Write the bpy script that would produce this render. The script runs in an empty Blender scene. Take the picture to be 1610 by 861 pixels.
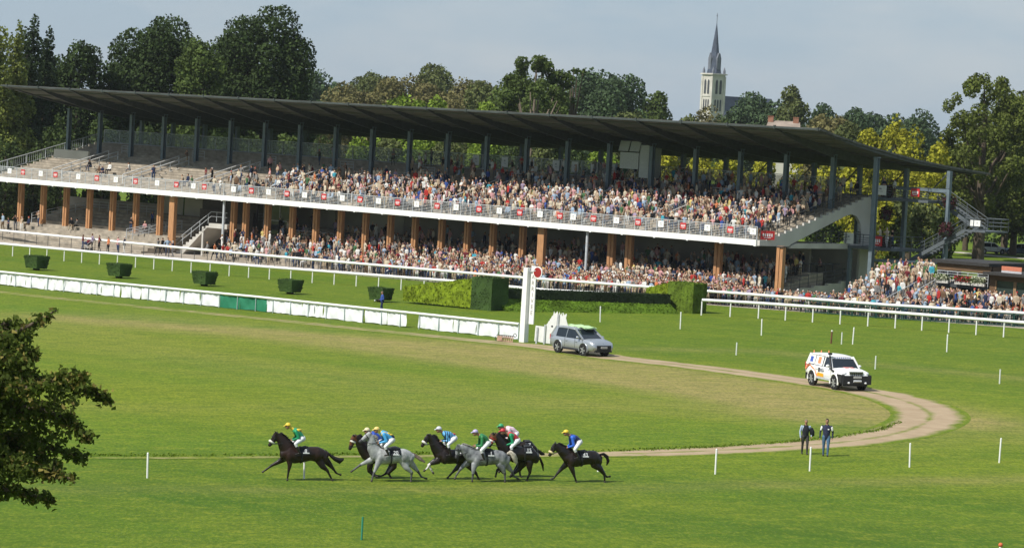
import bpy, bmesh, math, random
import numpy as np
from mathutils import Vector, Matrix

# ------------------------------------------------------------------ camera, light, exposure
scene = bpy.context.scene
COL = scene.collection
random.seed(7); rng = np.random.default_rng(7)
FPX, PW, PH = 5000.0, 1610.0, 861.0
CAM_H = 15.2
PITCH = math.atan(250 / FPX); ROLL = math.radians(3.1)
_c, _s = math.cos(ROLL), math.sin(ROLL)
_r0 = np.array([1, 0, 0.]); _u0 = np.array([0, math.sin(PITCH), math.cos(PITCH)]); _f0 = np.array([0, math.cos(PITCH), -math.sin(PITCH)])
CR = _c * _r0 + _s * _u0; CU = -_s * _r0 + _c * _u0
CPOS = np.array([0, 0, CAM_H])
cam_d = bpy.data.cameras.new('camera'); cam = bpy.data.objects.new('camera', cam_d); COL.objects.link(cam)
cam_d.sensor_width = 36; cam_d.lens = 36 * FPX / PW; cam_d.clip_start = 1; cam_d.clip_end = 12000
cam.matrix_world = Matrix(((CR[0], CU[0], -_f0[0], 0), (CR[1], CU[1], -_f0[1], 0), (CR[2], CU[2], -_f0[2], CAM_H), (0, 0, 0, 1)))
scene.camera = cam

SUN_EL = math.radians(49); SUN_H = Vector((-0.80, -0.60, 0)).normalized()
sun_dir = Vector((SUN_H.x * math.cos(SUN_EL), SUN_H.y * math.cos(SUN_EL), math.sin(SUN_EL)))   # towards the sun
w = bpy.data.worlds.new('World'); scene.world = w; w.use_nodes = True
nt = w.node_tree; bg = nt.nodes['Background']
sky = nt.nodes.new('ShaderNodeTexSky'); sky.sky_type = 'NISHITA'; sky.sun_disc = False
sky.sun_elevation = SUN_EL; sky.sun_rotation = math.atan2(SUN_H.x, SUN_H.y)
sky.air_density = 1.0; sky.dust_density = 0.6; sky.ozone_density = 3.0; sky.altitude = 0
# thin high cloud veil: mixes the sky towards a pale blue grey in soft patches
tc = nt.nodes.new('ShaderNodeTexCoord'); mp = nt.nodes.new('ShaderNodeMapping'); mp.inputs['Scale'].default_value = (5, 5, 16)
nz = nt.nodes.new('ShaderNodeTexNoise'); nz.inputs['Scale'].default_value = 2.2; nz.inputs['Detail'].default_value = 5; nz.inputs['Roughness'].default_value = 0.55
rp = nt.nodes.new('ShaderNodeMapRange'); rp.inputs[1].default_value = 0.42; rp.inputs[2].default_value = 0.66; rp.inputs[3].default_value = 0.0; rp.inputs[4].default_value = 1.0
veil = nt.nodes.new('ShaderNodeMix'); veil.data_type = 'RGBA'
veil.inputs[6].default_value = (3.85, 4.95, 6.05, 1); veil.inputs[7].default_value = (4.9, 5.6, 6.3, 1)
mx = nt.nodes.new('ShaderNodeMix'); mx.data_type = 'RGBA'; mx.inputs[0].default_value = 0.85
nt.links.new(tc.outputs['Generated'], mp.inputs['Vector']); nt.links.new(mp.outputs[0], nz.inputs['Vector'])
nt.links.new(nz.outputs['Fac'], rp.inputs[0]); nt.links.new(rp.outputs[0], veil.inputs[0])
nt.links.new(sky.outputs[0], mx.inputs[6]); nt.links.new(veil.outputs[2], mx.inputs[7]); nt.links.new(mx.outputs[2], bg.inputs[0])
bg.inputs[1].default_value = 0.09
sun_d = bpy.data.lights.new('sun', 'SUN'); sun = bpy.data.objects.new('sun', sun_d); COL.objects.link(sun)
sun_d.energy = 4.9; sun_d.angle = math.radians(0.5); sun_d.color = (1.0, 0.955, 0.88)
sun.rotation_euler = sun_dir.to_track_quat('Z', 'Y').to_euler(); sun.location = (0, 0, 300)
scene.view_settings.view_transform = 'Standard'; scene.view_settings.look = 'None'
scene.view_settings.exposure = 0.18; scene.view_settings.gamma = 1.0; scene.view_settings.use_curve_mapping = False
scene.cycles.max_bounces = 5; scene.cycles.diffuse_bounces = 3; scene.cycles.transparent_max_bounces = 6; scene.cycles.volume_bounces = 0

# ------------------------------------------------------------------ where things stand: ground height, lines of sight
def gz(x, y=0): return 1.2 * math.tanh(x / 66)
def ray(px, py): return _f0 + (px - PW / 2) / FPX * CR - (py - 430.5) / FPX * CU
def G(px, py, dz=0.0):
    d = ray(px, py); z = 0.0
    for _ in range(25):
        p = CPOS + d * ((z + dz - CAM_H) / d[2]); z = gz(p[0])
    return Vector(p)
def atY(px, py, Y):
    d = ray(px, py); return Vector(CPOS + d * (Y / d[1]))
def onplane(px, py, p0, n):
    d = ray(px, py); t = float((np.array(p0) - CPOS) @ np.array(n) / (d @ np.array(n))); return Vector(CPOS + d * t)
def scale_at(p): return FPX / float((np.array(p) - CPOS) @ _f0)

# ------------------------------------------------------------------ objects
def tag(o, label=None, cat=None, group=None, kind=None):
    if label: o['label'] = label
    if cat: o['category'] = cat
    if group: o['group'] = group
    if kind: o['kind'] = kind
    return o
def empty(name, loc=(0, 0, 0), rz=0.0, mat=None):
    o = bpy.data.objects.new(name, None); COL.objects.link(o); o.empty_display_size = 0.2
    if mat is not None: o.matrix_world = mat
    else: o.location = loc; o.rotation_euler = (0, 0, rz)
    return o
def link(name, me, parent=None):
    o = bpy.data.objects.new(name, me); COL.objects.link(o)
    if parent is not None: o.parent = parent
    return o
def copy_tree(o, parent=None):
    c = o.copy(); COL.objects.link(c)
    if parent is not None: c.parent = parent
    for ch in list(o.children): copy_tree(ch, c)
    return c

# ------------------------------------------------------------------ materials
MATS = {}
def mat(name, col, rough=0.8, var=0.15, scale=6.0, spec=0.3, metal=0.0, bump=0.0, coords='Object', stretch=(1, 1, 1), col2=None, detail=4.0, trans=0.0):
    if name in MATS: return MATS[name]
    m = bpy.data.materials.new(name); m.use_nodes = True; t = m.node_tree; b = t.nodes['Principled BSDF']
    b.inputs['Roughness'].default_value = rough; b.inputs['Metallic'].default_value = metal; b.inputs['Specular IOR Level'].default_value = spec
    tcn = t.nodes.new('ShaderNodeTexCoord'); mpn = t.nodes.new('ShaderNodeMapping'); mpn.inputs['Scale'].default_value = stretch
    n = t.nodes.new('ShaderNodeTexNoise'); n.inputs['Scale'].default_value = scale; n.inputs['Detail'].default_value = detail
    mixn = t.nodes.new('ShaderNodeMix'); mixn.data_type = 'RGBA'
    c2 = col2 if col2 else tuple(min(1, c * (1 + var)) for c in col)
    c1 = col if col2 else tuple(c * (1 - var) for c in col)
    mixn.inputs[6].default_value = (*c1, 1); mixn.inputs[7].default_value = (*c2, 1)
    mr = t.nodes.new('ShaderNodeMapRange'); mr.inputs[1].default_value = 0.32; mr.inputs[2].default_value = 0.68
    t.links.new(tcn.outputs[coords], mpn.inputs['Vector']); t.links.new(mpn.outputs[0], n.inputs['Vector'])
    t.links.new(n.outputs['Fac'], mr.inputs[0]); t.links.new(mr.outputs[0], mixn.inputs[0]); t.links.new(mixn.outputs[2], b.inputs['Base Color'])
    if bump:
        bn = t.nodes.new('ShaderNodeBump'); bn.inputs['Strength'].default_value = bump; bn.inputs['Distance'].default_value = 0.1
        t.links.new(n.outputs['Fac'], bn.inputs['Height']); t.links.new(bn.outputs[0], b.inputs['Normal'])
    if trans:
        # thin leaves let some light through
        tr = t.nodes.new('ShaderNodeBsdfTranslucent'); ms = t.nodes.new('ShaderNodeMixShader'); ms.inputs[0].default_value = trans
        t.links.new(mixn.outputs[2], tr.inputs['Color']); out = t.nodes['Material Output']
        t.links.new(b.outputs[0], ms.inputs[1]); t.links.new(tr.outputs[0], ms.inputs[2]); t.links.new(ms.outputs[0], out.inputs[0])
    MATS[name] = m
    return m
def glass(name, col, rough=0.08):
    m = mat(name, col, rough, 0.1, 2.0, 0.6); return m
def screen_glass(name, col, alpha):
    if name in MATS: return MATS[name]
    m = mat(name, col, 0.15, 0.1, 1.0, 0.5); m.node_tree.nodes['Principled BSDF'].inputs['Alpha'].default_value = alpha
    return m

white_paint = mat('white_paint', (0.78, 0.78, 0.76), 0.5, 0.06, 3.0)
white_cloth = mat('white_cloth', (0.72, 0.73, 0.75), 0.8, 0.09, 1.2)
green_cloth = mat('green_cloth', (0.02, 0.17, 0.09), 0.7, 0.15, 1.5)
galv = mat('galvanised_steel', (0.46, 0.48, 0.50), 0.5, 0.12, 4.0, 0.5)
dark_steel = mat('dark_steel', (0.06, 0.065, 0.07), 0.5, 0.2, 3.0)
blue_steel = mat('blue_grey_steel', (0.12, 0.155, 0.18), 0.55, 0.15, 2.0, 0.4)
wood_orange = mat('varnished_wood', (0.42, 0.215, 0.10), 0.6, 0.25, 2.0, 0.3, stretch=(6, 6, 0.6))
wood_brown = mat('brown_boards', (0.13, 0.075, 0.04), 0.75, 0.3, 2.0, stretch=(0.4, 0.4, 6))
concrete = mat('weathered_concrete', (0.31, 0.27, 0.215), 0.9, 0.3, 1.3, bump=0.15)
concrete_pale = mat('pale_concrete', (0.48, 0.46, 0.42), 0.85, 0.12, 0.8)
cream_wall = mat('cream_render', (0.50, 0.48, 0.42), 0.85, 0.08, 0.7)
roof_metal = mat('roof_sheet', (0.112, 0.110, 0.106), 0.75, 0.35, 0.5, 0.3, stretch=(0.6, 4, 1))
black_rubber = mat('black_rubber', (0.015, 0.015, 0.016), 0.8, 0.2, 5.0)
black_plastic = mat('black_plastic', (0.022, 0.023, 0.025), 0.6, 0.15, 5.0)
dark_glass = glass('dark_glass', (0.012, 0.018, 0.026))
red_sign = mat('red_panel', (0.50, 0.035, 0.035), 0.5, 0.08, 2.0)

# ------------------------------------------------------------------ mesh builder
class MB:
    def __init__(s): s.v = []; s.f = []; s.mi = []; s.smooth = []
    def add(s, verts, faces, mi=0, smooth=False):
        o = len(s.v); s.v.extend([tuple(v) for v in verts])
        for f in faces: s.f.append(tuple(i + o for i in f)); s.mi.append(mi); s.smooth.append(smooth)
    def box(s, c, d, rz=0.0, mi=0):
        cx, cy, cz = c; a, b, h = d[0] / 2, d[1] / 2, d[2] / 2; co, si = math.cos(rz), math.sin(rz)
        vs = [(cx + x * co - y * si, cy + x * si + y * co, cz + z) for z in (-h, h) for x, y in ((-a, -b), (a, -b), (a, b), (-a, b))]
        s.add(vs, [(3, 2, 1, 0), (4, 5, 6, 7), (0, 1, 5, 4), (1, 2, 6, 5), (2, 3, 7, 6), (3, 0, 4, 7)], mi)
    def beam(s, p0, p1, wd, ht, mi=0):
        p0, p1 = Vector(p0), Vector(p1); d = (p1 - p0).normalized(); up = Vector((0, 0, 1)) if abs(d.z) < 0.95 else Vector((0, 1, 0))
        sd = d.cross(up).normalized() * wd / 2; u2 = sd.cross(d).normalized() * ht / 2
        vs = [p + a * sd + b * u2 for p in (p0, p1) for a, b in ((-1, -1), (1, -1), (1, 1), (-1, 1))]
        s.add(vs, [(0, 1, 2, 3), (7, 6, 5, 4), (4, 5, 1, 0), (5, 6, 2, 1), (6, 7, 3, 2), (7, 4, 0, 3)], mi)
    def tube(s, pts, r, n=6, mi=0, cap=True):
        pts = [Vector(p) for p in pts]
        rs = r if isinstance(r, (list, tuple)) else [r] * len(pts)
        o = len(s.v); fs = []; vs = []
        for i, p in enumerate(pts):
            d = (pts[min(i + 1, len(pts) - 1)] - pts[max(i - 1, 0)]).normalized(); up = Vector((0, 0, 1)) if abs(d.z) < 0.9 else Vector((0, 1, 0))
            a = d.cross(up).normalized(); b = a.cross(d)
            for k in range(n):
                t = 2 * math.pi * k / n; vs.append(p + (a * math.cos(t) + b * math.sin(t)) * rs[i])
        for i in range(len(pts) - 1):
            for k in range(n):
                k2 = (k + 1) % n; fs.append((i * n + k, i * n + k2, (i + 1) * n + k2, (i + 1) * n + k))
        s.add(vs, fs, mi, True)
        if cap:
            s.add([s.v[o + k] for k in range(n)], [tuple(range(n))][::1], mi); L = (len(pts) - 1) * n
            s.add([s.v[o + L + k] for k in range(n)], [tuple(reversed(range(n)))], mi)
    def prism(s, poly, fn0, fn1, mi=0):
        """poly of 2D points; fn0/fn1 map a 2D point to the two faces"""
        n = len(poly); vs = [fn0(*p) for p in poly] + [fn1(*p) for p in poly]
        fs = [tuple(range(n)), tuple(reversed(range(n, 2 * n)))] + [(i, i + n, (i + 1) % n + n, (i + 1) % n) for i in range(n)]
        s.add(vs, fs, mi)
    def ball(s, c, r, n=8, m=6, mi=0):
        r = r if isinstance(r, (list, tuple)) else (r, r, r); vs = [(c[0], c[1], c[2] + r[2])]
        for i in range(1, m):
            a = math.pi * i / m
            for k in range(n):
                t = 2 * math.pi * k / n; vs.append((c[0] + r[0] * math.sin(a) * math.cos(t), c[1] + r[1] * math.sin(a) * math.sin(t), c[2] + r[2] * math.cos(a)))
        vs.append((c[0], c[1], c[2] - r[2])); fs = []
        for k in range(n):
            k2 = (k + 1) % n; fs.append((0, 1 + k, 1 + k2)); L = 1 + (m - 2) * n; fs.append((L + k2, L + k, len(vs) - 1))
            for i in range(m - 2): fs.append((1 + i * n + k, 1 + (i + 1) * n + k, 1 + (i + 1) * n + k2, 1 + i * n + k2))
        s.add(vs, fs, mi, True)
    def mesh(s, name, mats):
        me = bpy.data.meshes.new(name); me.from_pydata(s.v, [], s.f)
        for m in (mats if isinstance(mats, (list, tuple)) else [mats]): me.materials.append(m)
        me.polygons.foreach_set('material_index', s.mi); me.polygons.foreach_set('use_smooth', s.smooth)
        bm = bmesh.new(); bm.from_mesh(me); bmesh.ops.recalc_face_normals(bm, faces=bm.faces); bm.to_mesh(me); bm.free()
        me.update(); return me
    def build(s, name, mats, parent=None): return link(name, s.mesh(name, mats), parent)

def raw_mesh(name, V, Q, mats, mi=None):
    """numpy quads, fast"""
    me = bpy.data.meshes.new(name); nq = len(Q)
    me.vertices.add(len(V)); me.vertices.foreach_set('co', np.asarray(V, np.float32).ravel())
    me.loops.add(nq * 4); me.loops.foreach_set('vertex_index', np.asarray(Q, np.int32).ravel())
    me.polygons.add(nq); me.polygons.foreach_set('loop_start', np.arange(nq, dtype=np.int32) * 4)
    try: me.polygons.foreach_set('loop_total', np.full(nq, 4, np.int32))
    except Exception: pass
    for m in mats: me.materials.append(m)
    if mi is not None: me.polygons.foreach_set('material_index', np.asarray(mi, np.int32))
    me.update(calc_edges=True); return me
# ------------------------------------------------------------------ the stand's own frame: t along its front, b backwards, z up
def atz(px, py, z):
    d = ray(px, py); return Vector(CPOS + d * ((z - CAM_H) / d[2]))
SO = atz(1190, 386, 5.25); _l = atz(0, 285, 5.25)
SU = (SO - _l).normalized(); SN = Vector((-SU.y, SU.x, 0)); SO0 = Vector((SO.x, SO.y, 0)); SRZ = math.atan2(SU.y, SU.x)
def S(t, b, z=0.0): return SO0 + SU * t + SN * b + Vector((0, 0, z))
def tb(p): d = Vector(p) - SO0; return d.dot(SU), d.dot(SN), p[2]
def FPl(px, py, b): return tb(onplane(px, py, S(0, b), SN))
def SPl(px, py, t): return tb(onplane(px, py, S(t, 0), SU))
def gzs(t, b): p = S(t, b); return gz(p.x)

# ------------------------------------------------------------------ ground
def smooth(a, b, x): x = np.clip((x - a) / (b - a), 0, 1); return x * x * (3 - 2 * x)
xs = np.concatenate([[-4000, -1800, -900, -450, -220, -120, -85], np.arange(-70, 70.1, 0.7), [85, 120, 220, 450, 900, 1800, 4000]])
ys = np.concatenate([[-300, -60, 20, 60, 85], np.arange(100, 300, 0.7), np.arange(300, 420, 3), [480, 600, 900, 1500, 3000, 6500]])
NX, NY = len(xs), len(ys)
GX, GY = np.meshgrid(xs, ys); GZ = 1.2 * np.tanh(GX / 66)
Vg = np.stack([GX, GY, GZ], -1).reshape(-1, 3)
idx = np.arange(NX * NY).reshape(NY, NX)
Qg = np.stack([idx[:-1, :-1], idx[:-1, 1:], idx[1:, 1:], idx[1:, :-1]], -1).reshape(-1, 4)
gm = bpy.data.materials.new('turf'); gm.use_nodes = True
gme = raw_mesh('ground', Vg, Qg, [gm]); ground = link('ground', gme); tag(ground, 'mown green racecourse turf with dry yellowed bands', kind='structure')
# dry, thin turf: where the infield has yellowed (a property of the grass, stored per vertex)
vx = Vg[:, 0]; vy = Vg[:, 1]
tt = (vx - SO0.x) * SU.x + (vy - SO0.y) * SU.y; bb = (vx - SO0.x) * SN.x + (vy - SO0.y) * SN.y
def dist_poly(pts):
    best = np.full(len(vx), 1e9)
    for (x0, y0), (x1, y1) in zip(pts[:-1], pts[1:]):
        dx, dy = x1 - x0, y1 - y0; L2 = dx * dx + dy * dy
        q = np.clip(((vx - x0) * dx + (vy - y0) * dy) / L2, 0, 1); best = np.minimum(best, np.hypot(vx - x0 - q * dx, vy - y0 - q * dy))
    return best
def gpl(l): return [(p.x, p.y) for p in (G(*q) for q in l)]
dry = 1.1 * np.exp(-(dist_poly(gpl([(150, 500), (420, 522), (640, 545), (900, 578), (1150, 612), (1330, 640), (1385, 655)])) / 5.0) ** 2)
dry += 1.0 * np.exp(-(dist_poly(gpl([(700, 548), (950, 580), (1150, 608), (1340, 640), (1380, 652)])) / 5.5) ** 2)
dry += 0.22 * np.exp(-(dist_poly(gpl([(-60, 492), (300, 560), (700, 620), (1180, 645)])) / 6) ** 2)
dry += 0.5 * np.exp(-(dist_poly(gpl([(1000, 548), (1200, 552), (1400, 575), (1660, 600)])) / 2.2) ** 2)
dry += 0.35 * np.exp(-(dist_poly(gpl([(1380, 690), (1500, 660), (1640, 690)])) / 5) ** 2)
dry += 0.5 * np.exp(-(dist_poly(gpl([(-40, 768), (400, 770), (900, 768), (1650, 752)])) / 1.6) ** 2)
dry += 0.12 * np.exp(-(dist_poly(gpl([(100, 640), (500, 640), (900, 640)])) / 3) ** 2)
lush = np.exp(-(dist_poly(gpl([(-60, 476), (200, 500), (520, 520)])) / 3.0) ** 2) + 0.8 * np.exp(-(dist_poly(gpl([(-60, 700), (700, 700), (1350, 672)])) / 4.0) ** 2)
deep = 0.50 * smooth(204, 214, bb * -0.0 + vy + 0.88 * vx - 2) + 0.95 * smooth(137.5, 131.5, vy + 0.14 * vx - 4.0) * (0.62 + 0.55 * np.exp(-((vy + 0.22 * vx - 120.5) / 3.6) ** 2)) + 0.35 * np.exp(-(dist_poly(gpl([(1150, 735), (1400, 722), (1660, 712)])) / 1.3) ** 2)
at = gme.attributes.new('deep', 'FLOAT', 'POINT'); at.data.foreach_set('value', np.clip(deep, 0, 1).astype(np.float32))
at = gme.attributes.new('dry', 'FLOAT', 'POINT'); at.data.foreach_set('value', np.clip(dry, 0, 1).astype(np.float32))
at = gme.attributes.new('lush', 'FLOAT', 'POINT'); at.data.foreach_set('value', np.clip(lush, 0, 1).astype(np.float32))
# the turf's three grades
def turf_nodes(m, use_attr=True):
    t = m.node_tree; b = t.nodes['Principled BSDF']; b.inputs['Roughness'].default_value = 0.9; b.inputs['Specular IOR Level'].default_value = 0.15
    N = t.nodes.new; L = t.links.new
    geo = N('ShaderNodeNewGeometry')
    def noise(scale, stretch, rot=0.0, detail=4, rough=0.5):
        mpn = N('ShaderNodeMapping'); mpn.inputs['Rotation'].default_value = (0, 0, -rot); mpn.inputs['Scale'].default_value = stretch
        n = N('ShaderNodeTexNoise'); n.inputs['Scale'].default_value = scale; n.inputs['Detail'].default_value = detail; n.inputs['Roughness'].default_value = rough
        # rotate first, then stretch
        mp0 = N('ShaderNodeMapping'); mp0.inputs['Rotation'].default_value = (0, 0, -rot); mpn.inputs['Rotation'].default_value = (0, 0, 0)
        L(geo.outputs['Position'], mp0.inputs['Vector']); L(mp0.outputs[0], mpn.inputs['Vector']); L(mpn.outputs[0], n.inputs['Vector']); return n.outputs['Fac']
    def rng_(x, a, b_, c, d):
        r = N('ShaderNodeMapRange'); r.inputs[1].default_value = a; r.inputs[2].default_value = b_; r.inputs[3].default_value = c; r.inputs[4].default_value = d
        L(x, r.inputs[0]); return r.outputs[0]
    def mixc(f, a, b_):
        mm = N('ShaderNodeMix'); mm.data_type = 'RGBA'
        if isinstance(f, float): mm.inputs[0].default_value = f
        else: L(f, mm.inputs[0])
        for i, c in ((6, a), (7, b_)):
            if isinstance(c, tuple): mm.inputs[i].default_value = (*c, 1)
            else: L(c, mm.inputs[i])
        return mm.outputs[2]
    def math_(op, a, b_):
        mm = N('ShaderNodeMath'); mm.operation = op; mm.use_clamp = True
        for i, c in ((0, a), (1, b_)):
            if isinstance(c, float): mm.inputs[i].default_value = c
            else: L(c, mm.inputs[i])
        return mm.outputs[0]
    broad = noise(0.035, (1, 2.2, 1), SRZ, 3); streak = noise(0.35, (0.12, 1, 1), SRZ, 5, 0.6); fine = noise(1.6, (0.35, 1, 1), 0.29, 6, 0.65); blade = noise(9.0, (0.5, 1, 1), 0.2, 3, 0.6)
    blotch = noise(0.35, (0.6, 1.3, 1), 0.25, 4, 0.6)
    base = mixc(rng_(broad, 0.35, 0.65, 0, 1), GREEN_A, GREEN_B)
    base = mixc(rng_(streak, 0.38, 0.68, 0, 0.55), base, GREEN_C)
    base = mixc(rng_(blotch, 0.45, 0.7, 0, 0.45), base, GREEN_B)
    if use_attr:
        a1 = N('ShaderNodeAttribute'); a1.attribute_name = 'dry'; a2 = N('ShaderNodeAttribute'); a2.attribute_name = 'lush'
        dn = rng_(streak, 0.3, 0.62, 0.68, 1.1)
        base = mixc(math_('MULTIPLY', a1.outputs['Fac'], dn), base, DRY)
        a3 = N('ShaderNodeAttribute'); a3.attribute_name = 'deep'; base = mixc(math_('MULTIPLY', a3.outputs['Fac'], rng_(streak, 0.3, 0.65, 1.0, 0.55)), base, DEEP)
        base = mixc(math_('MULTIPLY', a2.outputs['Fac'], rng_(fine, 0.3, 0.7, 0.2, 0.9)), base, LUSH)
    base = mixc(rng_(fine, 0.42, 0.62, 0.0, 0.55), base, mixc(0.7, base, GREEN_D))
    base = mixc(rng_(blade, 0.42, 0.62, 0.0, 0.45), base, GREEN_D)
    clump = noise(1.1, (0.8, 0.9, 1), 0.25, 6, 0.75)
    base = mixc(rng_(clump, 0.54, 0.70, 0.0, 0.42), base, GREEN_D); base = mixc(rng_(clump, 0.47, 0.36, 0.0, 0.4), base, GREEN_C)
    grain = noise(7.5, (1, 0.30, 1), 0.1, 3, 0.75)
    base = mixc(rng_(grain, 0.47, 0.66, 0.0, 0.5), base, GREEN_D); base = mixc(rng_(grain, 0.48, 0.34, 0.0, 0.35), base, GREEN_C)
    bn = N('ShaderNodeBump'); bn.inputs['Strength'].default_value = 0.55; bn.inputs['Distance'].default_value = 0.12
    L(math_('ADD', rng_(fine, 0, 1, 0, 0.5), rng_(blade, 0, 1, 0, 0.5)), bn.inputs['Height']); L(bn.outputs[0], b.inputs['Normal'])
    return base, b, t, mixc, rng_, noise, math_
GREEN_A = (0.112, 0.186, 0.008); GREEN_B = (0.168, 0.216, 0.011); GREEN_C = (0.215, 0.236, 0.022); GREEN_D = (0.042, 0.082, 0.005)
DRY = (0.350, 0.272, 0.105); DEEP = (0.046, 0.112, 0.006); LUSH = (0.095, 0.185, 0.010)
col, bs, t_, *_r = turf_nodes(gm); t_.links.new(col, bs.inputs['Base Color'])

# ------------------------------------------------------------------ dirt track (bends round in a hairpin) and the paved apron
dm = bpy.data.materials.new('dirt'); dm.use_nodes = True
tcol, bs, t_, mixc, rng_, noise_, math_ = turf_nodes(dm, False)
uvn = t_.nodes.new('ShaderNodeAttribute'); uvn.attribute_name = 'across'; wear = t_.nodes.new('ShaderNodeAttribute'); wear.attribute_name = 'wear'
soil = mixc(rng_(noise_(0.9, (1, 1, 1), 0, 5), 0.3, 0.7, 0, 1), (0.31, 0.23, 0.145), (0.385, 0.295, 0.195))
edge = math_('ADD', rng_(noise_(0.5, (1, 1, 1), 0, 6, 0.7), 0.3, 0.7, -0.3, 0.3), uvn.outputs['Fac'])
edge_m = rng_(edge, 0.25, 0.8, 0, 1)
t_.links.new(mixc(edge_m, tcol, soil), bs.inputs['Base Color'])
def ribbon(name, px_pts, widths, material, wears, label, lift=0.006, seg=10):
    pts = [G(*p) for p in px_pts]; P = []; W = []; WR = []
    n = len(pts)
    for i in range(n - 1):     # Catmull-Rom
        p0, p1, p2, p3 = pts[max(i - 1, 0)], pts[i], pts[i + 1], pts[min(i + 2, n - 1)]
        for k in range(seg):
            t = k / seg; P.append(0.5 * ((2 * p1) + (p2 - p0) * t + (2 * p0 - 5 * p1 + 4 * p2 - p3) * t * t + (3 * p1 - p0 - 3 * p2 + p3) * t ** 3))
            W.append(widths[i] * (1 - t) + widths[i + 1] * t); WR.append(wears[i] * (1 - t) + wears[i + 1] * t)
    P.append(pts[-1]); W.append(widths[-1]); WR.append(wears[-1])
    prof = [(-1.25, 0.0), (-1.0, 0.35), (-0.62, 1.0), (-0.25, 0.92), (0.0, 0.42), (0.25, 0.92), (0.62, 1.0), (1.0, 0.35), (1.25, 0.0)]
    V = []; A = []
    for i, p in enumerate(P):
        d = (P[min(i + 1, len(P) - 1)] - P[max(i - 1, 0)]); d.z = 0; d.normalize(); sd = Vector((-d.y, d.x, 0))
        for u, val in prof:
            q = p + sd * (u * W[i] / 2); V.append((q.x, q.y, gz(q.x) + lift)); A.append(val * WR[i])
    m = len(prof); Q = [(i * m + k, i * m + k + 1, (i + 1) * m + k + 1, (i + 1) * m + k) for i in range(len(P) - 1) for k in range(m - 1)]
    me = raw_mesh(name, V, Q, [material]); a = me.attributes.new('across', 'FLOAT', 'POINT'); a.data.foreach_set('value', np.array(A, np.float32))
    o = link(name, me); tag(o, label, kind='structure'); return o, P
road, road_pts = ribbon('dirt_track',
    [(-60, 452), (0, 459), (200, 480), (400, 499.5), (600, 520), (760, 536), (870, 547), (960, 561), (1100, 577), (1240, 596), (1340, 611), (1410, 626), (1450, 641), (1463, 655), (1445, 669),
     (1400, 683), (1330, 694), (1240, 701), (1120, 708), (1000, 712.5)],
    [1.7, 1.7, 1.8, 1.9, 2.0, 2.3, 3.0, 3.2, 3.0, 3.1, 3.2, 3.4, 3.5, 3.4, 3.3, 3.1, 2.9, 2.8, 2.7, 2.5], dm,
    [0.48, 0.48, 0.5, 0.52, 0.55, 0.7, .95, 1.0, 1.0, 1, 1.1, 1.15, 1.1, 1.1, 1.1, 1.05, 1.0, 0.95, 0.9, 0.85], 'pale dirt service track bending in a hairpin on the infield', lift=0.006)
path2, _ = ribbon('worn_path', [(1000, 712.5), (880, 714.5), (700, 716.5), (480, 718), (250, 719.5), (60, 719)], [2.2, 1.6, 0.9, 0.7, 0.65, 0.6], dm, [0.85, 0.7, 0.55, 0.5, 0.48, 0.45],
                  'narrow worn dirt path running on from the track behind the horses', lift=0.012)
apron_m = mat('apron_asphalt', (0.36, 0.315, 0.265), 0.9, 0.10, 0.6, coords='Object')
ab = MB(); Na = 60
for i in range(Na + 1):
    t = -135 + i * (185 / Na); bf = float(np.interp(t, [-135, -92, -76, -54, -15, 3, 27, 60], [-7.5, -7.2, -6.6, -7.0, -7.2, -6.4, -2.6, 1.0]))
    for b in (bf, 31):
        p = S(t, b); ab.v.append((p.x, p.y, gz(p.x) + 0.008))
for i in range(Na): ab.f.append((2 * i, 2 * i + 2, 2 * i + 3, 2 * i + 1)); ab.mi.append(0); ab.smooth.append(False)
tag(ab.build('pavement', apron_m), 'pale paved apron in front of the grandstand', kind='structure')
# ------------------------------------------------------------------ the grandstand (local axes: x along the front, y to the back)
stand = empty('grandstand', SO0, SRZ)
tag(stand, 'long open grandstand with dark roof, orange pillars and white balcony edge, full of spectators', 'grandstand')
TL, TR = -102.6, 0.0
ROWS = 17; RB0, RD, RZ0, RH = 1.2, 0.847, 5.75, 0.232
def zt(b):          # floor of the upper tier
    return RZ0 if b < RB0 else RZ0 + RH * min(ROWS, math.floor((b - RB0) / RD) + 1)
def zl(b):          # lower terrace
    if b < -3.6: return -2.0
    if b < 2.4: return -0.95 + 0.29 * (math.floor((b + 3.6) / 0.86) + 1)
    return 1.08 + 0.3 * min(6, math.floor(max(0, b - 3.4) / 0.95) + (1 if b > 3.4 else 0))
def profile(mb, poly, t0, t1, mi=0): mb.prism(poly, lambda b, z: (t0, b, z), lambda b, z: (t1, b, z), mi)
pr = [(0.18, 5.3), (0.18, 5.75), (RB0, 5.75)]
for k in range(ROWS): b = RB0 + k * RD; pr += [(b, RZ0 + RH * (k + 1)), (b + RD, RZ0 + RH * (k + 1))]
zb = RZ0 + RH * ROWS
pr += [(21.5, zb), (21.5, zb - 0.35), (15.2, zb - 0.45), (3.0, 5.3)]
m = MB(); profile(m, pr, TL, TR - 0.02); m.build('upper_terrace', concrete, stand)
m = MB()
for k in range(ROWS):       # seat nosings, one board per row
    b = RB0 + k * RD; m.box(((TL + TR) / 2, b + 0.1, RZ0 + RH * (k + 1) + 0.02), (TR - TL - 0.4, 0.24, 0.035))
m.build('bench_boards', mat('grey_bench_boards', (0.28, 0.24, 0.185), 0.85, 0.25, 1.5, stretch=(0.4, 5, 5)), stand)
m = MB(); m.box(((TL - 6 + TR) / 2, 0.0, 5.5), (TR - TL + 6, 0.32, 0.5))
for t in np.arange(TL, TR, 3.66): m.box((t, -0.02, 5.27), (0.22, 0.30, 0.16))
m.build('balcony_edge', white_paint, stand)
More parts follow.
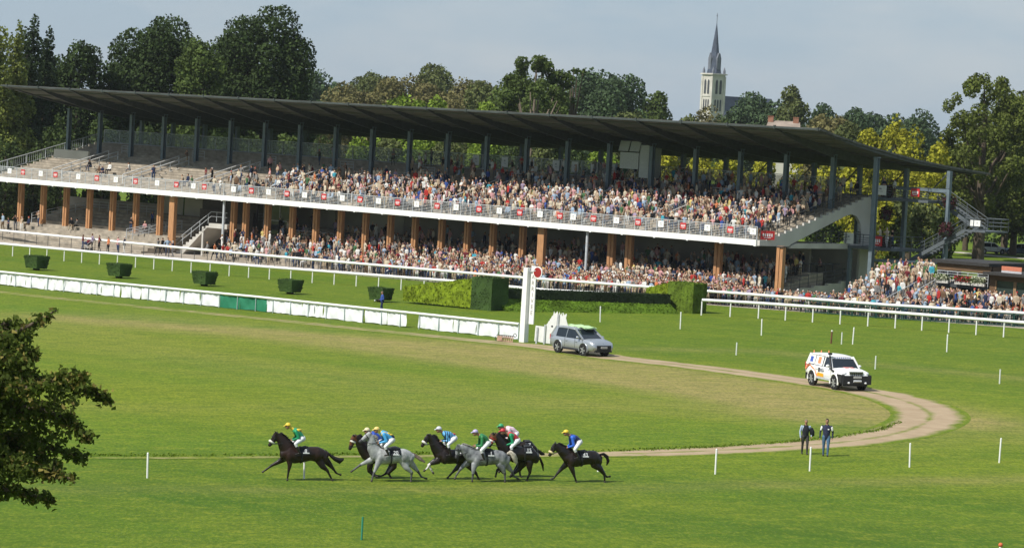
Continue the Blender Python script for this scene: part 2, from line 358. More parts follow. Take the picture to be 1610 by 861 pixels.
# balustrade: rails, posts and advert panels
bal = MB()
for z in (5.88, 6.02, 6.16, 6.30, 6.44, 6.58, 6.70): bal.beam((TL - 6, -0.02, z), (TR, -0.02, z), 0.03, 0.03)
bal.beam((TL - 6, -0.02, 6.84), (TR, -0.02, 6.84), 0.07, 0.06)
for t in np.arange(TL - 6, TR + 0.1, 1.22): bal.box((t, -0.02, 6.28), (0.045, 0.05, 1.08))
balo = bal.build('balustrade', galv, stand)
logo_grey = mat('grey_print', (0.36, 0.36, 0.37), 0.7, 0.05); logo_white = mat('white_print', (0.8, 0.8, 0.8), 0.7, 0.03)
def sign_panel(kind, t, b, z, wd, ht, parent, name='advert_panel', rz=0.0):
    m = MB(); m.box((0, 0, 0), (wd, 0.025, ht))
    o = m.build(name, red_sign if kind == 'red' else white_paint, parent); o.location = (t, b, z); o.rotation_euler = (0, 0, rz)
    l = MB(); r = random.Random(int(abs(t) * 7 + z * 3))
    if kind == 'red':
        for j in range(5): l.box((-wd * 0.3 + j * wd * 0.15, -0.016, 0.02 + r.uniform(-0.01, 0.01)), (wd * 0.085, 0.006, ht * 0.34))
        l.box((0, -0.016, -ht * 0.27), (wd * 0.5, 0.006, ht * 0.07))
    else:
        l.box((0.0, -0.016, ht * 0.14), (wd * 0.2, 0.006, ht * 0.16)); l.box((wd * 0.02, -0.016, -ht * 0.12), (wd * 0.36, 0.006, ht * 0.06))
    l.build('panel_print', logo_white if kind == 'red' else logo_grey, o); return o
k = 0
for px in [15, 36, 64, 87, 123, 152, 182, 213, 247, 277, 304, 321, 367, 395, 422, 451, 479, 509, 538, 566, 595, 625, 655, 687, 717, 753, 785, 817, 849, 880, 901, 933, 969, 1003, 1039, 1074, 1112, 1148, 1184]:
    yy = 272 + (px) * (368 - 272) / 1190; t, b, z = FPl(px, yy, -0.07)
    sign_panel('white' if k % 2 == 0 else 'red', t, -0.075, 6.42, 0.64, 0.54, balo); k += 1
# roof
rp_ = [(1.9, 15.28), (4.0, 14.86), (6.5, 14.42), (10.7, 13.80), (16, 13.1), (21, 12.62), (28.2, 12.1)]
def roofz(b): return float(np.interp(b, [p[0] for p in rp_], [p[1] for p in rp_]))
RT0, RT1 = -103.2, 4.55
m = MB(); poly = rp_ + [(b, z + 0.16) for b, z in reversed(rp_)]
profile(m, poly, RT0, RT1); roofo = m.build('roof', roof_metal, stand)
m = MB()
purl = mat('roof_purlin', (0.105, 0.10, 0.094), 0.7, 0.2, 1.0)
for b in np.arange(2.9, 28, 2.6): m.box(((RT0 + RT1) / 2, b, roofz(b) - 0.07), (RT1 - RT0 - 0.3, 0.10, 0.13))
m.build('purlins', purl, roofo)
COLT = [-102.15 + 5.095 * i for i in range(22)]; COLT[-1] = 4.75 - 0.45
for i_, t in enumerate(COLT):
    rm = MB(); pb = [(b, roofz(b) - 0.005) for b in (2.0, 4, 6.5, 10.7, 16, 21, 27.8)]
    dep = [0.10, 0.35, 0.6, 0.85, 0.7, 0.55, 0.12]; pb2 = [(b, z - d * (0.3 if i_ in (0, 21) else 1)) for (b, z), d in zip(pb, dep)]
    profile(rm, pb + pb2[::-1], t - 0.11, t + 0.11); rm.build('rafter', dark_steel, roofo)
m = MB(); m.box(((RT0 + RT1) / 2, 1.86, 15.33), (RT1 - RT0 + 0.1, 0.10, 0.15))
for t in COLT: m.box((t, 1.84, 15.36), (0.16, 0.16, 0.30))
m.build('eave_gutter', mat('gutter_zinc', (0.05, 0.06, 0.058), 0.6, 0.25, 0.8), roofo)
# columns
for i, t in enumerate(COLT):
    zb0 = zt(10.7) - 0.05 if i < 21 else -0.6
    m = MB(); zt1 = roofz(10.7) - 0.55
    m.box((t, 10.7 - 0.19, (zb0 + zt1) / 2), (0.36, 0.045, zt1 - zb0)); m.box((t, 10.7 + 0.19, (zb0 + zt1) / 2), (0.36, 0.045, zt1 - zb0)); m.box((t, 10.7, (zb0 + zt1) / 2), (0.10, 0.335, zt1 - zb0))
    m.box((t, 10.7, zt1 - 0.04), (0.5, 0.5, 0.08)); m.build('column', blue_steel, stand)
for i, t in enumerate([c + 1.35 for c in COLT]):
    m = MB(); z0 = 9.6 if i < 19 else 0.0; z1 = roofz(20) - 0.4
    m.box((t, 20, (z0 + z1) / 2), (0.34, 0.40, z1 - z0)); m.build('rear_column', blue_steel, stand)
    if i >= 17:
        m = MB(); m.beam((t - 1.9, 20, z1 - 1.9), (t - 0.1, 20, z1 - 0.1), 0.08, 0.1); m.build('brace', dark_steel, stand)
# rear screen: glazed on the left, railing with notices on the right
gl = screen_glass('screen_glass', (0.26, 0.31, 0.30), 0.38)
m = MB(); fr = MB()
for t in np.arange(TL + 0.3, -4, 2.55):
    m.box((t + 1.27, 15.9, zb + 0.72), (2.42, 0.02, 1.26)); fr.box((t, 15.9, zb + 0.7), (0.06, 0.06, 1.44))
fr.beam((TL + 0.3, 15.9, zb + 1.43), (-3, 15.9, zb + 1.43), 0.06, 0.06); fr.beam((TL + 0.3, 15.9, zb + 0.07), (-3, 15.9, zb + 0.07), 0.05, 0.05)
so = m.build('glass_screen', gl, stand); fr.build('screen_frame', galv, so)
for t in (-36.6, -34.2, -31.8, -29.6, -43.2, -39.8, -47.0):
    sign_panel('white', t, 15.8, zb + 0.85, 0.85, 1.0, stand, 'notice_board')
# aisles with double handrails
for t in [-93.3, -82.2, -71.5, -60.4, -49.3, -37.4, -24.6, -13.2]:
    m = MB()
    for side in (-0.75, 0.75):
        for z in (0.55, 0.95): m.tube([(t + side, 1.8, zt(1.8) + z), (t + side - 0.2, 9.6, zt(9.6) + z)], 0.055, 5)
        for b in (1.8, 4.4, 7.0, 9.6): m.tube([(t + side - 0.2 * (b - 1.8) / 7.8, b, zt(b) - 0.1), (t + side - 0.2 * (b - 1.8) / 7.8, b, zt(b) + 0.98)], 0.045, 5)
    ao = m.build('aisle_handrail', mat('bright_rail', (0.66, 0.67, 0.67), 0.5, 0.08), stand)
    m = MB(); profile(m, [(1.5, 5.9), (10.2, 8.42), (11.4, 8.42), (11.4, 7.0), (1.5, 5.5)], t + 0.80, t + 0.96); profile(m, [(10.2, 8.3), (11.4, 8.3), (11.4, 7.9), (10.2, 7.9)], t - 0.9, t + 0.8)
    m.build('aisle_wall', concrete_pale, stand)
    m = MB()
    for z in (0.35, 0.65, 0.95, 1.2): m.tube([(t - 0.9, 11.4, 8.42 + z), (t + 0.95, 11.4, 8.42 + z)], 0.028, 5)
    for tt_ in (-0.9, 0, 0.95): m.tube([(t + tt_, 11.4, 8.3), (t + tt_, 11.4, 9.65)], 0.03, 5)
    m.build('landing_railing', galv, stand)
# left end railing that climbs with the rows, and its return wall
m = MB(); tL = TL + 0.2
m.tube([(tL, 0, 6.84), (tL, 15.6, zb + 1.1)], 0.045, 5); m.tube([(tL, 0, 5.9), (tL, 15.6, zb + 0.15)], 0.03, 5)
for b in np.arange(0, 15.6, 0.28): z = 5.9 + (zb - 5.75) * b / 15.6; m.box((tL, b, z + 0.45), (0.02, 0.02, 0.95))
for b in np.arange(0, 15.7, 2.6): z = 5.75 + (zb - 5.75) * b / 15.6; m.box((tL, b, z + 0.55), (0.07, 0.07, 1.1))
m.build('end_railing', galv, stand)
m = MB(); m.box((-98.6, 8.2, 8.0), (5.6, 0.25, 1.7)); m.build('end_wall', cream_wall, stand)
# commentary box hung under the roof
m = MB(); c0 = FPl(983, 262, 12); c1 = FPl(1003, 230, 12)
m.box((-23.6, 12, 11.55), (2.2, 2.0, 1.5)); m.box((-21.9, 12, 11.55), (1.1, 1.8, 3.0)); bo = m.build('commentary_box', mat('box_cladding', (0.46, 0.47, 0.45), 0.7, 0.08), stand)
m = MB()
for t in (-24.3, -23.0): m.add([(t - 0.6, 10.95, 12.4), (t + 0.55, 10.95, 12.4), (t + 0.75, 11.0, 13.35), (t - 0.4, 11.0, 13.35), (t - 0.6, 11.02, 12.4), (t + 0.55, 11.02, 12.4), (t + 0.75, 11.07, 13.35), (t - 0.4, 11.07, 13.35)],
    [(0, 1, 2, 3), (7, 6, 5, 4), (0, 4, 5, 1), (1, 5, 6, 2), (2, 6, 7, 3), (3, 7, 4, 0)])
m.build('shutter', mat('box_shutter', (0.36, 0.37, 0.36), 0.6, 0.08), bo)
# lower terrace in two lengths, back walls, pillars
for t0, t1, bmax in ((-112, -99.2, 1.9), (-99.2, -74.6, 10.3), (-66.6, -0.4, 10.3)):
    m = MB(); pts = [(-3.6, -3.0), (-3.6, zl(-3.5))]; b = -3.6; z = zl(-3.5); bs_ = np.arange(-3.6, bmax, 0.05)
    for b in bs_:
        z2 = zl(b + 1e-4)
        if z2 > z + 0.01: pts += [(b, z), (b, z2)]; z = z2
    pts += [(bmax, z), (bmax, -3.0)]
    profile(m, pts, t0, t1); m.build('lower_terrace', concrete, stand)
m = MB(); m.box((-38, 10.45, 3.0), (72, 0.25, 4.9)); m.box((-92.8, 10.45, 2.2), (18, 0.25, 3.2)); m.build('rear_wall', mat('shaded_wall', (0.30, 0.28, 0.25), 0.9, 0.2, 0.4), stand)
for a, b_ in ((-86.5, -82.9), (-82.6, -79.0), (-78.7, -75.2), (-66.2, -60.5), (-56.5, -51.0)): 
    m = MB(); m.box(((a + b_) / 2, 10.25, 3.75), (b_ - a, 0.1, 2.5)); m.build('wall_panel', cream_wall, stand)
for px, y in [(31.6, 340), (67, 340), (103, 340), (140, 340), (176.6, 340), (213, 345), (251, 350), (367, 350), (385.5, 360), (419.7, 365), (458.7, 370), (496, 370), (534.6, 375), (573.6, 380), (612.6, 385), (651, 390), (693, 390), (733.5, 395), (774, 395), (820.4, 400), (961, 400), (989, 400), (1129, 410), (1226, 430)]:
    t, b, z = FPl(px, y, 1.9); m = MB(); wd = 0.5 if px < 900 else 0.62
    m.box((t - wd / 4, 1.9, 3.05), (wd / 2 - 0.015, 0.46, 4.5)); m.box((t + wd / 4, 1.96, 3.05), (wd / 2 - 0.015, 0.42, 4.5)); p = m.build('pillar', wood_orange, stand)
    m = MB(); m.box((t, 1.9, 5.32 - 0.08), (wd + 0.08, 0.56, 0.09)); m.box((t, 1.9, 0.85), (wd + 0.06, 0.54, 0.12)); m.build('pillar_shoe', dark_steel, p)
for px, y in [(268, 386), (849, 410)]:
    t, b, z = FPl(px, y, 0.5); m = MB(); m.box((t, 0.62, 2.6), (0.74, 0.42, 5.3)); m.build('pillar', wood_orange, stand)
for px, y in [(350, 350), (922, 380)]:
    t, b, z = FPl(px, y, 0.2); m = MB(); m.tube([(t, 0.3, -0.6), (t, 0.3, 5.25)], 0.13, 8); m.build('drainpipe', galv, stand)
# stair and passage in the gap of the lower terrace
m = MB(); st = [(-74.4, -0.7)]
for k in range(12): st += [(-74.4 + 0.46 * k, -0.5 + 0.3 * k), (-74.4 + 0.46 * (k + 1), -0.5 + 0.3 * k)]
st += [(-66.7, 2.8), (-66.7, 2.35), (-69.6, 2.35), (-73.2, -0.7)]
m.prism(st, lambda t, z: (t, 1.4, z), lambda t, z: (t, 4.4, z)); m.box((-70.2, 1.5, 0.8), (0.22, 0.2, 3.2)); m.build('inner_stair', concrete_pale, stand)
m = MB()
for z in (0.5, 0.95):
    m.tube([(-74.2, 1.35, -0.3 + z), (-69, 1.35, 3.0 + z), (-66.7, 1.35, 3.0 + z)], 0.03, 5)
for k in range(7): m.tube([(-74.2 + 1.2 * k, 1.35, -0.3 + min(5.2, 1.2 * k) * 0.635), (-74.2 + 1.2 * k, 1.35, 0.65 + min(5.2, 1.2 * k) * 0.635)], 0.03, 5)
m.build('stair_railing', galv, stand)
m = MB(); m.box((-70.6, 5.0, 1.5), (7.8, 0.2, 5.0)); m.box((-70.6, 5.4, 2.1), (8.0, 0.2, 6.2)); m.build('passage_shade_wall', mat('passage_shade', (0.06, 0.055, 0.05), 0.9, 0.2), stand)  # darkness of the open passage is put into this near-black colour
m = MB()
for t in (-66.3, -64.0, -61.8): m.box((t, 6.0, 3.2), (0.08, 0.08, 4.0))
for z in (1.6, 3.4, 5.0): m.box((-64, 6.0, z), (4.6, 0.08, 0.08))
go = m.build('glazed_screen_frame', galv, stand); m = MB(); m.box((-64.0, 6.02, 3.2), (4.5, 0.02, 3.8)); m.build('pane', glass('lobby_glass', (0.03, 0.035, 0.04)), go)
# railings within the lower terrace
for (t0, b0, z0, t1, b1, z1) in [(-98, 2.6, 1.1, -95.0, 8.0, 2.6), (-95.0, 8.0, 2.6, -84.5, 8.0, 2.6), (-79.5, 0.4, 0.5, -77.2, 5.0, 1.6), (-80.4, 0.4, 0.5, -78.1, 5.0, 1.6), (-76, 8.5, 2.6, -66.7, 8.5, 2.9), (-61, 4.6, 1.7, -55, 4.6, 1.7), (-12.5, 1.8, 1.1, -4.5, 1.8, 1.1), (-20, 3, 1.2, -17.6, 8, 2.7), (-4.5, 1.8, 1.1, -1.5, 1.8, 1.1)]:
    m = MB()
    for z in (0.4, 0.7, 1.0): m.tube([(t0, b0, z0 + z), (t1, b1, z1 + z)], 0.03, 5)
    L_ = math.hypot(t1 - t0, b1 - b0); n = max(2, int(L_ / 1.5))
    for k in range(n + 1): q = k / n; m.tube([(t0 + (t1 - t0) * q, b0 + (b1 - b0) * q, z0 + (z1 - z0) * q - 0.1), (t0 + (t1 - t0) * q, b0 + (b1 - b0) * q, z0 + (z1 - z0) * q + 1.02)], 0.035, 5)
    m.build('terrace_railing', galv, stand)
# right end: side wall with its arch
wall = [(0.0, 5.25), (4.1, 5.2), (4.5, 5.42), (12.3, 7.95), (13.1, 8.1), (13.9, 7.9), (14.5, 7.3), (14.7, 6.5), (14.7, 0.0), (16.2, 0.0), (16.2, zb - 0.02)]
top = []
for k in range(ROWS): b = RB0 + k * RD; top += [(b, RZ0 + RH * (k + 1) - 0.12), (b + RD, RZ0 + RH * (k + 1) - 0.12)]
wall2 = wall + [(15.6, zb - 0.02)] + top[::-1] + [(RB0, 5.72), (0.0, 5.72)]
m = MB(); profile(m, wall2, 0.0, 0.28); swo = m.build('side_wall', mat('pale_render', (0.52, 0.505, 0.47), 0.85, 0.07, 0.6), stand)
m = MB(); profile(m, [(4.3, 5.05), (14.68, 5.05), (14.68, 5.5), (5.2, 5.5), (4.5, 5.3)], 0.0, 0.33); m.build('side_beam', concrete_pale, stand)
m = MB(); m.box((-2.2, 10.4, 5.3), (4.2, 8.6, 0.18)); m.build('side_gallery_floor', concrete_pale, stand)
m = MB(); p5 = [(2.2, -1.0), (2.2, 1.2)]
for k in range(7): p5 += [(2.2 + 2.0 * k, 1.25 + 0.19 * k), (2.2 + 2.0 * (k + 1), 1.25 + 0.19 * k)]
p5 += [(16.2, -1.0)]; profile(m, p5, -0.1, 0.25); m.build('plinth_wall', cream_wall, stand)
def rail(m, p, q, h=1.05, n=None, bars=(0.4, 0.72), r=0.032, dense=False):
    p, q = Vector(p), Vector(q); L_ = (q - p).length; n = n or max(1, round(L_ / 1.4))
    for z in (*bars, h): m.tube([p + Vector((0, 0, z)), q + Vector((0, 0, z))], r if z == h else r * 0.7, 5)
    for k in range(n + 1): a = p.lerp(q, k / n); m.tube([a, a + Vector((0, 0, h))], r, 5)
    if dense:
        nd = int(L_ / 0.16)
        for k in range(nd): a = p.lerp(q, k / nd); m.box((a.x, a.y, a.z + h / 2), (0.014, 0.014, h))
m = MB(); rail(m, (0.15, 0.2, 5.75), (0.15, 1.2, 5.75)); rail(m, (0.15, 1.3, 5.9), (0.15, 15.5, zb - 0.05), 1.1, 11, (0.25, 0.5, 0.8)); m.build('side_railing', dark_steel, stand)
m = MB(); rail(m, (0.2, 2.4, 1.25), (0.2, 13.6, 2.35), 1.05, 9, (0.35, 0.7)); rail(m, (0.2, 8.2, 5.5), (0.2, 14.7, 5.5), 1.05, 6, (0.3, 0.6, 0.8))
for k in range(9):      # fixed chairs and tables in the side lounge
    m.box((-1.2, 4.2 + k * 1.1, zl(4.2 + k * 1.1) + 0.75), (0.9, 0.5, 0.06)); m.box((-1.2, 4.0 + k * 1.1, zl(4.2 + k * 1.1) + 0.4), (0.06, 0.06, 0.8))
m.build('lounge_railing', dark_steel, stand)
m = MB(); m.box((0.5, 12.9, 2.5), (0.3, 0.3, 5.6)); m.box((2.9, 12.9, 2.6), (0.26, 0.26, 5.6)); m.build('gallery_post', blue_steel, stand)
# landings and steel escape stair at the right end
ls = mat('landing_steel', (0.10, 0.115, 0.125), 0.55, 0.12)
m = MB(); m.box((3.2, 17.6, zb - 0.12), (6.2, 3.4, 0.22)); m.build('landing', ls, stand); m = MB(); m.box((2.6, 15.2, 5.25), (4.6, 5.0, 0.22)); m.build('landing', ls, stand)
m = MB(); rail(m, (0.3, 16.0, zb), (6.2, 16.0, zb), 1.05, None, (0.2, 0.4, 0.6, 0.8)); rail(m, (6.2, 16, zb), (6.2, 19.2, zb), 1.05); m.build('landing_railing', ls, stand); m = MB(); rail(m, (0.4, 12.8, 5.36), (4.8, 12.8, 5.36), 1.05, None, (0.2, 0.4, 0.6, 0.8)); rail(m, (4.8, 12.8, 5.36), (4.8, 17.6, 5.36)); m.build('landing_railing', ls, stand)
def flight(t0, z0, t1, z1, b0, b1, parent):
    m = MB(); n = max(3, int(abs(z1 - z0) / 0.18))
    for b in (b0, b1): m.beam((t0, b, z0), (t1, b, z1), 0.06, 0.32)
    for k in range(n): q = (k + 0.5) / n; m.box((t0 + (t1 - t0) * q, (b0 + b1) / 2, z0 + (z1 - z0) * q), (0.3, b1 - b0, 0.04))
    rail(m, (t0, b0, z0), (t1, b0, z1), 1.05, 4); rail(m, (t0, b1, z0), (t1, b1, z1), 1.05, 4); m.build('stair_flight', ls, parent)
flight(6.2, zb, 10.6, 7.4, 17.5, 18.9, stand); flight(10.6, 7.4, 5.0, 4.4, 15.6, 17.0, stand)
m = MB(); m.box((11.6, 17.2, 7.35), (2.2, 3.6, 0.14)); rail(m, (10.6, 15.4, 7.4), (12.7, 15.4, 7.4)); rail(m, (12.7, 15.4, 7.4), (12.7, 19, 7.4)); rail(m, (10.6, 19, 7.4), (12.7, 19, 7.4)); m.build('half_landing', ls, stand)
m = MB(); m.box((8.0, 16.5, 5.4), (0.26, 0.26, 10.6)); m.box((5.3, 16.5, 10.6), (5.6, 0.22, 0.28)); m.box((5.3, 14.3, 4.3), (3.6, 5.2, 0.2)); m.build('stair_frame', blue_steel, stand)
sign_panel('white', 1.2, 15.93, zb + 0.62, 1.25, 0.85, stand); sign_panel('red', 4.9, 15.93, zb + 0.6, 0.9, 0.7, stand)
sign_panel('white', 0.36, 12.74, 6.0, 1.05, 0.95, stand); sign_panel('red', 3.3, 12.7, 5.95, 1.3, 0.85, stand)
sign_panel('white', 11.9, 15.3, 8.05, 0.62, 0.5, stand); sign_panel('white', 11.35, 15.3, 8.05, 0.3, 0.5, stand)
sign_panel('red', 0.32, 1.0, 6.15, 1.3, 0.75, stand, rz=math.radians(60))
# broad open steps down to the lawn at the right end
m = MB(); es = [(-3.4, -0.8)]
ESN = 12; ES0, ES1 = 10.2, 16.3
for k in range(ESN): es += [(-3.4 + 0.75 * k, 0.62 + 0.245 * k), (-3.4 + 0.75 * (k + 1), 0.62 + 0.245 * k)]
es += [(11.5, 0.62 + 0.245 * (ESN - 1)), (11.5, -0.8)]
profile(m, es, ES0, ES1); m.build('front_steps', concrete, stand)
def zes(b): return 0.62 + 0.245 * min(ESN - 1, max(0, math.floor((b + 3.4) / 0.75)))
m = MB(); profile(m, [(-3.6, -0.6), (-3.6, 0.55), (5.6, 3.5), (8.0, 3.5), (8.0, -0.6)], ES1 + .02, ES1 + .25); m.build('steps_wall', concrete_pale, stand)
m = MB(); rail(m, (ES1 + .12, -3.4, 0.6), (ES1 + .12, 5.6, 3.5), 1.0, 6, (0.25, 0.5, 0.75)); m.build('steps_railing', galv, stand); m = MB(); rail(m, (15.0, -3.4, 0.6), (15.0, 5.6, 3.4), 1.0, 6, (0.5,)); m.build('steps_railing', galv, stand)
m = MB(); m.box((-14, 16.3, 2.3), (28, 0.25, 5.6)); m.build('lounge_wall', cream_wall, stand)
# ------------------------------------------------------------------ rails, fences, posts
def rail_fence(name, top_px, h, spacing, label, cat, rail_d, post_r, post_mat, ext=(0, 0), rail_shape='tube', group=None):
    pts = [G(*p, h) for p in top_px]
    P2 = [tb(p) for p in pts]
    d0 = (pts[1] - pts[0]).normalized(); d1 = (pts[-1] - pts[-2]).normalized()
    pts[0] = pts[0] - d0 * ext[0]; pts[-1] = pts[-1] + d1 * ext[1]
    ln = [0]
    for a, b in zip(pts[:-1], pts[1:]): ln.append(ln[-1] + (Vector((b.x, b.y, 0)) - Vector((a.x, a.y, 0))).length)
    def at(s):
        x = float(np.interp(s, ln, [p.x for p in pts])); y = float(np.interp(s, ln, [p.y for p in pts])); return Vector((x, y, gz(x)))
    root = empty(name, at(ln[-1] / 2)); tag(root, label, cat, group)
    o = root.location
    n = int(ln[-1] / spacing); sp = ln[-1] / n
    m = MB(); q = [at(i * sp) for i in range(n + 1)]
    m.tube([a - o + Vector((0, 0, h)) for a in q], rail_d / 2, 8); m.build('rail', white_paint, root)
    for i in range(n + 1):
        m = MB(); m.tube([(0, 0, -0.05), (0, 0, h - rail_d * 0.4)], post_r, 6); p = m.build('post', post_mat, root); p.location = q[i] - o
    return root, at, ln[-1], q
# far double rail before the crowd
r1, at1, L1, q1 = rail_fence('outer_rail', [(0, 362), (400, 400), (830, 437), (1023, 451), (1180, 462.5), (1393, 479), (1610, 492)], 1.12, 2.0,
    'white topped crowd rail on dark posts right in front of the spectators', 'railing', 0.24, 0.03, dark_steel, (1.5, 3))
m = MB(); o = r1.location      # wire mesh below the rail
for z in (0.3, 0.55, 0.8): m.tube([a - o + Vector((0, 0, z)) for a in q1], 0.008, 4)
m.build('wire', dark_steel, r1)
r2, at2, L2, q2 = rail_fence('running_rail', [(0, 383), (400, 418), (730, 443), (845, 455), (1040, 465.5)], 1.08, 2.42,
    'white running rail on white posts along the turf, passing behind the jump hedges', 'railing', 0.24, 0.05, white_paint, (3, 0))
r2b, _a, _l, _q = rail_fence('running_rail', [(1104, 471.5), (1180, 475.5), (1393, 490), (1610, 507)], 1.2, 2.3,
    'white running rail on white posts, starting at the right hedge end', 'railing', 0.24, 0.055, white_paint, (0, 3))
r3, at3, L3, q3 = rail_fence('banner_rail', [(0, 427), (400, 466), (816, 509)], 1.08, 1.95, 'white rail hung with white banners leading to the finishing post', 'railing', 0.17, 0.032, mat('green_grey_post', (0.34, 0.42, 0.41), 0.6, 0.1), (4, 0))
# banners: cloths tied to the rail, each a little slack
def banner(s0, s1, material, label, k):
    n = 14; V = []; o = at3((s0 + s1) / 2); r = random.Random(k); sag = r.uniform(0.0, 0.035); base = r.uniform(0.03, 0.09)
    nrm = Vector((SN.x, SN.y, 0)) * 0.06
    for th in (0, 0.008):
        for j in range(7):
            for i in range(n + 1):
                u = i / n; p = at3(s0 + (s1 - s0) * u) - o + nrm * (1 + th * 12); v = j / 6
                z = base + (0.99 - base) * v - sag * math.sin(math.pi * u) * v + 0.02 * math.sin(u * 9 + k)
                bulge = 0.05 * math.sin(math.pi * v) * math.sin(u * 7 + k * 1.7) + 0.03 * math.sin(u * 23 + v * 5 + k)
                V.append(tuple(p + Vector((-SN.x, -SN.y, 0)) * bulge + Vector((0, 0, z))))
    F = []; W = n + 1; H7 = 7 * W
    for j in range(6):
        for i in range(n):
            a = j * W + i; F.append((a, a + 1, a + 1 + W, a + W)); F.append((a + H7, a + W + H7, a + 1 + W + H7, a + 1 + H7))
    me = bpy.data.meshes.new('banner'); me.from_pydata(V, [], F); me.materials.append(material)
    for p in me.polygons: p.use_smooth = True
    ob = link('banner', me); ob.location = o; tag(ob, label, 'banner', 'cloth banners tied along the near rail'); return ob
def s_at(px):    # length along the banner rail at a photo column
    lo, hi = 0, L3
    def col(s):
        p = at3(s) + Vector((0, 0, 0.6)); d = np.array(p) - CPOS; return PW / 2 + FPX * float(d @ CR) / float(d @ _f0)
    for _ in range(40):
        mid = (lo + hi) / 2
        if col(mid) < px: lo = mid
        else: hi = mid
    return lo
edges = [(0, 9, 0, 'white banner cut by the left edge of the photo'), (9.5, 16, 0, 'narrow white banner, second from the left edge of the photo'), (17, 38, 0, 'white banner left of the leftmost trimmed box bush'),
  (39, 68, 0, 'white banner under the leftmost trimmed box bush'), (69.5, 84, 0, 'creased narrow white banner right after the banner under the leftmost box bush'), (85, 97, 0, 'narrow white banner third before the second box bush'),
  (98.5, 128, 0, 'wide white banner between the first and second box bushes'), (129, 141, 0, 'short white banner left of the second box bush'), (142, 158, 0, 'white banner slightly left below the second box bush'), (159, 187, 0, 'white banner below the second box bush'),
  (190, 219, 0, 'white banner just right of the second box bush'), (222, 250, 0, 'white banner with uneven top midway between second and third box bushes'), (252, 281, 0, 'white banner left of the third box bush'), (283, 312, 0, 'white banner below and left of the third box bush'), (314, 344, 0, 'white banner touching the left end of the green banners'),
  (345.5, 376, 1, 'green banner, left one of two'), (377, 418, 1, 'green banner, right one of two'), (419, 441, 0, 'white banner touching the right end of the green banners'), (442, 473, 0, 'white banner below the fourth box bush'), (475, 493, 0, 'short white banner with raised right end right of the fourth box bush'),
  (493.5, 506, 0, 'narrow white banner second right of the fourth box bush'), (508, 540, 0, 'wide white banner left of the photographer in blue'), (541, 570, 0, 'white banner ending at a doubled post left of the photographer in blue'), (574, 607, 0, 'white banner under the photographer in blue'), (609, 637, 0, 'white banner left of the open gap in the rail'),
  (657, 677, 0, 'white banner right of the open gap in the rail'), (678, 711, 0, 'white banner with a diagonal crease, below the bright hedge wing'), (713, 747, 0, 'white banner below the tall dark hedge end'), (748, 782, 0, 'white banner just left of the brown folded frames'), (784, 813, 0, 'white banner behind the brown folded frames by the finishing post')]
for k, (a, b, g_, lab) in enumerate(edges):
    s0 = s_at(a) if a > 0 else 0.2
    banner(max(0.1, s0 - .03), s_at(b + .9), green_cloth if g_ else white_cloth, lab, k)
# dark green pedestrian barrier behind the outer rail at the right
gb = mat('barrier_green', (0.012, 0.06, 0.045), 0.6, 0.15)
def s1_at(px):
    lo, hi = 0, L1
    for _ in range(40):
        mid = (lo + hi) / 2; p = at1(mid); d = np.array(p) - CPOS
        if PW / 2 + FPX * float(d @ CR) / float(d @ _f0) < px: lo = mid
        else: hi = mid
    return lo
a0, a1 = s1_at(1268), min(L1 - 0.3, s1_at(1640)); nb = 9
for k in range(nb):
    s0 = a0 + (a1 - a0) * k / nb + 0.06; s1 = a0 + (a1 - a0) * (k + 1) / nb - 0.06; p, q = at1(s0), at1(s1); off = Vector((-SN.x, -SN.y, 0)) * 0.22
    root = empty('crowd_barrier', p + off); d = q - p
    where = ['leftmost of the row', 'second from the left of the row', 'third from the left of the row', 'just left of the tall front column', 'just right of the tall front column', 'below the broad steps', 'before the pavilion balcony', 'before the pavilion window', 'at the right edge of the photo'][k]
    tag(root, 'dark green barred barrier at the crowd rail, ' + where, 'barrier', 'green barriers at the crowd rail')
    m = MB()
    for z in (0.08, 0.98): m.tube([Vector((0, 0, z)), d + Vector((0, 0, z))], 0.035, 5)
    for e in (0, 1): m.tube([d * e, d * e + Vector((0, 0, 1.06))], 0.045, 5)
    m.build('frame', gb, root); m = MB(); n = 14
    for i in range(1, n): m.tube([d * (i / n) + Vector((0, 0, 0.08)), d * (i / n) + Vector((0, 0, 0.98))], 0.014, 4)
    if k in (0, 1, 3): m.box((d.x / 2, d.y / 2, 0.55), (0.02, 0.02, 0.02))
    m.build('bars', gb, root)
# marker stakes
stakes = [(231.5, 751, 39, 'left of the leading horse'), (478, 752, 36, 'under the belly of the leading horse'), (940, 741, 26, 'behind the last horse'), (1124.5, 745, 39, 'between the last horse and the two walking men'),
          (1273, 740, 37, 'in front of the two walking men'), (1430, 734, 37, 'below the right tip of the track bend'), (1571, 727, 38, 'at the far right on the near turf'),
          (1197, 527, 25, 'between the far hedge end and the white off-roader'), (1340.5, 541, 26, 'just above the white off-roader roof'), (1488.5, 553, 27, 'far right on the middle turf'),
          (943.5, 506, 24, 'in front of the grass bank of the jump'), (1069.5, 517, 26, 'left below the far hedge end')]
for px, py, hpx, where in stakes:
    p = G(px, py); sc = scale_at(p); m = MB(); hgt = hpx / sc; r = 0.075 if py > 600 else 0.085
    m.tube([(0, 0, -0.1), (0, 0, hgt)], [r * 0.5, r * 0.55], 8); m.ball((0, 0, hgt), r * 0.55, 8, 4); o = m.build('marker_stake', white_paint); o.location = p; o.rotation_euler = (random.uniform(-.02, .02), random.uniform(-.03, .03), 0)
    tag(o, 'round white marker stake in the turf, ' + where, 'stake', 'white marker stakes on the turf')
